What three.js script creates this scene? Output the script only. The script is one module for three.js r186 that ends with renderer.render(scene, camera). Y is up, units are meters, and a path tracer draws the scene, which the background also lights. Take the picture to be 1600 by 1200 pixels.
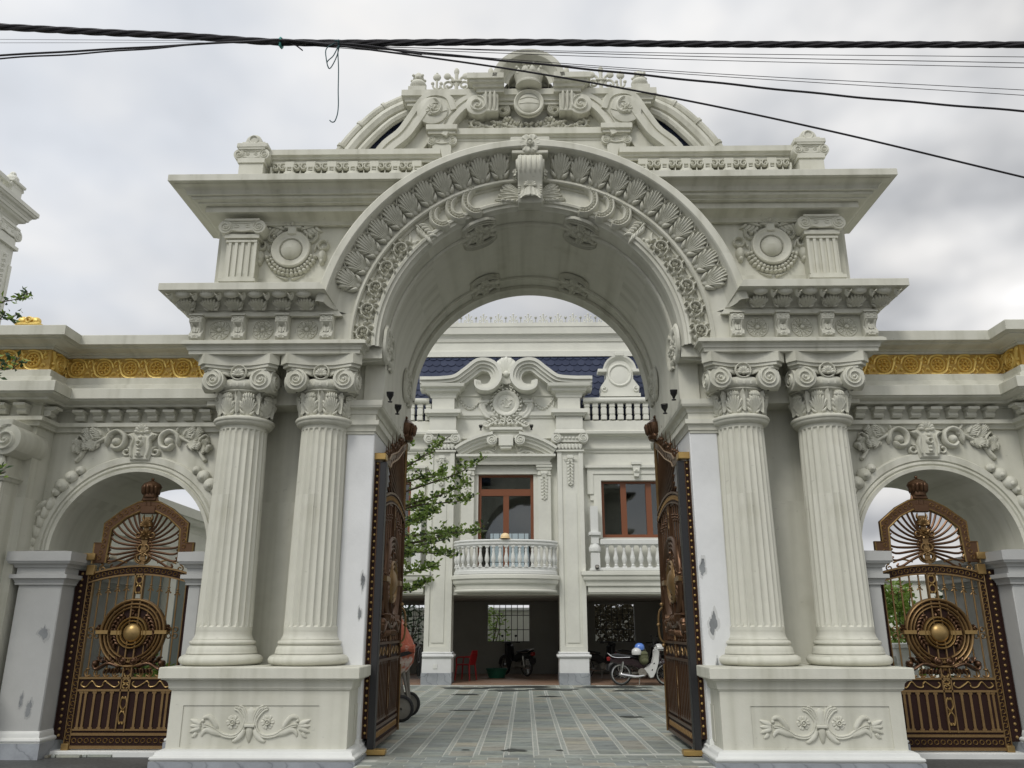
import * as THREE from 'three';
import { toCreasedNormals } from 'three/addons/utils/BufferGeometryUtils.js';
import { ImprovedNoise } from 'three/addons/math/ImprovedNoise.js';

// ---------------------------------------------------------------- camera, sky, sun, exposure
const scene = new THREE.Scene();
const camera = new THREE.PerspectiveCamera(50.89, 4 / 3, 0.05, 4000);
camera.position.set(-0.096, 1.45, 9.93);
camera.rotation.set(THREE.MathUtils.degToRad(16.93), THREE.MathUtils.degToRad(0.9), 0, 'YXZ');
const renderer = new THREE.WebGLRenderer({ antialias: true });
renderer.setSize(1024, 768);
renderer.toneMapping = THREE.LinearToneMapping;
renderer.toneMappingExposure = 0.96;
renderer.shadowMap.enabled = true;

const noise = new ImprovedNoise();
function fbm(x, y, z, o = 5) { let a = 0.5, s = 0; for (let i = 0; i < o; i++) { s += a * noise.noise(x, y, z); x *= 2.03; y *= 2.03; z *= 2.03; a *= 0.5; } return s; }
{ // overcast sky, a little brighter towards the zenith and behind the street side where the veiled sun stands
  const W = 1024, H = 512, d = new Float32Array(W * H * 4);
  const sun = new THREE.Vector3(-0.35, 0.72, 0.6).normalize();
  for (let j = 0; j < H; j++) for (let i = 0; i < W; i++) {
    const v = (j + 0.5) / H, el = (v - 0.5) * Math.PI, az = ((i + 0.5) / W - 0.5) * Math.PI * 2;
    const x = Math.cos(el) * Math.cos(az), y = Math.sin(el), z = Math.cos(el) * Math.sin(az);
    const q = 1.0 / (Math.max(y, 0) + 0.28);
    const n1 = fbm(x * q * 1.5 + 4.2, y * 1.3, z * q * 1.5, 5), n2 = fbm(x * q * 4.4 + 1.7, y * 2.1 + 8.3, z * q * 4.4, 5);
    const rough = THREE.MathUtils.smoothstep(x, -0.1, 0.55) * 0.7 + 0.4;                // the cloud sheet breaks up towards the right
    let L = 0.565 + 0.45 * Math.max(y, 0) + 0.22 * n1 + rough * (0.66 * n2 + 0.40 * n1);
    L += 0.18 * Math.exp(-Math.max(y, 0) * 7);
    const s = Math.max(0, x * sun.x + y * sun.y + z * sun.z); L += 0.5 * Math.pow(s, 6);
    if (y < 0) L = 0.35;
    const warm = THREE.MathUtils.clamp(0.5 + n2 * 1.2 + x * 0.4, 0, 1), k = (j * W + i) * 4;
    d[k] = L * (0.94 + 0.055 * warm); d[k + 1] = L * 0.985; d[k + 2] = L * (1.06 - 0.085 * warm); d[k + 3] = 1;
  }
  const t = new THREE.DataTexture(d, W, H, THREE.RGBAFormat, THREE.FloatType);
  t.mapping = THREE.EquirectangularReflectionMapping; t.magFilter = t.minFilter = THREE.LinearFilter; t.needsUpdate = true;
  scene.background = t; scene.environment = t;
}
const sunLight = new THREE.DirectionalLight(new THREE.Color(1, 0.965, 0.9), 1.45);
sunLight.position.set(-14, 29, 24); sunLight.castShadow = true; sunLight.shadow.radius = 32;
Object.assign(sunLight.shadow.camera, { left: -22, right: 22, top: 22, bottom: -22, near: 1, far: 90 });
sunLight.shadow.mapSize.set(2048, 2048);
scene.add(sunLight, sunLight.target);

// ---------------------------------------------------------------- helpers
let seed = 12345;
const rnd = () => { seed = (seed * 1664525 + 1013904223) >>> 0; return seed / 4294967296; };
const rr = (a, b) => a + (b - a) * rnd();
const PI = Math.PI, sin = Math.sin, cos = Math.cos;
const lerp = (a, b, t) => a + (b - a) * t;
const used = {};
function numbered(n) { const k = used[n] || 0; used[n] = k + 1; return k ? `${n}_${String(k).padStart(3, '0')}` : n; }
function tag(o, label, category, group, kind) {
  if (label) o.userData.label = label; if (category) o.userData.category = category;
  if (group) o.userData.group = group; if (kind) o.userData.kind = kind; return o;
}
function thing(name, label, category, p = [0, 0, 0], group, turn = 0) {
  const o = new THREE.Group(); o.name = numbered(name); o.position.set(...p); o.rotation.y = turn; scene.add(o);
  return tag(o, label, category, group);
}
// ---- geometry: every primitive has positions (and an index); fin() merges, smooths soft edges and lays uv in metres
function raw(p, idx) { const g = new THREE.BufferGeometry(); g.setAttribute('position', new THREE.Float32BufferAttribute(p, 3)); g.setIndex(idx); return g; }
function fin(gs, crease = 38) {
  if (!Array.isArray(gs)) gs = [gs];
  if (gs.length === 1 && gs[0].userData.fin) return gs[0];
  let n = 0; const flat = gs.flat(9);
  for (const g of flat) n += g.index ? g.index.count : g.attributes.position.count;
  const P = new Float32Array(n * 3); let k = 0;
  for (const g of flat) {
    const a = g.attributes.position.array, ix = g.index ? g.index.array : null, c = ix ? ix.length : a.length / 3;
    for (let i = 0; i < c; i++) { const q = (ix ? ix[i] : i) * 3; P[k++] = a[q]; P[k++] = a[q + 1]; P[k++] = a[q + 2]; }
  }
  let out = new THREE.BufferGeometry(); out.setAttribute('position', new THREE.BufferAttribute(P, 3));
  out = toCreasedNormals(out, crease * PI / 180);
  const U = new Float32Array(n * 2), Nn = out.attributes.normal.array, Q = out.attributes.position.array;
  for (let t = 0; t < n; t += 3) {
    const e1 = [0, 1, 2].map(c => Q[t * 3 + 3 + c] - Q[t * 3 + c]), e2 = [0, 1, 2].map(c => Q[t * 3 + 6 + c] - Q[t * 3 + c]);
    const nx = Math.abs(e1[1] * e2[2] - e1[2] * e2[1]), ny = Math.abs(e1[2] * e2[0] - e1[0] * e2[2]), nz = Math.abs(e1[0] * e2[1] - e1[1] * e2[0]);
    const ax = nx > ny && nx > nz ? [2, 1] : ny > nz ? [0, 2] : [0, 1];
    for (let v = t; v < t + 3; v++) { U[v * 2] = Q[v * 3 + ax[0]]; U[v * 2 + 1] = Q[v * 3 + ax[1]]; }
  }
  out.setAttribute('uv', new THREE.BufferAttribute(U, 2)); out.userData.fin = true; return out;
}
function part(parent, name, gs, mat, o = {}) {
  const m = new THREE.Mesh(fin(gs, o.crease), mat); m.name = name; m.castShadow = m.receiveShadow = true;
  if (o.p) m.position.set(...o.p); if (o.r) m.rotation.set(...o.r); if (o.s) m.scale.set(...(Array.isArray(o.s) ? o.s : [o.s, o.s, o.s]));
  if (o.label) m.userData.label = o.label; if (o.kind) m.userData.kind = o.kind;
  parent.add(m); return m;
}
function solo(name, gs, mat, label, category, group, o = {}) { const m = part(scene, numbered(name), gs, mat, o); return tag(m, label, category, group); }
const _m = new THREE.Matrix4(), _e = new THREE.Euler(), _q = new THREE.Quaternion(), _p = new THREE.Vector3(), _s = new THREE.Vector3();
function tf(g, p = [0, 0, 0], r = [0, 0, 0], s = 1) {         // a moved copy
  if (Array.isArray(g)) return g.map(h => tf(h, p, r, s));
  const c = new THREE.BufferGeometry(); c.setAttribute('position', g.attributes.position.clone()); if (g.index) c.setIndex(g.index.clone());
  const sc = Array.isArray(s) ? s : [s, s, s];
  _m.compose(_p.set(...p), _q.setFromEuler(_e.set(...r)), _s.set(...sc)); c.applyMatrix4(_m);
  if (sc[0] * sc[1] * sc[2] < 0) { if (!c.index) c.setIndex([...Array(c.attributes.position.count).keys()]); const a = c.index.array; for (let i = 0; i < a.length; i += 3) { const t = a[i]; a[i] = a[i + 1]; a[i + 1] = t; } }
  return c;
}
const mx = g => tf(g, [0, 0, 0], [0, 0, 0], [-1, 1, 1]);
function box(x0, x1, y0, y1, z0, z1) {
  if (x0 > x1) [x0, x1] = [x1, x0]; if (y0 > y1) [y0, y1] = [y1, y0]; if (z0 > z1) [z0, z1] = [z1, z0];
  const p = []; for (const z of [z0, z1]) for (const y of [y0, y1]) for (const x of [x0, x1]) p.push(x, y, z);
  return raw(p, [0, 2, 1, 1, 2, 3, 4, 5, 6, 5, 7, 6, 0, 1, 4, 1, 5, 4, 2, 6, 3, 3, 6, 7, 0, 4, 2, 2, 4, 6, 1, 3, 5, 3, 7, 5]);
}
function bev(x0, x1, y0, y1, z0, z1, b = 0.01) {               // chamfered box
  const c = [(x0 + x1) / 2, (y0 + y1) / 2, (z0 + z1) / 2], h = [Math.abs(x1 - x0) / 2, Math.abs(y1 - y0) / 2, Math.abs(z1 - z0) / 2], p = [], I = [];
  const id = (sx, sy, sz, a) => ((((sx + 1) / 2) * 2 + (sy + 1) / 2) * 2 + (sz + 1) / 2) * 3 + a;
  for (const sx of [-1, 1]) for (const sy of [-1, 1]) for (const sz of [-1, 1]) for (let a = 0; a < 3; a++) {
    const v = [sx * h[0], sy * h[1], sz * h[2]]; for (let k = 0; k < 3; k++) if (k !== a) v[k] -= Math.sign(v[k]) * b; p.push(c[0] + v[0], c[1] + v[1], c[2] + v[2]);
  }
  const C = new THREE.Vector3(...c), A = new THREE.Vector3(), B = new THREE.Vector3(), D = new THREE.Vector3();
  const tri = (i, j, k) => { A.fromArray(p, i * 3); B.fromArray(p, j * 3); D.fromArray(p, k * 3); const n = B.clone().sub(A).cross(D.clone().sub(A)); const m = A.clone().add(B).add(D).multiplyScalar(1 / 3).sub(C); n.dot(m) > 0 ? I.push(i, j, k) : I.push(i, k, j); };
  const quad = (a, b2, c2, d) => { tri(a, b2, c2); tri(a, c2, d); };
  for (const s of [-1, 1]) { quad(id(s, -1, -1, 0), id(s, 1, -1, 0), id(s, 1, 1, 0), id(s, -1, 1, 0)); quad(id(-1, s, -1, 1), id(1, s, -1, 1), id(1, s, 1, 1), id(-1, s, 1, 1)); quad(id(-1, -1, s, 2), id(1, -1, s, 2), id(1, 1, s, 2), id(-1, 1, s, 2)); }
  for (const s of [-1, 1]) for (const t of [-1, 1]) { quad(id(s, t, -1, 0), id(s, t, 1, 0), id(s, t, 1, 1), id(s, t, -1, 1)); quad(id(s, -1, t, 0), id(s, 1, t, 0), id(s, 1, t, 2), id(s, -1, t, 2)); quad(id(-1, s, t, 1), id(1, s, t, 1), id(1, s, t, 2), id(-1, s, t, 2)); for (const u of [-1, 1]) tri(id(s, t, u, 0), id(s, t, u, 1), id(s, t, u, 2)); }
  return raw(p, I);
}
// profile pieces [outward, y]
const arcP = (o0, y0, o1, y1, k, n = 5) => { const r = []; for (let i = 0; i <= n; i++) { const t = i / n * PI / 2; r.push(k > 0 ? [lerp(o0, o1, sin(t)), lerp(y0, y1, 1 - cos(t))] : [lerp(o0, o1, 1 - cos(t)), lerp(y0, y1, sin(t))]); } return r; };
const ovolo = (a, b, c, d, n) => arcP(a, b, c, d, 1, n), cavetto = (a, b, c, d, n) => arcP(a, b, c, d, -1, n);
const cyma = (a, b, c, d, n = 4) => [...cavetto(a, b, (a + c) / 2, (b + d) / 2, n), ...ovolo((a + c) / 2, (b + d) / 2, c, d, n)];
const cymaR = (a, b, c, d, n = 4) => [...ovolo(a, b, (a + c) / 2, (b + d) / 2, n), ...cavetto((a + c) / 2, (b + d) / 2, c, d, n)];
const torus = (o, y0, y1, r, n = 8) => { const a = []; for (let i = 0; i <= n; i++) { const t = -PI / 2 + PI * i / n; a.push([o + r * cos(t), (y0 + y1) / 2 + (y1 - y0) / 2 * sin(t)]); } return a; };
function sweep(prof, path, closed = false, cap = false) {                   // moulding along a plan path [x, z] with mitred corners; outward is left-handed of the path
  const n = path.length, off = [];
  for (let i = 0; i < n; i++) {
    const a = path[(i - 1 + n) % n], b = path[i], c = path[(i + 1) % n]; const ns = [];
    const nn = (p, q) => { const l = Math.hypot(q[0] - p[0], q[1] - p[1]); return [-(q[1] - p[1]) / l, (q[0] - p[0]) / l]; };
    if (closed || i > 0) ns.push(nn(a, b)); if (closed || i < n - 1) ns.push(nn(b, c));
    if (ns.length === 1) off.push(ns[0]); else { const d = 1 + ns[0][0] * ns[1][0] + ns[0][1] * ns[1][1]; off.push([(ns[0][0] + ns[1][0]) / d, (ns[0][1] + ns[1][1]) / d]); }
  }
  const p = [], I = [], K = prof.length;
  for (let i = 0; i < n; i++) for (const [o, y] of prof) p.push(path[i][0] + off[i][0] * o, y, path[i][1] + off[i][1] * o);
  for (let i = 0; i < (closed ? n : n - 1); i++) { const j = (i + 1) % n; for (let k = 0; k < K - 1; k++) { const a = i * K + k, b = j * K + k; I.push(a, b, b + 1, a, b + 1, a + 1); } }
  if (cap) { const ts = THREE.ShapeUtils.triangulateShape(prof.map(q => new THREE.Vector2(q[0], q[1])), []); for (const t of ts) { I.push(t[0], t[1], t[2], (n - 1) * K + t[0], (n - 1) * K + t[2], (n - 1) * K + t[1]); } }
  return raw(p, I);
}
function revolve(prof, a0, a1, n, cx, cy) {                    // arch moulding: profile [radius, z] about an axis along z
  const p = [], I = [], K = prof.length;
  for (let i = 0; i <= n; i++) { const a = lerp(a0, a1, i / n); for (const [r, z] of prof) p.push(cx + r * cos(a), cy + r * sin(a), z); }
  for (let i = 0; i < n; i++) for (let k = 0; k < K - 1; k++) { const a = i * K + k, b = a + K; I.push(a, a + 1, b + 1, a, b + 1, b); }
  return raw(p, I);
}
function lathe(prof, seg = 24, a0 = 0, a1 = 2 * PI) {          // profile [r, y] from bottom to top
  const p = [], I = [], K = prof.length;
  for (let i = 0; i <= seg; i++) { const a = lerp(a0, a1, i / seg); for (const [r, y] of prof) p.push(r * cos(a), y, -r * sin(a)); }
  for (let i = 0; i < seg; i++) for (let k = 0; k < K - 1; k++) { const a = i * K + k, b = a + K; I.push(a, b, b + 1, a, b + 1, a + 1); }
  return raw(p, I);
}
function cr(pts, n) { const c = new THREE.CatmullRomCurve3(pts.map(q => new THREE.Vector3(q[0], q[1], q[2] || 0)), false, 'centripetal'); return c.getPoints(n); }
const taper = { leaf: t => Math.pow(Math.max(0, sin(PI * t)), 0.7), tail: t => Math.pow(1 - t, 0.6) * Math.min(1, t * 12 + 0.3), stem: t => Math.min(1, Math.min(t, 1 - t) * 14 + 0.25), petal: t => Math.pow(Math.max(0, sin(PI * Math.pow(t, 1.7))), 0.6), drop: t => Math.pow(Math.max(0, sin(PI * Math.pow(t, 0.6))), 0.7) };
function stroke(pts, w, h, o = {}) {                           // carved relief: a rounded ridge along a curve in the xy plane, rising to +z
  const N = o.n || 12, K = o.k || 6, f = taper[o.t || 'stem'], P = cr(pts, N), p = [], I = [], z0 = o.z || 0;
  for (let i = 0; i <= N; i++) {
    const a = P[Math.max(0, i - 1)], b = P[Math.min(N, i + 1)]; let dx = b.x - a.x, dy = b.y - a.y; const l = Math.hypot(dx, dy) || 1; dx /= l; dy /= l;
    const t = i / N, ww = w * f(t), hh = h * Math.pow(f(t), 0.7);
    for (let k = 0; k <= K; k++) { const s = -1 + 2 * k / K; let z = Math.sqrt(Math.max(0, 1 - s * s)); if (o.groove) z *= 1 - o.groove * Math.exp(-s * s * 9); p.push(P[i].x - dy * s * ww, P[i].y + dx * s * ww, z0 + P[i].z + hh * z - 0.004); }
  }
  for (let i = 0; i < N; i++) for (let k = 0; k < K; k++) { const a = i * (K + 1) + k, b = a + K + 1; I.push(a, b, b + 1, a, b + 1, a + 1); }
  return raw(p, I);
}
function tube(pts, rad, o = {}) {                              // round bar along a curve; rad may be a function of t
  const N = o.n || Math.max(1, pts.length - 1), K = o.k || 6, P = o.n ? cr(pts, N) : pts.map(q => new THREE.Vector3(q[0], q[1], q[2] || 0)), p = [], I = [];
  const R = typeof rad === 'function' ? rad : () => rad; let nrm = null; const T = new THREE.Vector3();
  for (let i = 0; i <= N; i++) {
    T.copy(P[Math.min(N, i + 1)]).sub(P[Math.max(0, i - 1)]).normalize();
    if (!nrm) nrm = Math.abs(T.z) < 0.9 ? new THREE.Vector3(0, 0, 1) : new THREE.Vector3(1, 0, 0);
    nrm = nrm.clone().addScaledVector(T, -nrm.dot(T)).normalize(); const B = T.clone().cross(nrm), r = R(i / N);
    for (let k = 0; k < K; k++) { const a = 2 * PI * k / K; p.push(P[i].x + r * (nrm.x * cos(a) + B.x * sin(a)), P[i].y + r * (nrm.y * cos(a) + B.y * sin(a)), P[i].z + r * (nrm.z * cos(a) + B.z * sin(a))); }
  }
  for (let i = 0; i < N; i++) for (let k = 0; k < K; k++) { const a = i * K + k, b = i * K + (k + 1) % K; I.push(a, b, b + K, a, b + K, a + K); }
  const c0 = p.length / 3; p.push(P[0].x, P[0].y, P[0].z, P[N].x, P[N].y, P[N].z);
  for (let k = 0; k < K; k++) { I.push(c0, (k + 1) % K, k, c0 + 1, N * K + k, N * K + (k + 1) % K); }
  return raw(p, I);
}
function dome(rx, ry, rz, p = [0, 0, 0], m = 8, n = 4) {       // half ellipsoid on the xy plane
  const P = [], I = [];
  for (let j = 0; j <= n; j++) { const b = j / n * PI / 2; for (let i = 0; i < m; i++) { const a = 2 * PI * i / m; P.push(p[0] + rx * cos(a) * cos(b), p[1] + ry * sin(a) * cos(b), p[2] + rz * sin(b)); } }
  for (let j = 0; j < n; j++) for (let i = 0; i < m; i++) { const a = j * m + i, b = j * m + (i + 1) % m; I.push(a, b, b + m, a, b + m, a + m); }
  return raw(P, I);
}
function ball(r, p = [0, 0, 0], m = 10, n = 7, s = [1, 1, 1]) { const g = new THREE.SphereGeometry(r, m, n); const c = raw([...g.attributes.position.array], [...g.index.array]); return tf(c, p, [0, 0, 0], s); }
function spiral(cx, cy, r0, r1, a0, turns, n = 22) { const a = []; for (let i = 0; i <= n; i++) { const t = i / n, r = lerp(r0, r1, Math.pow(t, 0.8)), th = a0 + turns * 2 * PI * t; a.push([cx + r * cos(th), cy + r * sin(th)]); } return a; }
function extr(pts, z0, z1, holes = [], b = 0) {                // flat shape with thickness
  const s = new THREE.Shape(pts.map(q => new THREE.Vector2(q[0], q[1]))); for (const h of holes) s.holes.push(new THREE.Path(h.map(q => new THREE.Vector2(q[0], q[1]))));
  const g = new THREE.ExtrudeGeometry(s, { depth: z1 - z0 - 2 * b, bevelEnabled: b > 0, bevelThickness: b, bevelSize: b, bevelOffset: -b, bevelSegments: 1, steps: 1, curveSegments: 8 });
  const c = raw([...g.attributes.position.array], [...Array(g.attributes.position.count).keys()]); return tf(c, [0, 0, z0 + b]);
}
const circ = (cx, cy, r, n = 24, a0 = 0, a1 = 2 * PI) => Array.from({ length: n + (a1 - a0 < 6.28 ? 1 : 0) }, (_, i) => { const a = a0 + (a1 - a0) * i / n; return [cx + r * cos(a), cy + r * sin(a)]; });
function ring(r0, r1, h, m = 24, p = [0, 0, 0]) {              // raised ring on the xy plane, round in section
  const pr = []; for (let i = 0; i <= 6; i++) { const t = PI * i / 6; pr.push([(r0 + r1) / 2 - (r1 - r0) / 2 * cos(t), p[2] + h * sin(t) - 0.002]); }
  return revolve(pr.reverse(), 0, 2 * PI, m, p[0], p[1]);
}
// ---- carved pieces (xy plane, base at the origin, rising to +z)
function acanthus(w, h, d, o = {}) {                           // broad leaf with ribs, lobed edge and a tip that curls forward
  const nu = o.nu || 14, nv = o.nv || 12, p = [], I = [], curl = o.curl === undefined ? 1 : o.curl; let y = 0, z = 0.01; const cl = [];
  for (let j = 0; j <= nv; j++) { const v = j / nv; const ang = PI / 2 - THREE.MathUtils.smoothstep(v, 0.45, 1) * 2.5 * curl - 0.15 * sin(v * 3); cl.push([y, z, ang]); const ds = h * 1.25 / nv; y += ds * sin(ang); z += ds * cos(ang) * (d / h) * 3.2; }
  for (let j = 0; j <= nv; j++) {
    const v = j / nv, [cy, cz, an] = cl[j], W = w * (0.42 + 0.58 * sin(PI * Math.min(1, 0.15 + v * 0.72))) * (v > 0.86 ? Math.sqrt(Math.max(0, 1 - Math.pow((v - 0.86) / 0.17, 2))) : 1) * (1 - 0.13 * Math.pow(Math.abs(cos(v * PI * 3.5)), 3));
    for (let i = 0; i <= nu; i++) {
      const u = -1 + 2 * i / nu, rib = 0.16 * d * cos(u * PI * 5.2) * (1 - 0.4 * v) + 0.3 * d * Math.exp(-u * u * 40), lift = d * 0.75 * Math.sqrt(Math.max(0, 1 - u * u)) * (0.5 + 0.5 * v);
      const nz = sin(an), ny = -cos(an); const e = Math.abs(u) > 0.98 ? 0.0 : 1;
      p.push(u * W, cy + ny * (rib + lift) * e + 0.16 * h * u * u * (v < 0.6 ? 1 - v / 0.6 : 0), Math.max(e ? 0.004 : -0.006, cz + nz * (rib + lift) * e));
    }
  }
  for (let j = 0; j < nv; j++) for (let i = 0; i < nu; i++) { const a = j * (nu + 1) + i, b = a + nu + 1; I.push(a, a + 1, b + 1, a, b + 1, b); }
  return raw(p, I);
}
function fanLeaf(w, h, z, o = {}) {                            // carved leaf: ribs fanning out of the base, thick overhanging top
  const g = [dome(w * 0.62, h * 0.48, z * 0.5, [0, h * 0.46, 0], 12, 4)];
  for (let k = -3; k <= 3; k++) { const a = k / 3, q = a * a; g.push(stroke([[a * w * 0.10, 0, 0], [a * w * 0.52, h * 0.40, z * 0.42], [a * w * 0.84, h * (0.80 - 0.20 * q), z * (0.95 - 0.35 * q)], [a * w * 0.93, h * (0.98 - 0.28 * q), z * (0.72 - 0.4 * q)]], w * 0.205, z * 0.42, { t: 'drop', n: 9, k: 5, groove: 0.55 })); }
  for (const s of [-1, 1]) g.push(stroke([[s * w * 0.2, h * 0.05, 0], [s * w * 0.6, h * 0.16, z * 0.2], [s * w * 0.9, h * 0.36, z * 0.12]], w * 0.2, z * 0.45, { t: 'drop', n: 7, k: 4 }), stroke([[s * w * 0.3, h * 0.25, z * 0.1], [s * w * 0.75, h * 0.42, z * 0.25], [s * w * 1.02, h * 0.62, z * 0.15]], w * 0.2, z * 0.45, { t: 'drop', n: 7, k: 4 }));
  if (o.head !== 0) { g.push(tf(ball(1, [0, 0, 0], 14, 7), [0, h * 0.90, z * 0.70], [0.3, 0, 0], [w * 0.70, h * 0.15, z * 0.46])); for (let k = -2; k <= 2; k++) g.push(tube([0, 1, 2, 3, 4].map(i => { const a = -0.7 + i * 0.55, m = Math.sqrt(1 - k * k / 8); return [k * w * 0.26, h * 0.90 + h * 0.155 * sin(a + 0.3) * m, z * 0.70 + z * 0.50 * cos(a + 0.1) * m]; }), w * 0.075, { k: 4 })); }
  return g;
}
function flower(r, h, n = 8, layers = 2) {
  const g = [dome(r * 0.26, r * 0.26, h * 1.25, [0, 0, 0], 8, 3)];
  for (let l = 0; l < layers; l++) for (let i = 0; i < n; i++) { const a = 2 * PI * (i + l * 0.5) / n, r0 = r * 0.16, r1 = r * (l ? 0.66 : 1); g.push(stroke([[r0 * cos(a), r0 * sin(a)], [(r0 + r1) / 2 * cos(a + 0.12), (r0 + r1) / 2 * sin(a + 0.12)], [r1 * cos(a + 0.2), r1 * sin(a + 0.2)]], r1 * 2.6 / n, h * (l ? 1.1 : 0.75), { t: 'petal', n: 6, k: 4, groove: 0.45 })); }
  return g;
}
function shell(r, h, n = 9) { const g = [dome(r * 0.22, r * 0.2, h, [0, 0, 0], 8, 3)]; for (let i = 0; i < n; i++) { const a = PI * (0.06 + 0.88 * i / (n - 1)), L = r * (0.86 + 0.14 * sin(a)); g.push(stroke([[0, 0], [L * 0.55 * cos(a), L * 0.55 * sin(a)], [L * cos(a), L * sin(a)]], r * 1.9 / n, h, { t: 'petal', n: 7, k: 4 })); } return g; }
function rinceau(R, h, dir = 1) {                              // one scroll of a running foliage band: coiled stem, rosette, curling leaves
  const g = [stroke(spiral(0, 0, R * 0.86, R * 0.30, -1.9, 0.95, 16).map(q => [q[0] * dir, q[1]]), R * 0.13, h * 0.8, { n: 22, t: 'stem', k: 5 })];
  g.push(...tf(flower(R * 0.38, h * 0.9, 5, 1), [0, 0, h * 0.1]));
  for (let i = 0; i < 7; i++) { const a = -1.2 + i * 0.86, c = cos(a), s = sin(a); g.push(stroke([[R * 0.62 * c * dir, R * 0.62 * s], [R * 0.86 * cos(a + 0.2) * dir, R * 0.86 * sin(a + 0.2)], [R * 1.02 * cos(a + 0.55) * dir, R * 1.02 * sin(a + 0.55)]], R * 0.16, h, { t: 'drop', n: 7, k: 4 })); }
  for (let i = 0; i < 5; i++) { const a = i * 1.25; g.push(stroke([[R * 0.4 * cos(a) * dir, R * 0.4 * sin(a)], [R * 0.56 * cos(a + 0.4) * dir, R * 0.56 * sin(a + 0.4)], [R * 0.5 * cos(a + 0.8) * dir, R * 0.5 * sin(a + 0.8)]], R * 0.1, h * 0.9, { t: 'leaf', n: 5, k: 4 })); }
  g.push(dome(R * 0.16, R * 0.16, h * 0.9, [R * 0.95 * dir, R * 0.55, 0], 8, 3));
  return g;
}
function leafSpray(L, w, h, n = 5, bend = 0.3) {               // a leafy branch along +x
  const g = [stroke([[0, 0], [L * 0.5, L * bend * 0.6], [L, L * bend]], w * 0.3, h, { t: 'tail', n: 8, k: 4 })];
  for (let i = 0; i < n; i++) for (const s of [-1, 1]) { const t = 0.12 + 0.8 * i / n, x = L * t, y = L * bend * t, l = w * (1.5 - 0.6 * t); g.push(stroke([[x, y], [x + l * 0.5, y + s * l * 0.45], [x + l, y + s * l * 0.6]], w * 0.32, h * 0.85, { t: 'drop', n: 6, k: 4 })); }
  return g;
}
function voluteDisc(R, h, dir = 1, turns = 2) {                // round scroll end: disc, raised spiral and eye
  const sp = spiral(0, 0, R * 0.88, R * 0.17, PI / 2, turns, 30).map(q => [q[0] * dir, q[1]]);
  return [tf(lathe([[R, -h], [R, -0.004], [R * 0.97, 0], [0.001, 0]], 24), [0, 0, 0], [PI / 2, 0, 0]), stroke(sp, R * 0.105, R * 0.22, { n: 48, t: 'stem', k: 5 }), dome(R * 0.15, R * 0.15, R * 0.2, [0, 0, 0], 10, 3)];
}

// ---------------------------------------------------------------- materials
function hash(x, y, k) { let h = (x * 374761393 + y * 668265263 + k * 2147483647 + 977) | 0; h = Math.imul(h ^ (h >>> 13), 1274126177); return ((h ^ (h >>> 16)) >>> 0) / 4294967296; }
function pn(x, y, per, k) { const xi = Math.floor(x), yi = Math.floor(y), fx = x - xi, fy = y - yi, u = fx * fx * (3 - 2 * fx), v = fy * fy * (3 - 2 * fy), w = n => ((n % per) + per) % per; return lerp(lerp(hash(w(xi), w(yi), k), hash(w(xi + 1), w(yi), k), u), lerp(hash(w(xi), w(yi + 1), k), hash(w(xi + 1), w(yi + 1), k), u), v); }
function pf(u, v, per, k, o = 4) { let s = 0, a = 0.5, t = 0; for (let i = 0; i < o; i++) { s += a * pn(u * per, v * per, per, k + i * 7); t += a; a *= 0.5; per *= 2; } return s / t; }
const enc = x => Math.round(255 * Math.max(0, Math.min(1, x <= 0.0031308 ? 12.92 * x : 1.055 * Math.pow(x, 1 / 2.4) - 0.055)));
function tex(n, metres, fn, srgb = true) {
  const d = new Uint8Array(n * n * 4);
  for (let j = 0; j < n; j++) for (let i = 0; i < n; i++) { const c = fn(i / n, j / n), k = (j * n + i) * 4; for (let a = 0; a < 3; a++) { const x = Array.isArray(c) ? c[a] : c; d[k + a] = srgb ? enc(x) : Math.round(255 * Math.max(0, Math.min(1, x))); } d[k + 3] = 255; }
  const t = new THREE.DataTexture(d, n, n, THREE.RGBAFormat); if (srgb) t.colorSpace = THREE.SRGBColorSpace;
  t.wrapS = t.wrapT = THREE.RepeatWrapping; t.magFilter = THREE.LinearFilter; t.minFilter = THREE.LinearMipmapLinearFilter; t.generateMipmaps = true; t.repeat.set(1 / metres, 1 / metres); t.needsUpdate = true; return t;
}
const mat = (r, g, b, rough = 0.8, o = {}) => { const m = new THREE.MeshPhysicalMaterial({ roughness: rough, side: THREE.DoubleSide, ...o }); m.color.setRGB(r, g, b); return m; };
const grain = tex(256, 0.35, (u, v) => 0.5 + 0.5 * (pf(u, v, 12, 3, 4) - 0.5) + 0.35 * (pf(u, v, 48, 9, 2) - 0.5), false);
const plasterMap = tex(1024, 3.1, (u, v) => {
  const big = pf(u, v, 3, 1, 5), fine = pf(u, v, 40, 5, 3), st = pf(u * 1, v * 0.999, 24, 11, 2), streak = Math.pow(pf(u, 0.11 + v * 0.04, 26, 13, 3), 3);
  const dirt = Math.max(0, pf(u, v, 7, 31, 4) - 0.6) * 0.9, speck = pf(u, v, 90, 21, 1) > 0.955 && pf(u, v, 9, 23, 2) > 0.55 ? 0.12 : 0;
  const k = 0.93 + 0.13 * (big - 0.5) + 0.05 * (fine - 0.5) + 0.04 * (st - 0.5) - 0.34 * streak - dirt * 0.5 - speck;
  return [k, k * (0.998 - dirt * 0.03), k * (0.985 - dirt * 0.16 - streak * 0.06)];
});
const primerMap = tex(512, 2.3, (u, v) => { const a = pf(u, v, 4, 41, 5), b = pf(u, v, 30, 43, 3), k = 0.9 + 0.2 * (a - 0.5) + 0.05 * (b - 0.5); return [k, k, k]; });
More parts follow.
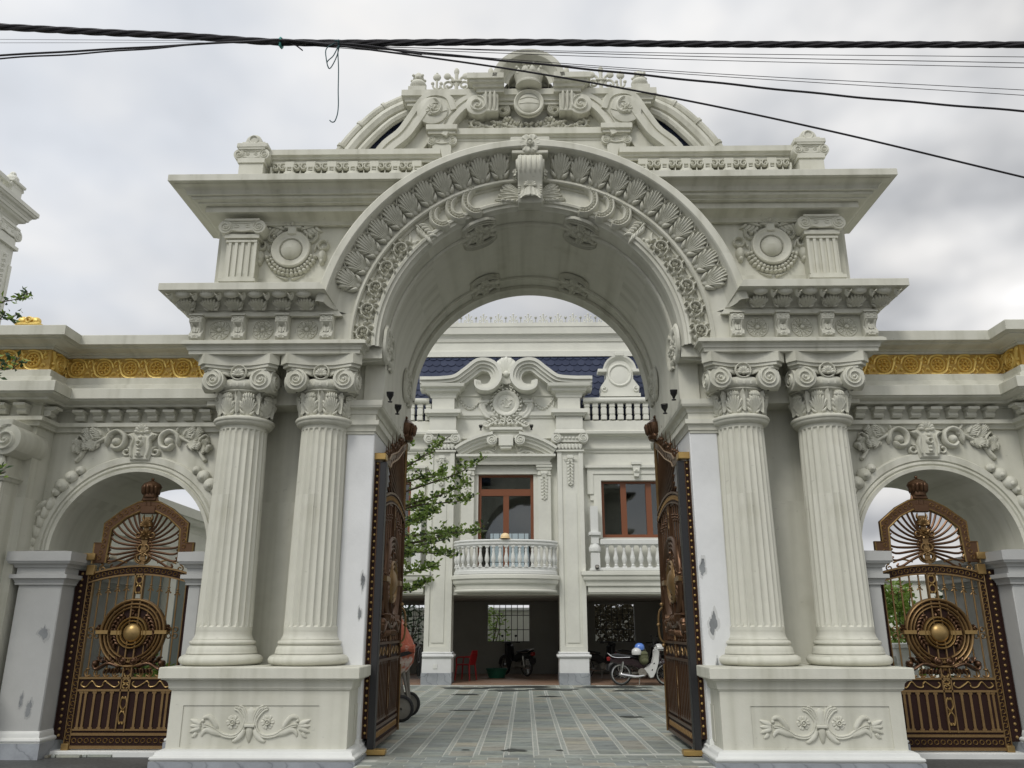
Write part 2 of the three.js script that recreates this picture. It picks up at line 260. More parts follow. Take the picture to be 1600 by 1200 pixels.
const marbleMap = tex(512, 0.9, (u, v) => { const w = pf(u, v, 3, 51, 5), q = Math.abs(sin((u * 3 + v * 2 + w * 2.2) * PI)), k = 0.55 + 0.5 * w - 0.35 * Math.pow(1 - q, 6) + 0.1 * pf(u, v, 40, 57, 2); return [k, k * 1.01, k * 1.03]; });
const metalVar = tex(256, 0.6, (u, v) => { const a = pf(u, v, 6, 61, 5); const k = 0.72 + 0.5 * a; return [k, k * 0.97, k * 0.92]; });
const M = {
  paint: mat(0.655, 0.65, 0.57, 0.72, { map: plasterMap, bumpMap: grain, bumpScale: 0.0012 }),
  paintB: mat(0.74, 0.74, 0.665, 0.75, { map: primerMap, bumpMap: grain, bumpScale: 0.001 }),
  primer: mat(0.745, 0.755, 0.752, 0.85, { map: primerMap, bumpMap: grain, bumpScale: 0.0015 }),
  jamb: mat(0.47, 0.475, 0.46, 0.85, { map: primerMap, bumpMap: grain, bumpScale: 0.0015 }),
  patchMid: mat(0.39, 0.395, 0.385, 0.9, { map: primerMap }),
  patchLight: mat(0.60, 0.605, 0.595, 0.9, { map: primerMap }),
  patch: mat(0.27, 0.28, 0.28, 0.95, { map: marbleMap }),
  whiteBase: mat(0.74, 0.75, 0.72, 0.6, { map: primerMap }),
  marble: mat(0.36, 0.38, 0.40, 0.35, { map: marbleMap }),
  gold: mat(0.82, 0.60, 0.18, 0.4, { metalness: 0.35, map: metalVar }),
  goldDark: mat(0.50, 0.32, 0.075, 0.5, { metalness: 0.3, map: metalVar }),
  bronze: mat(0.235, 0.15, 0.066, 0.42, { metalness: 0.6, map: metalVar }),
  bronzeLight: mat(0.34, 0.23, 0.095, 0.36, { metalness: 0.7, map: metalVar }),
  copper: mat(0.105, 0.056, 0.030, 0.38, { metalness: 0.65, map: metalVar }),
  brass: mat(0.42, 0.28, 0.10, 0.36, { metalness: 0.6, map: metalVar }),
  maroon: mat(0.022, 0.009, 0.007, 0.65, { specularIntensity: 0.35 }),
  black: mat(0.012, 0.012, 0.013, 0.5), blackGloss: mat(0.01, 0.01, 0.011, 0.22),
  tileBlue: mat(0.027, 0.036, 0.072, 0.55, { specularIntensity: 0.5, map: primerMap }), tileBlue2: mat(0.035, 0.045, 0.085, 0.5, { specularIntensity: 0.5, map: primerMap }),
  wood: mat(0.19, 0.066, 0.028, 0.4), glass: mat(0.62, 0.68, 0.68, 0.03, { transmission: 1, thickness: 0, ior: 1.85 }),
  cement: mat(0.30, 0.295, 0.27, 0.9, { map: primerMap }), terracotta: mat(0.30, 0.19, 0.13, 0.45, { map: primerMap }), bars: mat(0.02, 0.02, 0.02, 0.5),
  greyGreen: mat(0.16, 0.185, 0.17, 0.6, { map: primerMap }), stone: mat(0.55, 0.48, 0.36, 0.8, { map: primerMap }),
  cable: mat(0.012, 0.010, 0.014, 0.55), wireGreen: mat(0.02, 0.075, 0.08, 0.6), tie: mat(0.06, 0.30, 0.27, 0.5),
};

// ---------------------------------------------------------------- entrance gate: triumphal arch on paired columns
const gate = thing('entrance_arch', 'large cream baroque gateway arch with paired fluted columns and carved archivolt', 'gate arch');
const YC = 5.1, RI = 1.99, RO = 2.84, ZB = -3.1;            // arch centre height, inner and outer radius, back face
const colShape = {};
{ // fluted shaft, base and capital, built once
  const H0 = 1.435, H1 = 4.005, R = y => lerp(0.335, 0.305, Math.pow((y - H0) / (H1 - H0), 1.3)), NF = 24, per = 8, p = [], I = [];
  const ys = [H0, H0 + 0.045, H0 + 0.065, H0 + 0.085, H0 + 0.11, H0 + 0.14, H0 + 0.6, H0 + 1.3, H0 + 2.0, H1 - 0.13, H1 - 0.10, H1 - 0.08, H1 - 0.06, H1 - 0.04, H1];
  for (const y of ys) for (let i = 0; i < NF * per; i++) {
    const a = 2 * PI * i / (NF * per), f = (i % per) / per, q = Math.abs(f - 0.5) * 2;                // q = 0 at the middle of a flute
    const e = Math.min(y - H0 - 0.045, H1 - 0.04 - y) / 0.075, lim = e <= 0 ? 0 : e >= 1 ? 0.8 : 0.8 * Math.sqrt(1 - (1 - e) * (1 - e));
    const dep = q < lim ? 0.022 * Math.sqrt(1 - q * q / (0.8 * 0.8)) : 0, r = R(y) - dep; p.push(r * cos(a), y, -r * sin(a));
  }
  const W = NF * per; for (let j = 0; j < ys.length - 1; j++) for (let i = 0; i < W; i++) { const a = j * W + i, b = j * W + (i + 1) % W; I.push(a, b, b + W, a, b + W, a + W); }
  colShape.shaft = fin(raw(p, I), 30);
  colShape.base = fin([lathe([[0.02, 1.035], ...torus(0.40, 1.035, 1.165, 0.095, 10), [0.42, 1.17], [0.42, 1.185], ...[...cavetto(0.415, 1.19, 0.365, 1.27, 5)], ...torus(0.365, 1.272, 1.325, 0.03, 6), [0.36, 1.33], [0.36, 1.345], ...[[0.345, 1.36], [0.335, 1.40], [0.333, 1.44]], [0.1, 1.44]], 48)]);
  // capital: necking ring, leaf bell, egg band, four corner volutes, hollow-sided abacus with a shell
  const cap = [lathe([[0.3, 3.995], [0.305, 4.005], ...ovolo(0.31, 4.01, 0.375, 4.06, 4), ...torus(0.372, 4.06, 4.115, 0.022, 6), [0.345, 4.12], [0.315, 4.14], [0.30, 4.2], [0.30, 4.30], [0.33, 4.42], [0.37, 4.445], ...torus(0.365, 4.445, 4.47, 0.015, 4), [0.37, 4.475], ...ovolo(0.37, 4.475, 0.42, 4.56, 4), [0.40, 4.60], [0.2, 4.62]], 40)];
  for (let i = 0; i < 28; i++) { const a = 2 * PI * i / 28; cap.push(tf(dome(0.022, 0.04, 0.016), [0.405 * cos(a), 4.53, -0.405 * sin(a)], [0, a + PI / 2, 0])); }
  const leaf = fanLeaf(0.112, 0.285, 0.085), slim = acanthus(0.05, 0.28, 0.06, { nu: 6, nv: 7, curl: 0.6 });
  for (let i = 0; i < 8; i++) { const a = 2 * PI * (i + 0.5) / 8; cap.push(tf(leaf, [0.30 * cos(a), 4.125, -0.30 * sin(a)], [0, a + PI / 2, 0])); const b = a + PI / 8; cap.push(tf(slim, [0.315 * cos(b), 4.15, -0.315 * sin(b)], [0, b + PI / 2, 0])); }
  const vd = voluteDisc(0.143, 0.12, 1, 2), vdm = voluteDisc(0.143, 0.12, -1, 2);
  for (let q = 0; q < 4; q++) for (const s of [-1, 1]) cap.push(tf(tf(s < 0 ? vdm : vd, [s * 0.312, 4.575, 0.46], [0, s * 0.06, 0]), [0, 0, 0], [0, q * PI / 2, 0]));
  const ab = (o, z) => { const a = []; for (let q = 0; q < 4; q++) { const f = (x, y) => { const t = q * PI / 2; a.push([x * cos(t) - y * sin(t), x * sin(t) + y * cos(t)]); }; f(0.43 + o, 0.53 + o); f(0.30 + o, 0.475 + o); f(0.16, 0.43 + o); f(0, 0.415 + o); f(-0.16, 0.43 + o); f(-0.30 - o, 0.475 + o); f(-0.43 - o, 0.53 + o); } return a; };
  const abs_ = []; for (const [o, y0, y1] of [[-0.075, 4.665, 4.70], [-0.055, 4.70, 4.735], [-0.02, 4.735, 4.775], [0.005, 4.775, 4.905]]) abs_.push(tf(extr(ab(o), 0, y1 - y0), [0, y0, 0], [-PI / 2, 0, 0]));
  cap.push(...abs_);
  for (let q = 0; q < 4; q++) { const f = [...tf(shell(0.10, 0.045, 7), [0, 4.64, 0.415]), ring(0.085, 0.112, 0.03, 18, [0, 4.685, 0.40])]; for (const s of [-1, 1]) for (let k = 0; k < 3; k++) f.push(stroke([[s * 0.10, 4.63 + k * 0.02, 0.39], [s * 0.16, 4.655 + k * 0.012, 0.40], [s * 0.235, 4.68 + k * 0.004, 0.42]], 0.014, 0.03, { t: 'leaf', n: 6, k: 4 })); cap.push(tf(f, [0, 0, 0], [0, q * PI / 2, 0])); }
  colShape.cap = fin(cap);
}
const arcX = (y, r = RO - 0.04) => Math.sqrt(Math.max(0, r * r - (y - YC) * (y - YC)));
function toArch(g, lim, r) { const a = g.attributes.position.array; for (let i = 0; i < a.length; i += 3) if (Math.abs(a[i]) < lim) a[i] = Math.sign(a[i]) * arcX(a[i + 1], r); return g; }   // ends a straight moulding on the arch rim
const cy = (r, a) => [r * cos(a), YC + r * sin(a)];
for (const s of [-1, 1]) {
  const X = (a, b) => [s * a, s * b].sort((m, n) => m - n);
  // plinth, pedestal and its carved panel
  const pathP = [[X(2.13, 4.2)[0], -1.2], [X(2.13, 4.2)[0], 0], [X(2.13, 4.2)[1], 0], [X(2.13, 4.2)[1], -1.2]];
  part(gate, 'plinth', [sweep([[0.0, -0.35], [0.125, -0.35], [0.125, 0.035], [0, 0.04]], pathP)], M.marble);
  part(gate, 'base_moulding', [sweep([[0, 0.036], [0.12, 0.038], ...torus(0.095, 0.04, 0.09, 0.03, 5), [0.09, 0.095], ...cavetto(0.085, 0.10, 0.02, 0.15, 4).map(q => q), [0, 0.152]], pathP)], M.whiteBase);
  const fx = X(2.13, 4.2), px = X(2.47, 4.045), die = [box(fx[0], fx[1], 0.1, 0.80, -1.2, -0.012), box(fx[0], px[0], 0.1, 0.8, -0.012, 0), box(px[1], fx[1], 0.1, 0.8, -0.012, 0), box(px[0], px[1], 0.1, 0.172, -0.012, 0), box(px[0], px[1], 0.615, 0.8, -0.012, 0)];
  const ped = part(gate, 'pedestal', [die, box(s * 2.12, s * 2.128, 0.2, 0.6, -0.75, -0.35), sweep([[0, 0.775], [0.018, 0.785], [0.02, 0.80], [0.03, 0.80], [0.03, 0.815], ...cavetto(0.032, 0.82, 0.085, 0.895, 5), [0.10, 0.897], [0.10, 0.912], [0.125, 0.914], [0.125, 1.025], [0.115, 1.035], [-0.5, 1.036]], pathP), box(fx[0] + 0.01, fx[1] - 0.01, 0.8, 1.034, -1.2, -0.01)], M.paint, { crease: 30 });
  { const g = []; // palmette, two flowers and tulip branches
    for (const q of [-1, 1]) {
      g.push(stroke([[q * 0.045, -0.02], [q * 0.07, 0.08], [q * 0.15, 0.175], [q * 0.20, 0.19]], 0.026, 0.03, { groove: 0.6, n: 12 }), stroke([[q * 0.04, -0.02], [q * 0.05, 0.1], [q * 0.10, 0.19], [q * 0.15, 0.205]], 0.026, 0.034, { groove: 0.5, n: 12 }));
      g.push(stroke([[q * 0.05, -0.02], [q * 0.09, -0.10], [q * 0.16, -0.155], [q * 0.20, -0.165]], 0.036, 0.036, { t: 'drop', n: 10 }));
      g.push(stroke([[q * 0.055, 0.09], [q * 0.075, -0.03], [q * 0.16, -0.105], [q * 0.30, -0.095], [q * 0.40, -0.035], [q * 0.50, 0.005], [q * 0.545, 0.005]], 0.024, 0.034, { groove: 0.5, n: 20 }));
      g.push(stroke([[q * 0.30, -0.10], [q * 0.41, -0.065], [q * 0.49, -0.04], [q * 0.54, -0.08], [q * 0.545, -0.125]], 0.04, 0.03, { t: 'drop', n: 12 }), stroke([[q * 0.36, -0.06], [q * 0.42, 0.04], [q * 0.48, 0.095], [q * 0.535, 0.085], [q * 0.55, 0.055]], 0.034, 0.032, { t: 'drop', n: 12 }));
      g.push(dome(0.02, 0.02, 0.03, [q * 0.545, 0.055, 0]));
      for (const [dy, b] of [[0.0, 0.0], [0.035, 0.05], [-0.035, -0.05]]) g.push(stroke([[q * 0.555, dy * 0.4], [q * 0.63, dy * 1.2], [q * 0.70, dy * 1.2 + b * 0.6]], 0.032, 0.032, { t: 'drop', n: 8 }));
      g.push(stroke([[q * 0.60, -0.06], [q * 0.63, -0.10], [q * 0.67, -0.125]], 0.028, 0.025, { t: 'drop', n: 6 }));
      g.push(...tf(flower(0.082, 0.026, 6, 1), [q * 0.20, 0.04, 0]), ring(0.018, 0.034, 0.03, 12, [q * 0.20, 0.04, 0.008]));
    }
    g.push(stroke([[0, 0.0], [0, 0.1], [0, 0.205]], 0.06, 0.03, { t: 'tail', n: 8 }), stroke([[0, 0.0], [0, 0.1], [0, 0.20]], 0.055, 0.026, { n: 6 }), stroke([[0, 0.0], [0, -0.08], [0, -0.19]], 0.05, 0.036, { t: 'drop', n: 8 }), bev(-0.06, 0.06, -0.012, 0.02, 0, 0.04, 0.006));
    part(ped, 'carved_ornament', g, M.paint, { p: [s * 3.255, 0.395, -0.010] });
  }
  for (const cx of [2.757, 3.848]) {
    const c = part(gate, 'column', colShape.shaft, M.paint, { p: [s * cx, 0, -0.53] });
    part(c, 'column_base', colShape.base, M.paint); part(c, 'capital', colShape.cap, M.paint);
  }
  // wall behind the columns, pier towards the opening with its white primer face, marble foot and cap
  part(gate, 'wall', [box(s * 2.3, s * 4.35, 1.0, 5.0, -1.6, -0.95), box(s * 2.01, s * 4.4, 4.36, 5.0, -3.0, -0.56), box(s * 2.1, s * 4.4, 0.1, 5.0, ZB, -1.58)], M.paint);
  part(gate, 'pier', [bev(s * 2.085, s * 2.45, 0.15, 4.02, ZB, -0.5, 0.012)], M.primer);
  const pierPath = s < 0 ? [[-2.6, -0.5], [-2.105, -0.5], [-2.105, ZB]] : [[2.105, ZB], [2.105, -0.5], [2.6, -0.5]];
  part(gate, 'pier_cap', [sweep([[0, 3.93], [0.015, 3.935], [0.02, 3.97], [0.035, 3.972], [0.035, 3.985], ...cavetto(0.037, 3.99, 0.075, 4.045, 4), [0.08, 4.05], [0.08, 4.11], [0.03, 4.115], [0.03, 4.20], [0.045, 4.205], [0.048, 4.225], ...cyma(0.05, 4.23, 0.12, 4.30, 3), [0.125, 4.302], [0.125, 4.375], [-0.1, 4.378]], pierPath)], M.paint, { crease: 30 });
  { const pl = s < 0 ? [[-2.14, 2.03, 0.03, 0.13], [-2.16, 1.63, 0.025, 0.10], [-2.19, 0.78, 0.03, 0.16], [-2.21, 0.44, 0.025, 0.12]] : [[2.14, 2.2, 0.05, 0.12], [2.22, 1.52, 0.06, 0.17], [2.24, 1.02, 0.022, 0.12], [2.2, 0.44, 0.03, 0.16]]; for (const [x, y, rx, ry] of pl) { const q = []; for (let i = 0; i < 48; i++) { const a = 2 * PI * i / 48, k = 0.72 + 0.5 * noise.noise(cos(a) * 0.9 + x, sin(a) * 0.9, y) + 0.25 * noise.noise(cos(a) * 4, sin(a) * 4 + x, y); q.push([x + rx * k * cos(a), y + ry * k * sin(a)]); } part(gate, 'worn_patch', extr(q, -0.5, -0.496), M.patch); part(gate, 'worn_patch', extr(q.map(c => [s * Math.max(2.1, Math.abs(x + (c[0] - x) * 1.6)), y + (c[1] - y) * 1.4]), -0.5, -0.498), M.patchLight); } }
  part(gate, 'pier_base', [sweep([[0, 0.09], [0.05, 0.09], ...torus(0.04, 0.095, 0.14, 0.018, 4), [0.03, 0.145], ...cavetto(0.03, 0.15, 0.0, 0.21, 3)], pierPath)], M.whiteBase);
  part(gate, 'pier_plinth', [sweep([[0, -0.3], [0.06, -0.3], [0.06, 0.09], [0, 0.092]], pierPath)], M.marble);
  // architrave over the columns, carved frieze, leaf cornice
  const arPath = [[X(2.29, 4.45)[0], -1.7], [X(2.29, 4.45)[0], -0.06], [X(2.29, 4.45)[1], -0.06], [X(2.29, 4.45)[1], -1.7]];
  part(gate, 'architrave', [box(s * 2.27, s * 4.45, 4.905, 5.075, -1.7, -0.06), sweep([[0, 4.905], [0.045, 4.907], [0.05, 4.955], [0.065, 4.957], [0.07, 4.985], ...cavetto(0.075, 4.99, 0.115, 5.02, 3), [0.13, 5.022], [0.13, 5.062], [0.11, 5.064], [0.11, 5.078], [-0.1, 5.08]], arPath)], M.paint, { crease: 30 });
  part(gate, 'frieze_wall', box(s * 2.36, s * 4.42, 5.07, 5.5, -1.7, -0.10), M.paint);
  const bk = fin([extr([[0.0, 0.0], [0.09, 0.005], [0.125, 0.04], [0.12, 0.085], [0.08, 0.12], [0.07, 0.16], [0.10, 0.20], [0.155, 0.235], [0.16, 0.285], [0.13, 0.325], [0, 0.33]], -0.085, 0.085, [], 0.008)].map(g => tf(g, [0, 0, 0], [0, -PI / 2, 0])).concat([-1, 1].flatMap(q => [tf(stroke(spiral(0, 0, 0.04, 0.012, -1, 1.4, 14), 0.011, 0.02, { n: 18, k: 4 }), [q * 0.042, 0.275, 0.15]), stroke([[q * 0.055, 0.235, 0.14], [q * 0.05, 0.15, 0.085], [q * 0.045, 0.07, 0.11]], 0.018, 0.025, { n: 8, k: 4 })]), tf(acanthus(0.05, 0.11, 0.03, { nu: 8, nv: 7 }), [0, 0.09, 0.10], [-0.2, 0, 0]), tf(shell(0.06, 0.03, 5), [0, 0.02, 0.11]), box(-0.095, 0.095, 0.325, 0.345, 0, 0.165)));
  const ros = fin([...flower(0.135, 0.035, 12, 2), ring(0.125, 0.145, 0.02, 26)]);
  for (const bx of [2.70, 3.29, 3.87, 4.43]) part(gate, 'frieze_bracket', bk, M.paint, { p: [s * bx, 5.10, -0.1] });
  part(gate, 'frieze_bracket', bk, M.paint, { p: [s * 4.42, 5.10, -0.24], r: [0, s * PI / 2, 0] });
  for (const bx of [2.985, 3.575, 4.155]) part(gate, 'frieze_rosette', ros, M.paint, { p: [s * bx, 5.27, -0.1], r: [0, 0, bx] });
  const coPath = s < 0 ? [[-4.45, -1.7], [-4.45, -0.06], [-2.4, -0.06]] : [[2.4, -0.06], [4.45, -0.06], [4.45, -1.7]];
  part(gate, 'leaf_cornice', [sweep([[0, 5.43], [0.05, 5.432], [0.05, 5.49], [0.035, 5.492], [0.035, 5.515], ...cavetto(0.05, 5.52, 0.27, 5.655, 6), [0.34, 5.66], [0.395, 5.672], [0.395, 5.765], [0.385, 5.772], [-0.3, 5.80]], coPath, false, true), box(s * 2.4, s * 4.45, 5.45, 5.795, -1.7, -0.07)].map(g => { const a = g.attributes.position.array; for (let i = 0; i < a.length; i += 3) if (Math.abs(a[i]) < 2.7) a[i] = s * lerp(2.50, 2.76, (a[i + 1] - 5.43) / 0.36); return g; }), M.paint, { crease: 30 });
  const head = [tf(ball(1, [0, 0, 0], 14, 8), [0, 0.145, 0.215], [0.5, 0, 0], [0.105, 0.06, 0.075])]; for (let k = -3; k <= 3; k++) head.push(tube([0, 1, 2, 3, 4, 5].map(i => { const a = -0.6 + i * 0.5; return [k * 0.029, 0.145 + 0.063 * sin(a + 0.5) * Math.sqrt(1 - k * k / 13), 0.215 + 0.082 * cos(a) * Math.sqrt(1 - k * k / 13)]; }), 0.0125, { k: 4 }));
  const lf = fin([...tf(fanLeaf(0.125, 0.21, 0.08, { head: 0 }), [0, -0.005, 0.0], [0.70, 0, 0]), ...head]), bud = fin([tf(acanthus(0.045, 0.13, 0.05, { nu: 6, nv: 6 }), [0, 0, 0], [0.8, 0, 0]), ball(0.03, [0, 0.1, 0.09], 7, 5)]);
  for (let i = 0; i < 6; i++) { const x = 2.975 + i * 0.317; part(gate, 'cornice_leaf', lf, M.paint, { p: [s * x, 5.515, 0.005] }); part(gate, 'cornice_bud', bud, M.paint, { p: [s * (x + 0.158), 5.59, 0.19] }); }
  for (let i = 0; i < 4; i++) part(gate, 'cornice_leaf', lf, M.paint, { p: [s * 4.515, 5.515, -0.16 - i * 0.317], r: [0, s * PI / 2, 0] });
  // attic: wall, fluted scroll-capped pilaster, oval cartouche, upper cornice
  part(gate, 'attic_wall', [tf(extr([...Array.from({ length: 9 }, (_, i) => { const y = 5.79 + i * 1.68 / 8; return [s * arcX(y), y]; }), [s * 4.43, 7.47], [s * 4.43, 5.79]], -1.5, -0.5)), box(s * 4.0, s * 4.52, 5.79, 7.05, -1.4, -0.62)], M.paint);
  const pil = [box(s * 3.83, s * 4.30, 5.79, 6.05, -0.55, -0.27), box(s * 3.81, s * 4.32, 6.05, 6.10, -0.55, -0.25), box(s * 3.845, s * 4.285, 6.10, 6.14, -0.55, -0.292), box(s * 3.85, s * 4.28, 6.12, 6.74, -0.55, -0.325), box(s * 3.845, s * 4.285, 6.67, 6.70, -0.55, -0.292), box(s * 3.82, s * 4.31, 6.73, 6.79, -0.55, -0.285)];
  for (let i = 0; i <= 4; i++) pil.push(box(s * (3.865 + i * 0.09) - 0.02, s * (3.865 + i * 0.09) + 0.02, 6.12, 6.68, -0.33, -0.30)), i && 0;
  const pl = part(gate, 'attic_pilaster', pil, M.paint);
  const icap = [box(-0.19, 0.19, 0.02, 0.17, -0.3, 0.02), bev(-0.25, 0.25, 0.17, 0.21, -0.3, 0.05, 0.01), stroke([[-0.17, 0.045, 0.02], [0, 0.02, 0.02], [0.17, 0.045, 0.02]], 0.014, 0.02, { n: 8, k: 4 }), stroke([[-0.2, 0.165, 0.02], [0, 0.145, 0.02], [0.2, 0.165, 0.02]], 0.012, 0.02, { n: 8, k: 4 })];
  for (const q of [-1, 1]) { icap.push(tf(voluteDisc(0.10, 0.30, q, 1.9), [q * 0.235, 0.09, 0.03])); for (let k = 0; k < 2; k++) icap.push(stroke([[q * 0.03, 0.10, 0.015], [q * 0.08, 0.085 + k * 0.04, 0.02], [q * 0.13, 0.09 + k * 0.02, 0.015]], 0.016, 0.02, { t: 'drop', n: 6, k: 4 })); }
  colShape.ionic = colShape.ionic || fin(icap);
  part(pl, 'pilaster_capital', colShape.ionic, M.paint, { p: [s * 4.065, 6.80, -0.28] });
  part(pl, 'pilaster_capital', colShape.ionic, M.paint, { p: [s * 4.28, 6.75, -0.62], r: [0, s * PI / 2, 0], s: 0.95 });
  { const g = [tf(lathe([[0.275, 0], [0.275, 0.03], ...torus(0.25, 0.03, 0.07, 0.02, 4), [0.20, 0.045], [0.165, 0.05], [0.15, 0.03]], 32), [0, 0, 0], [PI / 2, 0, 0]), tf(dome(0.148, 0.148, 0.07, [0, 0, 0], 20, 5), [0, 0, 0.025])];
    for (let i = 0; i < 16; i++) { const a = PI * (1.08 + 0.84 * i / 15); for (let k = 0; k < 2; k++) g.push(dome(rr(0.026, 0.045), rr(0.026, 0.04), 0.055, [(0.285 + k * 0.055) * cos(a), (0.285 + k * 0.05) * sin(a) - 0.02, 0], 7, 3)); }
    for (const q of [-1, 1]) {
      g.push(stroke(spiral(q * 0.25, 0.20, 0.115, 0.035, q > 0 ? 2.4 : 0.74, q * -1.3, 18), 0.024, 0.055, { n: 22, groove: 0.4 }), dome(0.03, 0.03, 0.06, [q * 0.25, 0.2, 0]));
      g.push(...tf(leafSpray(0.27, 0.11, 0.06, 4, 0.25), [q * 0.10, 0.30, 0], [0, 0, 0], [q, 1, 1]), ring(0.05, 0.085, 0.05, 18, [q * 0.43, 0.07, 0]), dome(0.03, 0.03, 0.045, [q * 0.43, 0.03, 0]), dome(0.062, 0.10, 0.07, [q * 0.425, -0.09, 0], 9, 4), dome(0.04, 0.05, 0.06, [q * 0.425, -0.17, 0]), stroke([[q * 0.38, 0.12], [q * 0.34, 0.08], [q * 0.31, -0.02]], 0.018, 0.04, { n: 8 }));
      g.push(stroke([[q * 0.02, -0.42], [q * 0.10, -0.40], [q * 0.22, -0.34]], 0.02, 0.04, { t: 'tail', n: 8 }));
      for (let k = 0; k < 3; k++) g.push(stroke([[q * 0.03, 0.33], [q * (0.05 + k * 0.03), 0.38], [q * (0.07 + k * 0.05), 0.40 - k * 0.02]], 0.022, 0.07, { t: 'drop', n: 6 }));
    }
    g.push(bev(-0.06, 0.06, 0.21, 0.32, 0, 0.07, 0.012), stroke([[-0.15, 0.335], [0, 0.33], [0.15, 0.335]], 0.03, 0.06, { n: 8 }), dome(0.04, 0.05, 0.08, [0, 0.38, 0]));
    part(gate, 'oval_cartouche', g, M.paint, { p: [s * 3.40, 6.62, -0.5], s: [1.04, 1.06, 1.5] });
  }
  const upPath = s < 0 ? [[-4.33, -1.5], [-4.33, -0.45], [-1.0, -0.45]] : [[1.0, -0.45], [4.33, -0.45], [4.33, -1.5]];
  part(gate, 'upper_cornice', [sweep([[0, 6.99], [0.03, 6.992], [0.03, 7.02], ...cavetto(0.035, 7.022, 0.21, 7.085, 5), [0.255, 7.087], [0.255, 7.17], [0.245, 7.175], [0.335, 7.177], [0.335, 7.195], ...ovolo(0.34, 7.197, 0.41, 7.235, 3), [0.415, 7.245], [0.405, 7.25], [0.455, 7.252], [0.455, 7.27], ...cavetto(0.46, 7.272, 0.575, 7.345, 6), [0.59, 7.347], [0.585, 7.352], [0.65, 7.354], [0.655, 7.358], [0.655, 7.45], [0.645, 7.458], [-0.3, 7.475]], upPath), box(s * 1.0, s * 4.33, 7.0, 7.47, -1.5, -0.46)].map(g => toArch(g, 1.5)), M.paint, { crease: 30 });
  // balustrade above: post, rails, carved balusters and owl-like scroll panels
  const po = part(gate, 'balustrade_post', [box(s * 3.85, s * 4.20, 7.46, 7.94, -0.6, -0.24), box(s * 3.83, s * 4.22, 7.90, 7.98, -0.62, -0.22), bev(s * 3.80, s * 4.25, 8.14, 8.22, -0.66, -0.20, 0.012), box(s * 3.86, s * 4.19, 8.22, 8.26, -0.6, -0.25), extr([[s * 4.03 - 0.12, 8.25], [s * 4.03 + 0.12, 8.25], ...circ(s * 4.03, 8.27, 0.12, 10, 0, PI)], -0.55, -0.26, [], 0.01), tf(ring(0.05, 0.08, 0.02, 12), [s * 4.03, 8.30, -0.26])], M.paint);
  part(po, 'post_capital', colShape.ionic, M.paint, { p: [s * 4.03, 7.965, -0.25], s: [0.78, 0.85, 0.9] });
  part(gate, 'balustrade_rail', [sweep([[-0.02, 7.985], [0.0, 7.986], [0.0, 8.03], [0.03, 8.032], ...cavetto(0.03, 8.035, 0.07, 8.07, 3), [0.08, 8.072], [0.08, 8.16], [-0.3, 8.17], [-0.3, 7.985]], [[X(1.3, 3.85)[0], -0.38], [X(1.3, 3.85)[1], -0.38]]), box(s * 1.3, s * 3.85, 7.46, 7.72, -0.62, -0.30)], M.paint, { crease: 30 });
  const owl = [], urnp = [];
  for (const q of [-1, 1]) owl.push(stroke(spiral(q * 0.055, 0.19, 0.062, 0.02, q > 0 ? 0.4 : PI - 0.4, q * 1.2, 16), 0.018, 0.05, { n: 20, k: 4 }), stroke([[q * 0.115, 0.20], [q * 0.105, 0.08], [q * 0.06, 0.0]], 0.024, 0.06, { n: 10, k: 4 }), tube([[q * 0.115, 0.20, 0], [q * 0.105, 0.08, 0], [q * 0.06, 0, 0]], 0.02, { n: 8, k: 5 }), dome(0.02, 0.02, 0.06, [q * 0.055, 0.19, 0]));
  owl.push(stroke([[-0.09, 0.255], [0, 0.235], [0.09, 0.255]], 0.02, 0.05, { n: 6, k: 4 }), dome(0.045, 0.05, 0.05, [0, 0.04, 0]), stroke([[0, 0.0], [0, 0.08], [0, 0.17]], 0.02, 0.05, { t: 'tail', n: 6, k: 4 }), box(-0.06, 0.06, -0.01, 0.03, -0.03, 0.03), box(-0.10, 0.10, 0.245, 0.27, -0.04, 0.03));
  urnp.push(bev(-0.07, 0.07, 0.17, 0.27, -0.1, 0.05, 0.008), box(-0.055, 0.055, 0.14, 0.17, -0.08, 0.03), tf(lathe([[0.05, 0.13], [0.10, 0.10], [0.115, 0.05], [0.10, 0.0], [0.08, -0.02]].reverse(), 16), [0, 0, -0.03]));
  const og = fin(owl), ug = fin(urnp);
  for (let i = 0; i < 8; i++) { const x = 3.66 - i * 0.31; if (x < 1.75) break; part(gate, 'scroll_baluster', og, M.paint, { p: [s * x, 7.725, -0.40] }); part(gate, 'urn_baluster', ug, M.paint, { p: [s * (x - 0.155), 7.725, -0.40] }); }
}
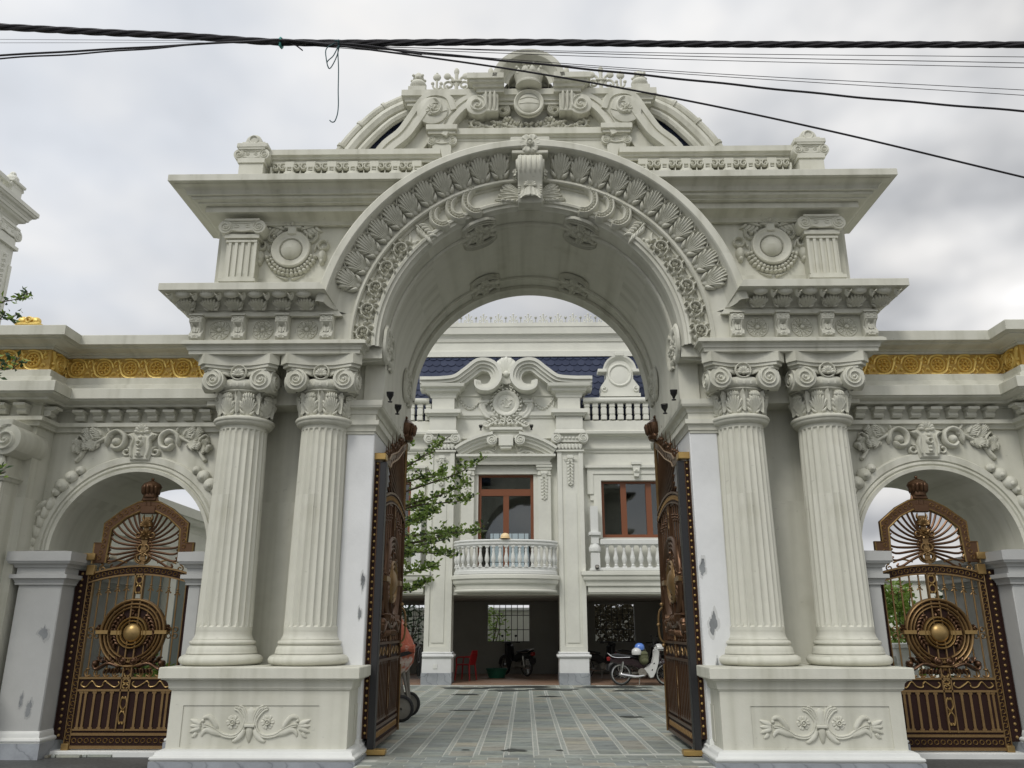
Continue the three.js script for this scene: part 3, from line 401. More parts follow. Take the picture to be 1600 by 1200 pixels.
{ // archivolt: plain outer rim, leaf cove, carved band, inner mouldings
  const A0 = -0.02, A1 = PI + 0.02;
  const prof = [[RO + 0.02, -0.9], [RO + 0.02, 0.20], [RO, 0.22], [RO - 0.085, 0.22], [RO - 0.10, 0.205], ...[0, 1, 2, 3, 4, 5, 6].map(i => { const t = i / 6 * PI / 2; return [lerp(RO - 0.105, RO - 0.42, 1 - cos(t)), lerp(0.19, -0.11, sin(t))]; }), [RO - 0.42, -0.075]], prof2 = [[RO - 0.42, -0.10], [RO - 0.42, -0.075], [RO - 0.455, -0.065], [RO - 0.47, -0.085], [RO - 0.47, -0.15], [RO - 0.50, -0.155], [RO - 0.505, -0.18], [RO - 0.71, -0.18], [RO - 0.71, -0.145], [RO - 0.735, -0.12], [RO - 0.765, -0.13], [RO - 0.77, -0.16], [RO - 0.81, -0.165], [RI + 0.03, -0.21], [RI + 0.005, -0.24], [RI, -0.30], [RI, -0.5]];
  part(gate, 'archivolt', [revolve(prof, 0.16, PI - 0.16, 96, 0, YC), revolve(prof2, A0, A1, 96, 0, YC)], M.paint, { crease: 32 });
  part(gate, 'arch_wall', [revolve([[RI + 0.02, -0.3], [RO - 0.06, -0.31], [RO - 0.06, ZB + 0.05], [RI + 0.02, ZB + 0.05]], -0.1, PI + 0.1, 64, 0, YC)], M.paint);
  for (const s of [-1, 1]) part(gate, 'arch_jamb', [box(s * RI, s * 2.265, 4.915, YC + 0.05, -0.6, -0.24), box(s * (RI + 0.002), s * 2.26, 4.36, YC + 0.05, ZB, -0.52)], M.paint);
  const lf = fin(fanLeaf(0.135, 0.30, 0.13)), bud = fin([acanthus(0.045, 0.12, 0.035, { nu: 6, nv: 6, curl: 0.8 })]);
  const n = 11, a0 = 0.33, a1 = PI / 2 - 0.165;
  for (const s of [-1, 1]) for (let i = 0; i < n; i++) {
    const a = s > 0 ? lerp(a0, a1, i / (n - 1)) : PI - lerp(a0, a1, i / (n - 1)), b = a + s * (a1 - a0) / (n - 1) / 2;
    const [x, y] = cy(RO - 0.40, a), m = part(gate, 'arch_leaf', lf, M.paint, { p: [x, y, -0.112], s: [1.13, 1.33, 1.2] }); m.rotation.set(0.22, 0, a - PI / 2, 'ZXY');
    const [u, v] = cy(RO - 0.17, b), k = part(gate, 'arch_bud', bud, M.paint, { p: [u, v, 0.0] }); k.rotation.set(0.9, 0, b - PI / 2, 'ZXY');
  }
  // carved band: five scrolls a side, three ribbed horns, a spray each side of the keystone
  const rin = { 1: fin(rinceau(0.138, 0.10, 1)), '-1': fin(rinceau(0.138, 0.10, -1)) }, tail = {};
  for (const s of [-1, 1]) tail[s] = fin([stroke([[s * -0.02, 0.12], [s * 0.03, 0.19], [s * 0.09, 0.23]], 0.025, 0.035, { t: 'drop', n: 8, k: 4 }), dome(0.035, 0.035, 0.04, [s * -0.055, 0.165, 0]), dome(0.026, 0.026, 0.035, [s * -0.075, 0.21, 0]), stroke([[s * -0.1, 0.02], [s * -0.085, 0.13], [s * -0.06, 0.22]], 0.018, 0.03, { n: 8, k: 4 })]);
  for (const s of [-1, 1]) {
    for (let i = 0; i < 5; i++) { const t = 0.065 + i * 0.148, a = s > 0 ? t : PI - t, [x, y] = cy(RO - 0.605, a); const m = part(gate, 'scroll_carving', rin[s], M.paint, { s: 1.1, p: [x, y, -0.18], r: [0, 0, a - PI / 2 + s * PI / 2] }); part(m, 'scroll_tendril', tail[s], M.paint, {}); }
    const horn = (L, w, beads) => { const pts = [[-s * 0.05, -0.135], [s * 0.03, -0.115], [s * 0.075, -0.03], [s * 0.05, 0.06], [-s * 0.01, 0.115], [-s * 0.07, 0.12]].map(q => [q[0] * L, q[1] * L]); const g = [stroke(pts, w, 0.14, { n: 20, groove: 0.5, k: 8 })]; const P = cr(pts, 15); for (let i = 1; i < 15; i++) g.push(dome(w * 0.36, w * 0.36, 0.125, [P[i].x, P[i].y, 0], 6, 3)); return fin(g); };
    [[0.845, 0.85], [0.97, 1.0], [1.09, 1.08], [1.205, 1.2]].forEach(([t, L], i) => {
      const a = s > 0 ? t : PI - t, [x, y] = cy(RO - 0.605, a);
      if (i === 0) part(gate, 'plume_carving', tf(leafSpray(0.34, 0.11, 0.09, 5, 0.25), [-0.14, 0, 0], [0, 0, 0], [1, s, 1]), M.paint, { p: [x, y, -0.18], r: [0, 0, a - PI / 2 + s * 1.25 + (s < 0 ? PI : 0) + PI] });
      else part(gate, 'horn_carving', horn(L * 1.2, 0.072), M.paint, { p: [x, y, -0.18], r: [0, 0, a - PI / 2] });
    });
    const sp = []; // foliage flowing from the keystone
    for (let k = 0; k < 6; k++) sp.push(stroke([[s * 0.10, -0.10 + k * 0.012], [s * (0.26 + k * 0.015), -0.12 + k * 0.05], [s * (0.44 - k * 0.02), -0.13 + k * 0.075], [s * (0.50 - k * 0.055), -0.10 + k * 0.085]], 0.045, 0.11, { t: 'drop', n: 12, groove: 0.4 }));
    for (let k = 0; k < 4; k++) sp.push(dome(0.05, 0.035, 0.10, [s * (0.17 + k * 0.07), -0.16 + k * 0.004, 0], 8, 3));
    sp.push(stroke([[s * 0.08, 0.16], [s * 0.30, 0.15], [s * 0.46, 0.11]], 0.022, 0.05, { n: 8 }));
    part(gate, 'keystone_foliage', sp, M.paint, { p: [0, YC + RO - 0.60, -0.18] });
  }
  // keystone console
  const ks = [tf(extr([[-0.05, 0.0], [0.12, 0.02], [0.17, 0.10], [0.17, 0.24], [0.22, 0.32], [0.31, 0.42], [0.335, 0.54], [0.29, 0.66], [0.2, 0.72], [-0.3, 0.72]], -0.17, 0.17, [], 0.012), [0, 0, 0], [0, -PI / 2, 0])];
  for (const x of [-0.135, -0.07, 0, 0.07, 0.135]) ks.push(stroke([[x, 0.38, 0.27], [x, 0.46, 0.315], [x, 0.56, 0.33], [x, 0.68, 0.27]], 0.022, 0.025, { n: 8, k: 4 }));
  ks.push(tf(shell(0.11, 0.05, 7), [0, 0.24, 0.17]), tf(acanthus(0.16, 0.22, 0.05), [0, 0.23, 0.165], [PI, PI, 0]));
  for (const q of [-1, 1]) { for (let k = 0; k < 6; k++) ks.push(dome(0.02, 0.02, 0.03, [q * 0.15, 0.14 + k * 0.035, 0.165], 7, 3)); ks.push(tf(acanthus(0.09, 0.16, 0.05, { nu: 8, nv: 8 }), [q * 0.17, 0.40, 0.18], [0, q * PI / 2, q * -0.9]), tf(voluteDisc(0.12, 0.02, q, 1.5), [q * 0.176, 0.55, 0.17], [0, q * PI / 2, 0])); }
  const kst = part(gate, 'keystone', ks, M.paint, { p: [0, YC + RI - 0.03, -0.10] });
  part(kst, 'keystone_cap', [bev(-0.27, 0.27, 0.83, 0.95, -0.2, 0.30, 0.012), box(-0.24, 0.24, 0.695, 0.83, -0.2, 0.25), bev(-0.25, 0.25, 0.69, 0.74, -0.19, 0.29, 0.008), ...tf(flower(0.155, 0.05, 6, 1), [0, 0.84, 0.30]), ring(0.03, 0.055, 0.05, 14, [0, 0.84, 0.31])], M.paint);
  // vault and its framed soffit with flower bosses
  part(gate, 'vault', [revolve([[RI + 0.004, -0.45], [RI + 0.004, ZB + 0.02]].reverse(), -0.01, PI + 0.01, 64, 0, YC)], M.paint);
  for (const z of [-0.62, ZB + 0.62]) part(gate, 'soffit_moulding', [revolve([[RI, z + 0.07], [RI - 0.03, z + 0.055], [RI - 0.035, z + 0.02], [RI - 0.015, z], [RI - 0.03, z - 0.03], [RI, z - 0.05]], 0.0, PI, 64, 0, YC)], M.paint);
  part(gate, 'rear_archivolt', [revolve([[RI, ZB + 0.30], [RI - 0.05, ZB + 0.29], [RI - 0.06, ZB + 0.2], [RI - 0.035, ZB + 0.16], [RI - 0.055, ZB + 0.10], [RI - 0.06, ZB], [RI + 0.3, ZB - 0.02]], 0, PI, 64, 0, YC)], M.paint);
  const boss = [...flower(0.2, 0.05, 7, 2)];
  for (const q of [-1, 1]) { for (let k = 0; k < 3; k++) boss.push(stroke([[q * (0.17 + k * 0.05), 0.26], [q * (0.28 + k * 0.055), 0.12], [q * (0.28 + k * 0.055), -0.12], [q * (0.17 + k * 0.05), -0.26]], 0.018, 0.04, { n: 12, k: 4 })); boss.push(...tf(leafSpray(0.22, 0.07, 0.045, 3, 0.1), [q * 0.10, 0, 0], [0, 0, 0], [q, 1, 1])); for (const w of [-1, 1]) boss.push(stroke([[q * 0.05, w * 0.13], [q * 0.14, w * 0.22], [q * 0.08, w * 0.27]], 0.04, 0.05, { t: 'drop', n: 6 })); }
  const bg = fin(boss);
  for (const z of [-0.60, ZB + 0.62]) for (const a of [0.03, 1.19, PI - 1.19, PI - 0.03]) { const [x, y] = cy(RI - 0.02, a), m = part(gate, 'soffit_boss', bg, M.paint, { p: [x, y, z] }); m.up.set(0, 0, 1); m.lookAt(gate.localToWorld(new THREE.Vector3(0, YC, z))); m.rotateZ(PI / 2); }
}
{ // crowning pediment in front of a curved tiled roof
  const ZF = -1.2, top = part(gate, 'pediment_wall', [box(-1.95, 1.95, 7.4, 9.62, -2.2, -1.42), box(-2.5, 2.5, 7.4, 8.9, -2.1, -1.46)], M.paint);
  part(gate, 'attic_roof', [box(-4.3, 4.3, 7.40, 7.50, -3.0, -0.5)], M.paint);
  part(gate, 'pediment_cornice', [sweep([[-0.3, 9.60], [0, 9.602], [0.0, 9.66], [0.03, 9.662], [0.035, 9.70], ...cavetto(0.04, 9.705, 0.075, 9.735, 3), [0.085, 9.737], [0.085, 9.845], [-0.9, 9.85]], [[-1.98, -2.3], [-1.98, -1.28], [1.98, -1.28], [1.98, -2.3]]), box(-1.95, 1.95, 9.615, 9.84, -2.3, -1.3)], M.paint, { crease: 30 });
  for (const s of [-1, 1]) {
    // large S scroll and the smaller one inside
    const S1 = [[s * 2.45, 8.36], [s * 2.28, 8.74], [s * 2.0, 9.02], [s * 1.80, 9.35], [s * 1.60, 9.66], [s * 1.37, 9.64], [s * 1.28, 9.42]];
    const S2 = [[s * 1.42, 9.0], [s * 1.25, 9.35], [s * 1.0, 9.61], [s * 0.80, 9.66], [s * 0.66, 9.56]];
    const mould = (pts, w, dz) => [[0, w, 0.0], [w * 0.55, w * 0.42, 0.05], [-w * 0.5, w * 0.36, 0.025]].map(([o, ww, z]) => { const P = cr(pts, 26).map((q, i, A) => { const a = A[Math.max(0, i - 1)], b = A[Math.min(A.length - 1, i + 1)], l = Math.hypot(b.x - a.x, b.y - a.y) || 1; return [q.x + s * (b.y - a.y) / l * -o * 1, q.y + s * (b.x - a.x) / l * o, z]; }); const N = P.length - 1, K = 6, p = [], I = []; P.forEach((q, i) => { const a = P[Math.max(0, i - 1)], b = P[Math.min(N, i + 1)], l = Math.hypot(b[0] - a[0], b[1] - a[1]) || 1, nx = -(b[1] - a[1]) / l, ny = (b[0] - a[0]) / l; for (const [u, v] of [[-1, -dz], [-1, 0], [-0.8, 0.035], [0.8, 0.035], [1, 0], [1, -dz]]) p.push(q[0] + nx * u * ww, q[1] + ny * u * ww, q[2] + v); }); for (let i = 0; i < N; i++) for (let k = 0; k < K - 1; k++) { const a = i * K + k, b = a + K; I.push(a, b, b + 1, a, b + 1, a + 1); } const e = N * K; for (let k = 1; k < K - 1; k++) I.push(0, k, k + 1, e, e + k + 1, e + k); return raw(p, I); });
    const sc = part(gate, 'large_scroll', [...mould(S1, 0.15, 0.35), tf(voluteDisc(0.25, 0.42, s, 0.6), [s * 1.55, 9.42, 0.07]), ...tf(flower(0.11, 0.05, 6, 1), [s * 1.55, 9.42, 0.08])], M.paint, { p: [0, 0, -1.22] });
    part(sc, 'scroll_side', [extr([[s * 2.5, 8.3], [s * 2.42, 8.6], [s * 2.1, 8.9], [s * 1.9, 9.2], [s * 1.6, 9.6], [s * 1.3, 9.4], [s * 1.5, 9.1], [s * 1.75, 8.7], [s * 2.0, 8.3]], -0.3, -0.06)], M.paint);
    part(gate, 'small_scroll', [...mould(S2, 0.13, 0.3), tf(voluteDisc(0.185, 0.36, s, 1.7), [s * 0.83, 9.52, 0.09])], M.paint, { p: [0, 0, -1.243] });
    part(gate, 'fan_carving', tf(shell(0.36, 0.06, 9), [0, 0, 0], [0, 0, s * -0.9]), M.paint, { p: [s * 1.02, 9.14, -1.40] });
    // shelf pier with little scroll cap
    const mp = part(gate, 'pediment_pier', [box(s * 1.24, s * 1.54, 8.2, 8.98, -1.5, -1.24), box(s * 1.17, s * 1.61, 9.0, 9.05, -1.5, -1.17), bev(s * 1.14, s * 1.64, 9.05, 9.15, -1.5, -1.13, 0.01)], M.paint);
    part(mp, 'pier_capital', colShape.ionic, M.paint, { p: [s * 1.39, 8.84, -1.25], s: [0.72, 0.8, 0.9] });
    part(gate, 'side_foliage', [...tf(leafSpray(0.5, 0.11, 0.07, 4, 0.7), [0, 0, 0], [0, 0, 0], [-1 * s * -1, 1, 1])].map(g => tf(g, [s * 1.66, 8.74, 0])), M.paint, { p: [0, 0, -1.44] });
    // console pilaster beside the shield
    part(gate, 'console', [bev(s * 0.49, s * 0.75, 9.40, 9.74, -1.5, -1.16, 0.012), ...[0, 1, 2].map(k => stroke([[s * (0.55 + k * 0.07), 9.42, -1.16], [s * (0.55 + k * 0.07), 9.6, -1.13], [s * (0.55 + k * 0.07), 9.74, -1.10]], 0.024, 0.03, { n: 6, k: 4 }))], M.paint);
  }
  part(gate, 'pediment_shelf', [sweep([[-0.2, 8.93], [0, 8.932], [0, 8.975], [0.02, 8.977], ...cavetto(0.02, 8.98, 0.06, 9.01, 3), [0.07, 9.012], [0.07, 9.12], [-0.3, 9.13]], [[-1.24, -1.28], [1.24, -1.28]]), box(-1.24, 1.24, 8.2, 8.96, -1.5, -1.29)], M.paint, { crease: 30 });
  // broken cornice with round hood, crown, shield and foliage
  const hood = [[-0.24, 0]]; const prof = [[-0.3, 0], [0, 0.002], [0.01, 0.06], [0.04, 0.065], ...cyma(0.05, 0.07, 0.12, 0.16, 3), [0.15, 0.162], [0.15, 0.26], [-0.3, 0.27]];
    for (const s of [-1, 1]) { const xs = [s * 0.40, s * 0.84].sort((a, b) => a - b); part(gate, 'hood_cornice', [sweep(prof, s < 0 ? [[xs[0], -1.5], [xs[0], -1.14], [xs[1], -1.14]] : [[xs[0], -1.14], [xs[1], -1.14], [xs[1], -1.5]]), box(xs[0], xs[1], 0, 0.265, -1.5, -1.15)], M.paint, { p: [0, 9.74, 0], crease: 30 }); }
  part(gate, 'hood_arch', [revolve([[0.34, -1.5], [0.34, -1.16], [0.40, -1.14], [0.42, -1.10], [0.47, -1.06], [0.50, -1.0], [0.53, -0.99], [0.60, -0.99], [0.60, -1.5]].map(q => [q[0] * 0.98, q[1]]).reverse(), 0.12, PI - 0.12, 32, 0, 9.86), box(-0.36, 0.36, 9.6, 10.1, -1.6, -1.36), box(-0.5, 0.5, 9.8, 10.0, -1.9, -1.36)], M.paint, { crease: 32 });
  const crw = [lathe([[0.02, 0], [0.17, 0.0], [0.21, 0.02], [0.215, 0.05], [0.20, 0.07], [0.22, 0.16], [0.235, 0.2], [0.05, 0.22]], 20), ball(0.035, [0, 0.33, 0.1])];
  for (let i = 0; i < 10; i++) { const a = 2 * PI * i / 10; crw.push(tf(stroke([[0, 0], [0, 0.06], [0, 0.13]], 0.055, 0.03, { t: 'drop', n: 6, k: 4 }), [0.21 * cos(a), 0.17, 0.21 * sin(a)], [0.15, PI / 2 - a, 0]), ball(0.026, [0.24 * cos(a), 0.30, 0.24 * sin(a)], 7, 5)); }
  part(gate, 'crown_carving', crw, M.paint, { p: [0, 9.83, -1.18] });
  const sh = [tf(lathe([[0.245, 0], [0.245, 0.05], ...torus(0.22, 0.05, 0.09, 0.02, 4), [0.195, 0.06], [0.18, 0.05]], 28), [0, 0, 0], [PI / 2, 0, 0], [1, 1, 1]), dome(0.185, 0.185, 0.06, [0, 0, 0.03], 20, 4), stroke([[-0.15, 0.06, 0.07], [0, 0.09, 0.09], [0.15, 0.06, 0.07]], 0.014, 0.016, { n: 8, k: 4 }), stroke([[-0.16, -0.02, 0.07], [0, -0.02, 0.09], [0.16, -0.02, 0.07]], 0.012, 0.014, { n: 8, k: 4 })];
  part(gate, 'shield', sh, M.paint, { p: [0, 9.55, -1.22], s: [1, 1.02, 1] });
  const fo = [];
  for (const s of [-1, 1]) {
    fo.push(stroke(spiral(s * 0.36, 9.52, 0.10, 0.03, PI / 2, s * 1.4, 18), 0.028, 0.06, { n: 22, groove: 0.4 }), stroke([[s * 0.22, 9.72], [s * 0.32, 9.66], [s * 0.44, 9.62]], 0.035, 0.06, { t: 'drop', n: 8 }), stroke(spiral(s * 0.30, 9.76, 0.07, 0.02, PI, -s * 1.2, 14), 0.02, 0.05, { n: 18 }));
    for (let k = 0; k < 3; k++) fo.push(...tf(flower(0.085, 0.05, 6, 1), [s * (0.16 + k * 0.13), 9.24 + (k % 2) * 0.08, 0.02]));
    for (let k = 0; k < 4; k++) fo.push(...tf(leafSpray(0.26, 0.09, 0.06, 3, 0.4), [0, 0, 0], [0, 0, 0], [s, 1, 1]).map(g => tf(g, [s * (0.12 + k * 0.16), 9.14 + (k % 2) * 0.06, 0])));
    fo.push(stroke(spiral(s * 0.72, 9.24, 0.1, 0.03, PI / 2, -s * 1.2, 16), 0.024, 0.06, { n: 20 }));
    fo.push(stroke([[0, 9.22], [s * 0.04, 9.28], [s * 0.09, 9.30]], 0.03, 0.05, { t: 'drop', n: 6 }), stroke([[0, 9.20], [s * 0.05, 9.18], [s * 0.09, 9.15]], 0.03, 0.05, { t: 'drop', n: 6 }));
  }
  part(gate, 'shield_foliage', fo, M.paint, { p: [0, 0, -1.36], s: [1.16, 1, 1.7] });
  // cresting of palmettes and scrolls, pine-cone finials
  const pal = [];
  for (const s of [-1, 1]) pal.push(tube(spiral(s * 0.11, 0.10, 0.085, 0.03, -PI / 2, s * 1.2, 14), 0.02, { n: 18, k: 5 }), tube([[s * 0.02, 0.1, 0], [s * 0.07, 0.22, 0], [s * 0.13, 0.25, 0]], 0.022, { n: 6, k: 5 }), ball(0.055, [s * 0.135, 0.25, 0], 8, 6, [1, 1, 0.6]), tube([[s * 0.05, 0, 0], [s * 0.2, 0.03, 0], [s * 0.24, 0.09, 0]], 0.018, { n: 6, k: 5 }));
  pal.push(tube([[0, 0, 0], [0, 0.3, 0]], 0.03, { k: 6 }), ball(0.05, [0, 0.33, 0], 8, 6, [0.8, 1.3, 0.7]), bev(-0.08, 0.08, 0.14, 0.17, -0.04, 0.04, 0.008));
  const bt = [tube([[0, 0, 0], [0, 0.2, 0]], 0.018, { k: 5 }), ball(0.06, [0, 0.235, 0], 10, 8, [1, 1, 0.6]), ball(0.018, [0, 0.30, 0], 6, 5)]; for (const s of [-1, 1]) bt.push(tube([[0, 0.02, 0], [s * 0.05, 0.06, 0], [s * 0.06, 0.12, 0]], 0.016, { n: 6, k: 5 }), ball(0.028, [s * 0.062, 0.13, 0], 7, 5));
  const pg = fin(pal), bg2 = fin(bt);
  for (const s of [-1, 1]) {
    for (const x of [1.18, 0.62]) part(gate, 'cresting_palmette', pg, M.paint, { p: [s * x, 9.85, -1.25], s: 1.12 });
    for (const x of [1.50, 0.90]) part(gate, 'cresting_bud', bg2, M.paint, { p: [s * x, 9.85, -1.25], s: 1.12 });
    const fn = [bev(-0.17, 0.17, 0, 0.10, -0.17, 0.17, 0.01), lathe([[0.05, 0.1], [0.12, 0.11], [0.12, 0.13], [0.15, 0.17], [0.16, 0.22], [0.13, 0.28], [0.09, 0.31], [0.10, 0.32], [0.11, 0.36], [0.09, 0.43], [0.04, 0.49], [0.002, 0.52]], 18)];
    for (let i = 0; i < 8; i++) { const a = PI * i / 4; fn.push(ball(0.03, [0.125 * cos(a), 0.33 + (i % 2) * 0.06, 0.125 * sin(a)], 6, 5)); }
    part(gate, 'finial', fn, M.paint, { p: [s * 1.82, 9.85, -1.36], s: 0.86 });
    // curved roof behind: quarter-round tiled slope, hip rib with rings
    const RR = 1.45, hp = cr([[s * 1.95, 10.04], [s * 2.14, 9.95], [s * 2.48, 9.76], [s * 2.76, 9.48], [s * 3.01, 9.16], [s * 3.16, 8.88], [s * 3.24, 8.66]], 14).map(q => [q.x, q.y, -1.62]);
    const rib = part(gate, 'roof_rib', tube(hp, 0.075, { k: 9 }), M.paint); part(gate, 'roof_fillet', tube(hp.map((q, k) => [q[0] - s * 0.13, q[1] - 0.13, q[2] + 0.05]), 0.10, { k: 8 }), M.paint); part(gate, 'roof_fillet', tube(hp.map((q, k) => [q[0] - s * 0.25, q[1] - 0.25, q[2] + 0.07]), 0.07, { k: 8 }), M.paint);
    for (const i of [1, 4, 7, 10]) { const a = hp[i], b = hp[i + 1], l = Math.hypot(b[0] - a[0], b[1] - a[1]); part(rib, 'rib_ring', tube([a, a.map((v, k) => v + (b[k] - v) / l * 0.05)], 0.095, { k: 10 }), M.paint); }
    const pts = [[s * 1.6, 7.6], ...hp.map(q => [q[0] - s * 0.05, q[1]]), [s * 3.2, 7.6]], gr = tf(extr(s < 0 ? pts : pts, -3.4, -1.66), [0, 0, 0]);
    const roof = part(gate, 'curved_roof', gr, M.tileBlue2);
    const tg = fin(bev(-0.1, 0.1, -0.06, 0.06, 0, 0.02, 0.006)); for (let j = 0; j < 11; j++) for (let i = 0; i < 8; i++) { const y = 8.2 + j * 0.115, x = 1.95 + i * 0.21 + (j % 2) * 0.105; const lim = hp.reduce((m, q) => Math.abs(q[1] - y) < Math.abs(m[1] - y) ? q : m); if (x < Math.abs(lim[0]) - 0.3 && y < lim[1] + 0.1) part(roof, 'roof_tile', tg, rnd() < 0.5 ? M.tileBlue : M.tileBlue2, { p: [s * x, y, -1.655], r: [-0.12, 0, 0] }); }
    const post = part(gate, 'scroll_foot', [bev(s * 2.36, s * 2.55, 7.6, 8.72, -1.5, -1.2, 0.01)], M.paint);
  }
}

// ---------------------------------------------------------------- side walls with arched gateways
const modil = fin([box(-0.075, 0.075, 0.10, 0.135, 0, 0.17), extr([[0, 0], [0.07, 0.005], [0.10, 0.035], [0.085, 0.07], [0.13, 0.085], [0.155, 0.11], [0, 0.12]], -0.065, 0.065).constructor && tf(extr([[0, 0], [0.07, 0.005], [0.10, 0.035], [0.085, 0.07], [0.13, 0.085], [0.155, 0.11], [0, 0.12]], -0.065, 0.065, [], 0.006), [0, 0, 0], [0, -PI / 2, 0])]);
const gildA = { 1: null, '-1': null };
for (const d of [1, -1]) {
  const g = [ring(0.075, 0.102, 0.03, 20), ring(0.02, 0.04, 0.035, 10)];
  for (let k = 0; k < 4; k++) { const a = k * PI / 2 + 0.4; g.push(stroke([[0.03 * cos(a), 0.03 * sin(a)], [0.08 * cos(a), 0.08 * sin(a)]], 0.014, 0.025, { n: 3, k: 4 }), dome(0.018, 0.018, 0.022, [0.055 * cos(a + 0.8), 0.055 * sin(a + 0.8), 0], 6, 3)); }
  g.push(stroke([[d * -0.10, -0.11], [d * 0.0, -0.118], [d * 0.09, -0.085], [d * 0.135, 0.0], [d * 0.16, 0.08], [d * 0.20, 0.115]], 0.022, 0.03, { n: 16, k: 5, groove: 0.5 }), stroke([[d * 0.10, 0.11], [d * 0.0, 0.118], [d * -0.09, 0.085], [d * -0.135, 0.0]], 0.02, 0.028, { n: 12, k: 5, groove: 0.5 }));
  for (const q of [-1, 1]) g.push(stroke([[d * q * 0.11, q * 0.09], [d * q * 0.15, q * 0.05], [d * q * 0.18, q * 0.09]], 0.02, 0.03, { t: 'drop', n: 6, k: 4 }), stroke([[d * q * 0.125, q * -0.04], [d * q * 0.155, q * -0.10], [d * q * 0.12, q * -0.12]], 0.018, 0.03, { t: 'drop', n: 6, k: 4 }), dome(0.02, 0.02, 0.028, [d * q * 0.165, q * -0.03, 0], 7, 3));
  gildA[d] = fin(g);
}
function makeWall(s) {
  const w = thing('boundary_wall', s < 0 ? 'left cream boundary wall with gilded frieze, arched side gateway and carved garland, left of the big arch' : 'right cream boundary wall with gilded frieze, arched side gateway and carved garland, right of the big arch', 'wall');
  const ZW = -0.85, CX = 5.33, R = 1.05, YS = 2.45, D = -2.25;
  const out = [[s * 7.2, -0.2], [s * 7.2, 5.2], [s * 4.25, 5.2], [s * 4.25, -0.2], [s * (CX - R), -0.2], ...Array.from({ length: 33 }, (_, i) => { const a = PI - PI * i / 32; return [s * (CX + R * cos(a)), YS + R * sin(a)]; }), [s * (CX + R), -0.2]];
  part(w, 'wall', [extr(out, D, ZW), box(s * 6.60, s * 14, -0.2, 5.2, D, -0.45)], M.paint, { crease: 20 });
  part(w, 'arch_moulding', [revolve([[R + 0.235, ZW - 0.01], [R + 0.23, ZW + 0.03], [R + 0.21, ZW + 0.055], [R + 0.13, ZW + 0.055], [R + 0.12, ZW + 0.03], ...[0, 1, 2, 3].map(i => [R + 0.115 - i * 0.02, ZW + 0.03 + 0.03 * sin(i)]), [R + 0.045, ZW + 0.045], [R + 0.04, ZW + 0.07], [R - 0.005, ZW + 0.065], [R - 0.01, ZW - 0.1]], 0, PI, 56, s * CX, YS)], M.paint, { crease: 30 });
  const path = s < 0 ? [[-14, -0.45], [-6.60, -0.45], [-6.60, ZW], [-4.2, ZW]] : [[4.2, ZW], [6.60, ZW], [6.60, -0.45], [14, -0.45]];
  part(w, 'architrave', sweep([[0, 4.045], [0.05, 4.05], [0.055, 4.075], ...cavetto(0.06, 4.08, 0.10, 4.11, 3), [0.115, 4.112], [0.115, 4.165], [0.10, 4.17], [0.03, 4.175]], path), M.paint, { crease: 30 });
  part(w, 'cornice', sweep([[0.03, 4.17], [0.03, 4.335], [0.05, 4.34], [0.06, 4.365], [0.20, 4.37], [0.21, 4.40], ...ovolo(0.22, 4.405, 0.33, 4.445, 3), [0.355, 4.447], [0.355, 4.58], [0.345, 4.59], [0.20, 4.605], [0.19, 4.69], ...cavetto(0.15, 4.695, 0.13, 4.715, 2), [0.13, 4.80], [0.115, 4.812], [0.05, 4.82]], path), M.paint, { crease: 30 });
  part(w, 'coping', sweep([[0.045, 5.115], [0.075, 5.12], [0.08, 5.15], [0.10, 5.152], ...cyma(0.11, 5.155, 0.30, 5.205, 4), [0.36, 5.207], [0.385, 5.215], [0.385, 5.345], [0.37, 5.355], [-1.2, 5.40]], path), M.paint, { crease: 30 });
  part(w, 'frieze_back', sweep([[0.05, 4.815], [0.05, 5.118]], path), M.goldDark);
  for (let i = 0; i < 13; i++) {
    const bay = i > 5, x = bay ? 6.60 + 0.18 + (i - 6) * 0.345 : 4.52 + i * 0.372; if (x > 8.7) break;
    part(w, 'gilded_scroll', gildA[s], M.gold, { p: [s * x, 4.966, (bay ? -0.45 : ZW) + 0.05], s: [1.02, 1.13, 1.3] });
  }
  part(w, 'gilded_scroll', gildA[s], M.gold, { p: [s * 6.55, 4.966, -0.62], r: [0, -s * PI / 2, 0], s: [1.0, 1.13, 1.3] });
  for (let i = 0; i < 8; i++) part(w, 'modillion', modil, M.paint, { p: [s * (4.46 + i * 0.25), 4.195, ZW + 0.03] });
  for (let i = 0; i < 8; i++) part(w, 'modillion', modil, M.paint, { p: [s * (6.78 + i * 0.27), 4.195, -0.42] });
  part(w, 'modillion', modil, M.paint, { p: [s * 6.57, 4.195, -0.55], r: [0, -s * PI / 2, 0] });
  // garland over the arch: cartouche, scrolls, leaves, hanging beads
  const at = (a, r) => [s * CX + r * cos(a), YS + r * sin(a)];
  const ct = [extr([[-0.13, -0.02], [0.13, -0.02], [0.16, 0.1], [0.12, 0.25], [0.22, 0.34], [0.12, 0.37], [0.09, 0.46], [-0.09, 0.46], [-0.12, 0.37], [-0.22, 0.34], [-0.12, 0.25], [-0.16, 0.1]], -0.02, 0.07, [], 0.018), stroke([[0, 0], [0, 0.15], [0, 0.34]], 0.085, 0.085, { n: 8, z: 0.03 }), ring(0.02, 0.05, 0.05, 14, [0, 0.20, 0.11]), ...[0.07, 0.12, 0.28].map(y => dome(0.03, 0.025, 0.04, [0, y, 0.105])), ...tf(shell(0.13, 0.06, 7), [0, 0.36, 0.06])];
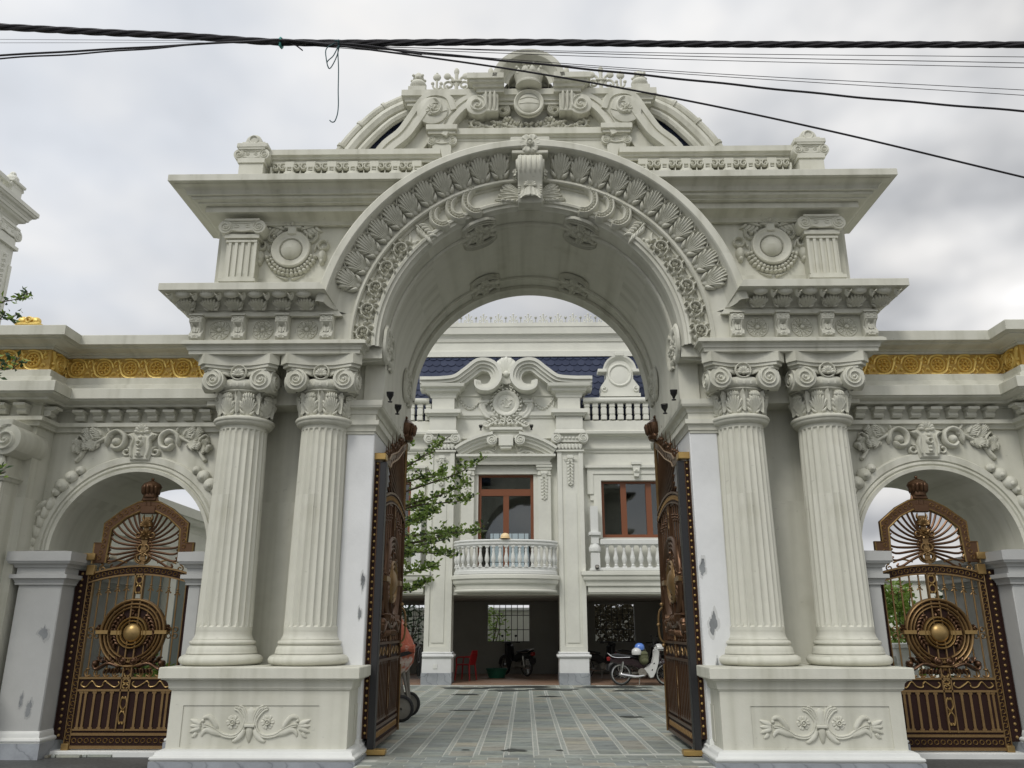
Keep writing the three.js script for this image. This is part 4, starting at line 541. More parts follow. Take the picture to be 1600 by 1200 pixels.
  for (const q of [-1, 1]) ct.push(stroke([[q * 0.10, 0.0], [q * 0.125, 0.15], [q * 0.11, 0.28], [q * 0.18, 0.34]], 0.022, 0.06, { n: 12, z: 0.05 }), stroke(spiral(q * 0.20, 0.10, 0.075, 0.02, PI / 2, q * 1.2, 12), 0.02, 0.06, { n: 16 }));
  part(w, 'cartouche', ct, M.paint, { p: [s * CX, YS + R + 0.17, ZW + 0.02] });
  for (const q of [-1, 1]) {
    const c0 = [q * 0.36, 0.30], g = [stroke([[q * 0.50, 0.20], [q * 0.47, 0.36], [q * 0.36, 0.42], [q * 0.25, 0.34], [q * 0.27, 0.20], [q * 0.37, 0.17], [q * 0.43, 0.24]].reverse(), 0.036, 0.09, { n: 24, t: 'stem' }), dome(0.062, 0.062, 0.10, [q * 0.36, 0.265, 0], 10, 4)];
    [[0.50, 0.34, -1.15, 0.10, 0.24], [0.60, 0.26, -1.9, 0.085, 0.22], [0.66, 0.27, -0.75, 0.085, 0.22], [0.76, 0.17, -1.7, 0.07, 0.18], [0.80, 0.18, -0.9, 0.065, 0.16]].forEach(([x, y, a, fw, fh]) => g.push(...tf(fanLeaf(fw, fh, 0.085), [q * x, y, 0], [0, 0, q * a])));
    for (let k = 0; k < 4; k++) { const x = q * (0.46 + k * 0.105), y = 0.37 - k * 0.05; g.push(stroke([[x, y], [x + q * 0.03, y + 0.08], [x + q * 0.10, y + 0.10 + 0.01 * k], [x + q * 0.14, y + 0.06]], 0.036 - k * 0.003, 0.09, { t: 'drop', n: 9, k: 5 })); }
    g.push(stroke([[q * 0.42, 0.36], [q * 0.6, 0.28], [q * 0.80, 0.14]], 0.04, 0.07, { n: 10, t: 'tail' }), dome(0.055, 0.055, 0.08, [q * 0.92, 0.19, 0], 9, 4), stroke([[q * 0.80, 0.14], [q * 0.84, 0.06], [q * 0.90, -0.02]], 0.03, 0.06, { n: 8 }));
    part(w, 'scroll_ornament', g, M.paint, { p: [s * CX, YS + R + 0.15, ZW + 0.015] });
    const bd = [];
    [[0.93, 0.06], [0.83, 0.085], [0.71, 0.092], [0.625, 0.06]].forEach(([a, r]) => { const [x, y] = at(q > 0 ? a : PI - a, R + 0.28); bd.push(ball(r, [x, y, 0.03], 12, 9, [1.1, 1, 0.9]), ball(r * 0.4, [x, y - r * 0.2, 0.09], 8, 6)); });
    for (let k = 0; k < 7; k++) { const a = 0.58 - k * 0.05, an = q > 0 ? a : PI - a, [x, y] = at(an, R + 0.27), [x2, y2] = at(q > 0 ? a - 0.12 : PI - a + 0.12, R + 0.27 + (k % 2 ? 0.06 : -0.05)), [x3, y3] = at(q > 0 ? a - 0.17 : PI - a + 0.17, R + 0.28); bd.push(stroke([[x, y], [x2, y2], [x3, y3]], 0.062, 0.11, { t: 'drop', n: 8, k: 5 })); }
    [[0.19, 0.07], [0.09, 0.09], [-0.01, 0.095], [-0.10, 0.075]].forEach(([a, r]) => { const [x, y] = at(q > 0 ? a : PI - a, R + 0.28); bd.push(ball(r, [x, y, 0.025], 12, 9)); });
    part(w, 'garland', bd, M.paint, { p: [0, 0, ZW + 0.02] });
  }
  // jamb posts inside the arch with moulded caps and white primer faces
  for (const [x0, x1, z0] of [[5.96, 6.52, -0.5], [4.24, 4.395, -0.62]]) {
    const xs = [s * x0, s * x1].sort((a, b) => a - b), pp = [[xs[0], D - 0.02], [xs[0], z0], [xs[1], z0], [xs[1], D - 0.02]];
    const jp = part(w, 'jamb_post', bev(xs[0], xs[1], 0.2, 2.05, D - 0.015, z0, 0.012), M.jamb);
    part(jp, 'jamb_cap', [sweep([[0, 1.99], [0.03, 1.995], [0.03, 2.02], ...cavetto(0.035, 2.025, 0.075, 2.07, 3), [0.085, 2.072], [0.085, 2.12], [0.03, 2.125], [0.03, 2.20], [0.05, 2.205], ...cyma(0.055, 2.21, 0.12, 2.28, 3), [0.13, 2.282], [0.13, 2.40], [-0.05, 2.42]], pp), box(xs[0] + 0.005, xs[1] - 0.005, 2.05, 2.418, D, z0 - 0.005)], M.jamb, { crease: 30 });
    if (x0 > 5) for (const [x, y, rx, ry] of s < 0 ? [[-6.10, 1.43, 0.06, 0.11], [-6.13, 0.52, 0.05, 0.10], [-6.24, 0.62, 0.03, 0.09]] : [[6.19, 1.81, 0.05, 0.12]]) { const q = []; for (let i = 0; i < 48; i++) { const a = 2 * PI * i / 48, k = 0.7 + 0.5 * noise.noise(cos(a) * 0.9 + x, sin(a) * 0.9, y) + 0.25 * noise.noise(cos(a) * 4, sin(a) * 4 + x, y); q.push([x + rx * k * cos(a), y + ry * k * sin(a)]); } part(jp, 'worn_patch', extr(q, z0, z0 + 0.004), M.patch); part(jp, 'worn_patch', extr(q.map(c => [x + (c[0] - x) * 1.55, y + (c[1] - y) * 1.35]), z0, z0 + 0.002), M.patchMid); }
    part(jp, 'jamb_base', sweep([[0, 0.15], [0.06, 0.15], ...torus(0.045, 0.155, 0.2, 0.02, 4), [0.03, 0.21], ...cavetto(0.03, 0.22, 0, 0.28, 3)], pp), M.whiteBase);
    part(jp, 'jamb_plinth', sweep([[0, -0.2], [0.07, -0.2], [0.07, 0.15], [0, 0.152]], pp), M.marble);
  }
  // stepped-forward bay with a scroll-capped pilaster at the edge of the photograph
  const pz = -0.12; const pil = part(w, 'bay_pilaster', [bev(s * 6.72, s * 7.7, 0.9, 3.62, -0.5, pz - 0.03, 0.01), box(s * 6.725, s * 6.92, 1.1, 3.25, -0.4, pz), box(s * 7.0, s * 7.7, 1.1, 3.1, -0.4, pz), sweep([[0, 0.85], [0.10, 0.85], ...torus(0.09, 0.86, 0.93, 0.03, 5), [0.06, 0.94], ...torus(0.05, 0.95, 0.99, 0.02, 4), ...cavetto(0.05, 1.0, 0.0, 1.06, 3)], s < 0 ? [[-7.7, pz], [-6.72, pz], [-6.72, -0.6]] : [[6.72, -0.6], [6.72, pz], [7.7, pz]]), sweep([[0, 3.26], [0.02, 3.265], ...cavetto(0.025, 3.27, 0.06, 3.31, 3), [0.065, 3.33], [0, 3.335]], s < 0 ? [[-7.7, pz], [-6.72, pz], [-6.72, -0.6]] : [[6.72, -0.6], [6.72, pz], [7.7, pz]]), bev(s * 6.62, s * 7.8, 0.2, 0.85, -0.5, pz + 0.1, 0.01)], M.paint);
  const cap = [box(s * 6.76, s * 7.7, 3.335, 3.95, -0.45, pz + 0.03), bev(s * 6.66, s * 7.8, 3.93, 4.045, -0.7, pz + 0.1, 0.01), tf(voluteDisc(0.20, 0.62, s < 0 ? 1 : -1, 1.8), [s * 6.72, 3.78, pz + 0.10])];
  for (let i = 0; i < 5; i++) cap.push(dome(0.05, 0.075, 0.08, [s * (6.92 + i * 0.12), 3.82, pz + 0.04]), stroke([[s * (6.75 + i * 0.13), 3.37], [s * (6.75 + i * 0.13), 3.5], [s * (6.75 + i * 0.13), 3.6]], 0.05, 0.05, { t: 'drop', n: 6, z: pz + 0.03 }));
  part(pil, 'pilaster_capital', cap, M.paint);
  const dr = []; for (let i = 0; i < 6; i++) dr.push(stroke([[0, -i * 0.17], [0.05, -i * 0.17 - 0.08], [0.01, -i * 0.17 - 0.16]], 0.07, 0.07, { t: 'drop', n: 7 }), stroke([[0, -i * 0.17], [-0.05, -i * 0.17 - 0.08], [-0.01, -i * 0.17 - 0.16]], 0.07, 0.07, { t: 'drop', n: 7 }));
  part(pil, 'hanging_garland', dr, M.paint, { p: [s * 7.02, 3.2, pz - 0.01] });
  return w;
}
makeWall(-1); makeWall(1);

solo('loose_wire', tube([[6.17, 1.36, -0.49], [6.12, 1.40, -0.47], [6.10, 1.33, -0.47], [6.15, 1.26, -0.47], [6.19, 1.22, -0.47], [6.17, 1.15, -0.47], [6.13, 1.19, -0.47], [6.16, 1.24, -0.47]], 0.006, { n: 40, k: 5 }), M.cable, 'short black wire curling out of the right gate post', 'wire');

// ---------------------------------------------------------------- wrought and cast metal gates
const heart = (y, h, w, q) => [stroke([[0, y], [q * w, y + h * 0.35], [q * w * 0.95, y + h * 0.75], [q * w * 0.45, y + h], [q * w * 0.2, y + h * 0.8]], 0.012, 0.016, { n: 14, k: 4 })];
const hearts = (y0, y1, w) => { const h = (y1 - y0) / 2, g = []; for (const q of [-1, 1]) g.push(...heart(y0 + h, h, w, q), ...tf(heart(0, h, w, q), [0, y0 + h, 0], [0, 0, 0], [1, -1, 1])); g.push(...tf(flower(w * 0.7, 0.018, 6, 1), [0, y0 + h, 0])); return g; };
function ringRow(pts, r, z = 0) { const b = revolve([[r, z], [r * 0.82, z + 0.012], [r * 0.62, z]], 0, 2 * PI, 12, 0, 0); return pts.map(q => tf(b, [q[0], q[1], 0])); }
const both = g => [g, tf(g, [0, 0, 0], [0, PI, 0], [1, 1, 1]).map(h => tf(h, [0, 0, 0], [0, 0, 0], [-1, 1, 1]))].flat(3);   // the same relief on the back face
function medallion(P, cx, cy, R) {
  const g = [ring(R * 0.90, R * 1.0, 0.05, 40), ring(R * 0.79, R * 0.87, 0.045, 40), ring(R * 0.70, R * 0.765, 0.04, 36)];
  const m = P('medallion', [tf(lathe([[R, -0.02], [R, 0], [0.01, 0.004]], 36), [0, 0, 0], [PI / 2, 0, 0]), tf(lathe([[0.01, -0.022], [R, -0.02]], 36), [0, 0, 0], [PI / 2, 0, 0])].map(q => tf(q, [cx, cy, 0])), M.maroon);
  const P2 = (n, gs, mt) => P(n, both(gs).map(q => tf(q, [cx, cy, 0])), mt, m);
  P2('medallion_ring', g, M.bronze);
  P2('medallion_centre', [ring(R * 0.40, R * 0.47, 0.06, 32), ring(R * 0.31, R * 0.37, 0.06, 28), dome(R * 0.29, R * 0.29, 0.09, [0, 0, 0], 20, 5), box(-R * 0.62, -R * 0.3, -R * 0.06, R * 0.06, 0, 0.05), box(R * 0.62, R * 0.3, -R * 0.06, R * 0.06, 0, 0.05), box(-R * 1.06, -R * 0.7, -R * 0.035, R * 0.07, 0, 0.06), box(R * 1.06, R * 0.7, -R * 0.035, R * 0.07, 0, 0.06)], M.bronzeLight);
  const w = []; for (const q of [-1, 1]) for (let k = 0; k < 9; k++) { const a = 0.05 + k * 0.19; for (const e of [-1, 1]) w.push(stroke([[q * R * 0.58 * sin(PI - a - 0.5), -R * 0.58 * cos(PI - a - 0.5)], [q * R * (0.58 + e * 0.07) * sin(PI - a - 0.68), -R * (0.58 + e * 0.07) * cos(PI - a - 0.68)], [q * R * (0.58 + e * 0.09) * sin(PI - a - 0.85), -R * (0.58 + e * 0.09) * cos(PI - a - 0.85)]], R * 0.055, 0.05, { t: 'drop', n: 6, k: 4 })); }
  w.push(...tf(flower(R * 0.16, 0.05, 5, 1), [0, R * 0.62, 0]));
  for (const q of [-1, 1]) { w.push(stroke(spiral(q * R * 0.16, -R * 0.80, R * 0.13, R * 0.05, PI / 2, -q * 1.3, 14), R * 0.05, 0.06, { n: 18, k: 4 }), dome(R * 0.09, R * 0.09, 0.08, [q * R * 0.16, -R * 0.80, 0]), stroke([[q * R * 0.2, -R * 0.98], [q * R * 0.6, -R * 0.86], [q * R * 0.95, -R * 1.02], [q * R * 1.05, -R * 0.86]], R * 0.06, 0.06, { n: 14, k: 4 }), dome(R * 0.1, R * 0.1, 0.07, [q * R * 0.98, -R * 0.86, 0])); for (let k = 0; k < 7; k++) w.push(stroke([[q * R * (0.3 + k * 0.09), -R * 0.85], [q * R * (0.36 + k * 0.09), -R * (0.70 + (k % 2) * 0.1)], [q * R * (0.44 + k * 0.09), -R * 0.72]], R * 0.05, 0.065, { t: 'drop', n: 6, k: 4 }), stroke([[q * R * (0.05 + k * 0.1), -R * 0.98], [q * R * (0.08 + k * 0.1), -R * 1.1], [q * R * (0.13 + k * 0.1), -R * 1.16]], R * 0.04, 0.05, { t: 'drop', n: 5, k: 4 })); }
  for (const q of [-1, 1]) w.push(...tf(flower(R * 0.13, 0.05, 6, 1), [q * R * 1.0, R * 0.12, 0]));
  P2('medallion_wreath', w, M.copper);
}
function metalGate(t, W, H, dir, o) {                          // W half width, H height of the springing of the arched rail; hinge at -W when dir = 1
  const P = (n, gs, mt, par = t) => part(par, n, dir < 0 ? [gs].flat(9).map(mx) : gs, o.swap && o.swap.has(mt) ? o.swap.get(mt) : mt);
  const k = o.k || 1, st = 0.085 * k, T = 0.028 * k, yb = 0.0, rise = o.rise, yT = H;
  const arc = x => yT + rise * (1 - (x / W) * (x / W)), curve = (x0, x1, dy, n = 16) => Array.from({ length: n + 1 }, (_, i) => { const x = lerp(x0, x1, i / n); return [x, arc(x) + dy]; });
  const y1 = 0.15 * k, y2 = H * 0.345, y3 = H * 0.405, ytop = yT;
  // frame: stiles, rails, arched rail
  const frame = P('frame', [bev(-W, -W + 0.014, yb, arc(W) + 0.1, -T, T, 0.004), bev(-W + st - 0.014, -W + st, yb, arc(W), -T, T, 0.004), bev(W - 0.014, W, yb, arc(W) + 0.08, -T, T, 0.004), bev(W - st + 0.02, W - st + 0.034, yb, arc(W), -T, T, 0.004), box(-W, W, yb, 0.035 * k, -T, T), box(-W + st, W - st, y1, y1 + 0.03 * k, -T, T), box(-W + st, W - st, y1 + 0.055 * k, y1 + 0.075 * k, -T * 0.8, T * 0.8), box(-W + st, W - st, y2 - 0.025 * k, y2, -T, T), box(-W + st, W - st, y3, y3 + 0.025 * k, -T, T)], M.bronze);
  P('arched_rail', [extr([...curve(-W, W, -0.02), ...curve(W, -W, 0.0)], -T, T), extr([...curve(-W, W, 0.085 * k), ...curve(W, -W, 0.108 * k)], -T, T)], M.bronze);
  P('frame_panel', [box(-W + 0.014, -W + st - 0.014, yb + 0.03, arc(W), -T * 0.5, T * 0.5), box(W - st + 0.034, W - 0.014, yb + 0.03, arc(W), -T * 0.5, T * 0.5), box(-W + st, W - st, 0.035 * k, y1, -T * 0.5, T * 0.5), extr([...curve(-W + 0.01, W - 0.01, 0), ...curve(W - 0.01, -W + 0.01, 0.085 * k)], -T * 0.5, T * 0.5)], M.maroon);
  const rg = [], step = 0.078 * k; for (let y = 0.05; y < arc(W) - 0.02; y += step) rg.push([-W + st / 2, y]); for (let x = -W + st + 0.04; x < W - st; x += step) rg.push([x, y1 / 2 + 0.017 * k]); for (let x = -W + 0.05; x < W - 0.03; x += step) rg.push([x, arc(x) + 0.043 * k]);
  const rp = P('ring_ornaments', both(ringRow(rg, 0.031 * k, T * 0.5)), M.bronzeLight); rp.userData.kind = 'stuff';
  // lower panel with slots
  const lo = P('lower_panel', [box(-W + st, W - st, y1 + 0.03 * k, y2 - 0.02, -0.008, 0.008), box(-W + st, W - st, y2, y3, -0.008, 0.008)], M.maroon);
  const n = o.bars || 5, cw = 0.105 * k, sp = (W - st - cw / 2) / n;
  for (const q of [-1, 1]) for (let i = 0; i < n; i++) { const x = q * (cw / 2 + sp * (i + (i === n ? 0 : 1)) - sp * 0.5 + sp * 0.5 - sp * 0.0); if (i < n - 1 || true) { const xx = q * (cw / 2 + sp * (i + 0.98) - (i === n - 1 ? sp * 0.45 : 0)); P('slot_bar', [box(xx - 0.014, xx + 0.014, y1 + 0.07 * k, y2 - 0.02, -T * 0.7, T * 0.7), box(xx - 0.026, xx + 0.026, y2 - 0.05 * k, y2 - 0.02, -T * 0.75, T * 0.75), box(xx - 0.026, xx + 0.026, y1 + 0.07 * k, y1 + 0.095 * k, -T * 0.75, T * 0.75)], M.bronze, lo); } }
  P('centre_strip', [...[-1, 1].map(q => box(q * cw / 2 - 0.008, q * cw / 2 + 0.008, y1 + 0.05, arc(0), -T, T)), box(-cw / 2, cw / 2, y1 + 0.05, arc(0), -T * 0.3, T * 0.3)].slice(0, 2), M.bronze);
  P('centre_panel', box(-cw / 2, cw / 2, y1 + 0.05, y3 + H * 0.15, -T * 0.3, T * 0.3), M.maroon); P('centre_panel', box(-cw / 2, cw / 2, arc(0) - H * 0.13, arc(0), -T * 0.3, T * 0.3), M.maroon);
  P('heart_ornaments', both([...hearts(y1 + 0.13 * k, y2 - 0.09 * k, cw * 0.36), ...hearts(y3 + 0.03, y3 + H * 0.115, cw * 0.36), ...hearts(arc(0) - H * 0.125, arc(0) - 0.03, cw * 0.36), ...tf(hearts(y2 + 0.01, y3 - 0.005, cw * 0.34), [0, 0, 0])].map(q => tf(q, [0, 0, T * 0.4]))), M.bronzeLight);
  const sc = []; for (const q of [-1, 1]) { const x0 = cw / 2 + 0.03, x1 = W - st - 0.03, L = x1 - x0, ym = (y2 + y3) / 2, a = (y3 - y2) * 0.30; sc.push(stroke([[q * (x0 + 0.02), ym + a], [q * x0, ym], [q * (x0 + 0.05), ym - a], [q * (x0 + L * 0.3), ym + a * 0.3], [q * (x0 + L * 0.38), ym + a], [q * (x0 + L * 0.45), ym - a * 0.2]], 0.012, 0.02, { n: 22, k: 4 }), stroke([[q * (x1 - 0.02), ym + a], [q * x1, ym - a * 0.2], [q * (x1 - 0.06), ym - a], [q * (x0 + L * 0.72), ym + a], [q * (x0 + L * 0.6), ym - a * 0.6], [q * (x0 + L * 0.46), ym - a * 0.8], [q * (x0 + L * 0.42), ym]], 0.012, 0.02, { n: 24, k: 4 })); }
  P('rail_scrolls', both(sc.map(q => tf(q, [0, 0, 0.008]))), M.bronzeLight);
  // upright bars with collars and scroll feet
  const cyM = H * 0.685, R = Math.min(W * 0.70, H * 0.215);
  for (const q of [-1, 1]) for (let i = 0; i < 4; i++) { const x = q * (cw / 2 + (W - st - cw / 2) * (i + 0.9) / 4.6), yt = arc(x) - 0.01; P('bar', [tube([[x, y3 + 0.02, 0], [x, yt, 0]], 0.011 * k, { k: 7 }), ...[0.13, 0.16].map(d => ball(0.022 * k, [x, yt - d * k, 0], 8, 6, [1, 0.6, 1])), ball(0.03 * k, [x, y3 + 0.12 * k, 0], 8, 6, [1, 0.5, 1]), tube([[x - q * 0.0, y3 + 0.13 * k, 0], [x + q * 0.035 * k, y3 + 0.075 * k, 0], [x + q * 0.01, y3 + 0.03 * k, 0], [x - q * 0.045 * k, y3 + 0.045 * k, 0]], 0.011 * k, { n: 10, k: 5 }), tube([[x - 0.035 * k, yt - 0.20 * k, 0], [x, yt - 0.17 * k, 0], [x + 0.035 * k, yt - 0.20 * k, 0]], 0.009 * k, { n: 4, k: 4 })], M.bronze); }
  const qf = []; for (const q of [-1, 1]) for (let j = 0; j < 2; j++) for (let i = 0; i < 2; i++) qf.push(ring(0.022, 0.036, 0.02, 10, [q * (W - st - 0.05 - i * 0.085), cyM - 0.04 + j * 0.08, 0]));
  P('quatrefoils', both(qf), M.bronze);
  medallion(P, 0, cyM, R);
  return { P, arc, T, st, k };
}
function crest(P, W, y0, h, k) {                               // stepped frame with a fan of plumes and a crown
  const o = [[-W, y0], [-W, y0 + h * 0.25], [-W * 0.85, y0 + h * 0.25], [-W * 0.85, y0 + h * 0.49], [-W * 0.50, y0 + h * 0.665], [-W * 0.22, y0 + h * 0.755], [0, y0 + h * 0.775]];
  const outer = [...o, ...o.slice(0, -1).reverse().map(q => [-q[0], q[1]])];
  const i_ = [[-W * 0.72, y0], [-W * 0.69, y0 + h * 0.41], [-W * 0.42, y0 + h * 0.555], [-W * 0.16, y0 + h * 0.63], [0, y0 + h * 0.64]], inner = [...i_, ...i_.slice(0, -1).reverse().map(q => [-q[0], q[1]])];
  const T = 0.026 * k, f = P('crest_frame', extr([...outer, ...inner.slice().reverse()], -T, T, [], 0.004), M.copper);
  const edge = (a, b) => a.map((q, i) => [lerp(q[0], b[Math.min(i, b.length - 1)][0], 0.04), q[1]]);
  P('crest_edge', [tube(outer.map(q => [q[0] * 0.985, q[1] - 0.012, T]), 0.010 * k, { k: 4 }), tube(inner.map(q => [q[0], q[1], T]), 0.012 * k, { k: 4 }), tube(outer.map(q => [q[0] * 0.985, q[1] - 0.012, -T]), 0.010 * k, { k: 4 }), tube(inner.map(q => [q[0], q[1], -T]), 0.012 * k, { k: 4 })], M.bronzeLight, f);
  const mid = []; for (let t = 0; t <= 1.001; t += 0.025) { const a = cr([[-W * 0.85, y0 + h * 0.06], [-W * 0.80, y0 + h * 0.2], [-W * 0.77, y0 + h * 0.44], [-W * 0.46, y0 + h * 0.61], [-W * 0.18, y0 + h * 0.695]], 40)[Math.round(t * 40)]; mid.push([a.x, a.y], [-a.x, a.y]); }
  const pick = []; let last = -9; for (let i = 0; i < mid.length; i += 2) { const l = pick.length ? Math.hypot(mid[i][0] - pick[pick.length - 2][0], mid[i][1] - pick[pick.length - 2][1]) : 9; if (l > 0.07 * k) pick.push(mid[i], mid[i + 1]); }
  const rg = P('ring_ornaments', both(ringRow(pick, 0.028 * k, T)), M.bronzeLight, f); rg.userData.kind = 'stuff';
  for (const q of [-1, 1]) for (let i = 0; i < 11; i++) { const a = lerp(1.30, -0.55, i / 10), L = (i < 2 ? 0.33 : i < 7 ? 0.375 : 0.385) * W / 0.6 * (1 + 0.05 * (i % 2)), bx = q * 0.045, by = y0 + h * 0.10 + (10 - i) * h * 0.028; const c = cos(a), s = sin(a); P('plume', tube([[bx, by, 0], [bx + q * L * 0.45 * c, by + L * 0.30 * s - 0.012, 0], [bx + q * L * 0.85 * c, by + L * 0.72 * s + 0.0, 0], [bx + q * L * 1.0 * c, by + L * 0.9 * s + 0.045, 0], [bx + q * L * 0.93 * c, by + L * 0.88 * s + 0.075, 0]], t => 0.019 * k * (1 - 0.4 * t), { n: 12, k: 5 }), M.copper); }
  P('crest_stem', both([box(-0.035, 0.035, y0 - 0.02, y0 + h * 0.56, 0, 0.012), ...hearts(y0 + 0.0, y0 + h * 0.27, 0.10 * k), ...tf(hearts(0, h * 0.2, 0.07), [0, y0 + h * 0.02, 0.02]), ...tf(shell(0.10 * k, 0.05, 9), [0, y0 + h * 0.44, 0.02]), ...tf(flower(0.07, 0.05, 6, 2), [0, y0 + h * 0.34, 0.02]), ...[-1, 1].flatMap(q => [stroke(spiral(q * 0.09, y0 + h * 0.34, 0.06, 0.02, PI / 2, q * 1.2, 12), 0.013, 0.03, { n: 16, k: 4 }), stroke([[q * 0.02, y0 + h * 0.5], [q * 0.06, y0 + h * 0.54], [q * 0.05, y0 + h * 0.6]], 0.02, 0.03, { t: 'drop', n: 6, k: 4 })]), ...tf(acanthus(0.06 * k, 0.16 * k, 0.04, { nu: 8, nv: 8 }), [0, y0 + h * 0.50, 0.02], [0, 0, 0]) && []]), M.bronze);
  const cw = 0.13 * k, cr_ = [lathe([[0.02, 0], [cw * 0.72, 0], [cw * 0.75, 0.03], [cw * 0.70, 0.05], [cw * 0.95, 0.12 * k], [cw, 0.15 * k], [cw * 0.8, 0.19 * k], [cw * 0.3, 0.225 * k], [0.012, 0.235 * k]], 16), ball(0.022 * k, [0, 0.25 * k, 0], 8, 6)]; for (let i = 0; i < 12; i++) { const a = i * PI / 6; cr_.push(tf(stroke([[0, 0.04], [0, 0.11 * k], [0, 0.16 * k]], 0.022, 0.02, { n: 5, k: 4 }), [cw * 0.8 * cos(a), 0, cw * 0.8 * sin(a)], [0.2, PI / 2 - a, 0])); }
  P('crown', [...cr_.map(q => tf(q, [0, y0 + h * 0.80, 0])), bev(-0.10 * k, 0.10 * k, y0 + h * 0.60, y0 + h * 0.70, -0.04, 0.04, 0.01), ...[-1, 1].flatMap(q => [tube([[q * 0.09 * k, y0 + h * 0.62, 0], [q * 0.11 * k, y0 + h * 0.72, 0], [q * 0.07 * k, y0 + h * 0.81, 0]], 0.026 * k, { n: 6, k: 5 }), tube([[q * 0.03, y0 + h * 0.7, 0.02], [q * 0.03, y0 + h * 0.81, 0.02]], 0.015, { k: 5 })]), bev(-0.09 * k, 0.09 * k, y0 + h * 0.76, y0 + h * 0.81, -0.05, 0.05, 0.01)], M.copper);
}
for (const s of [-1, 1]) {
  const side = s < 0 ? 'left' : 'right';
  const g = thing('side_gate', `bronze crowned side gate with sun medallion in the ${side} boundary wall arch`, 'gate', [s * 5.115, 0.05, -0.80], 'closed side gates');
  const W = 0.68, r = metalGate(g, W, 1.99, s < 0 ? 1 : -1, { rise: 0.11, bars: 5 });
  crest(r.P, W * 0.98, 2.235, 1.07, 1);
  const cs = []; for (const q of [-1, 1]) cs.push(tube(spiral(q * 0.50, 2.29, 0.075, 0.02, -PI / 2, q * 1.4, 14), 0.011, { n: 18, k: 5 }), tube([[q * 0.2, 2.24, 0], [q * 0.34, 2.27, 0], [q * 0.45, 2.23, 0]], 0.012, { n: 8, k: 5 }), tube(spiral(q * 0.51, 2.16, 0.05, 0.015, PI / 2, -q * 1.2, 12), 0.010, { n: 14, k: 5 }));
  r.P('crest_scrolls', cs, M.bronze);
  r.P('hinge_block', bev(-W - 0.12, -W + 0.07, 2.27, 2.36, -0.03, 0.06, 0.008), M.bronzeLight); r.P('hinge_block', bev(-W - 0.02, -W + 0.085, 2.08, 2.21, -0.02, 0.05, 0.006), M.bronzeLight); r.P('hinge_block', bev(-W - 0.01, -W + 0.08, -0.03, 0.06, -0.03, 0.05, 0.006), M.bronzeLight);
  const f = r.P('hinge_strip', [box(-W - 0.145, -W - 0.018, 0.1, 2.14, -0.03, 0.0), ...both([]), box(-W - 0.148, -W - 0.13, 0.098, 2.142, -0.032, 0.012), box(-W - 0.033, -W - 0.015, 0.098, 2.142, -0.032, 0.012)], M.maroon);
  const dots = []; for (let y = 0.15; y < 2.12; y += 0.075) dots.push(dome(0.020, 0.020, 0.016, [-W - 0.082, y, 0], 8, 3)); const dp = r.P('stud_row', dots, M.bronzeLight, f); dp.userData.kind = 'stuff';
}
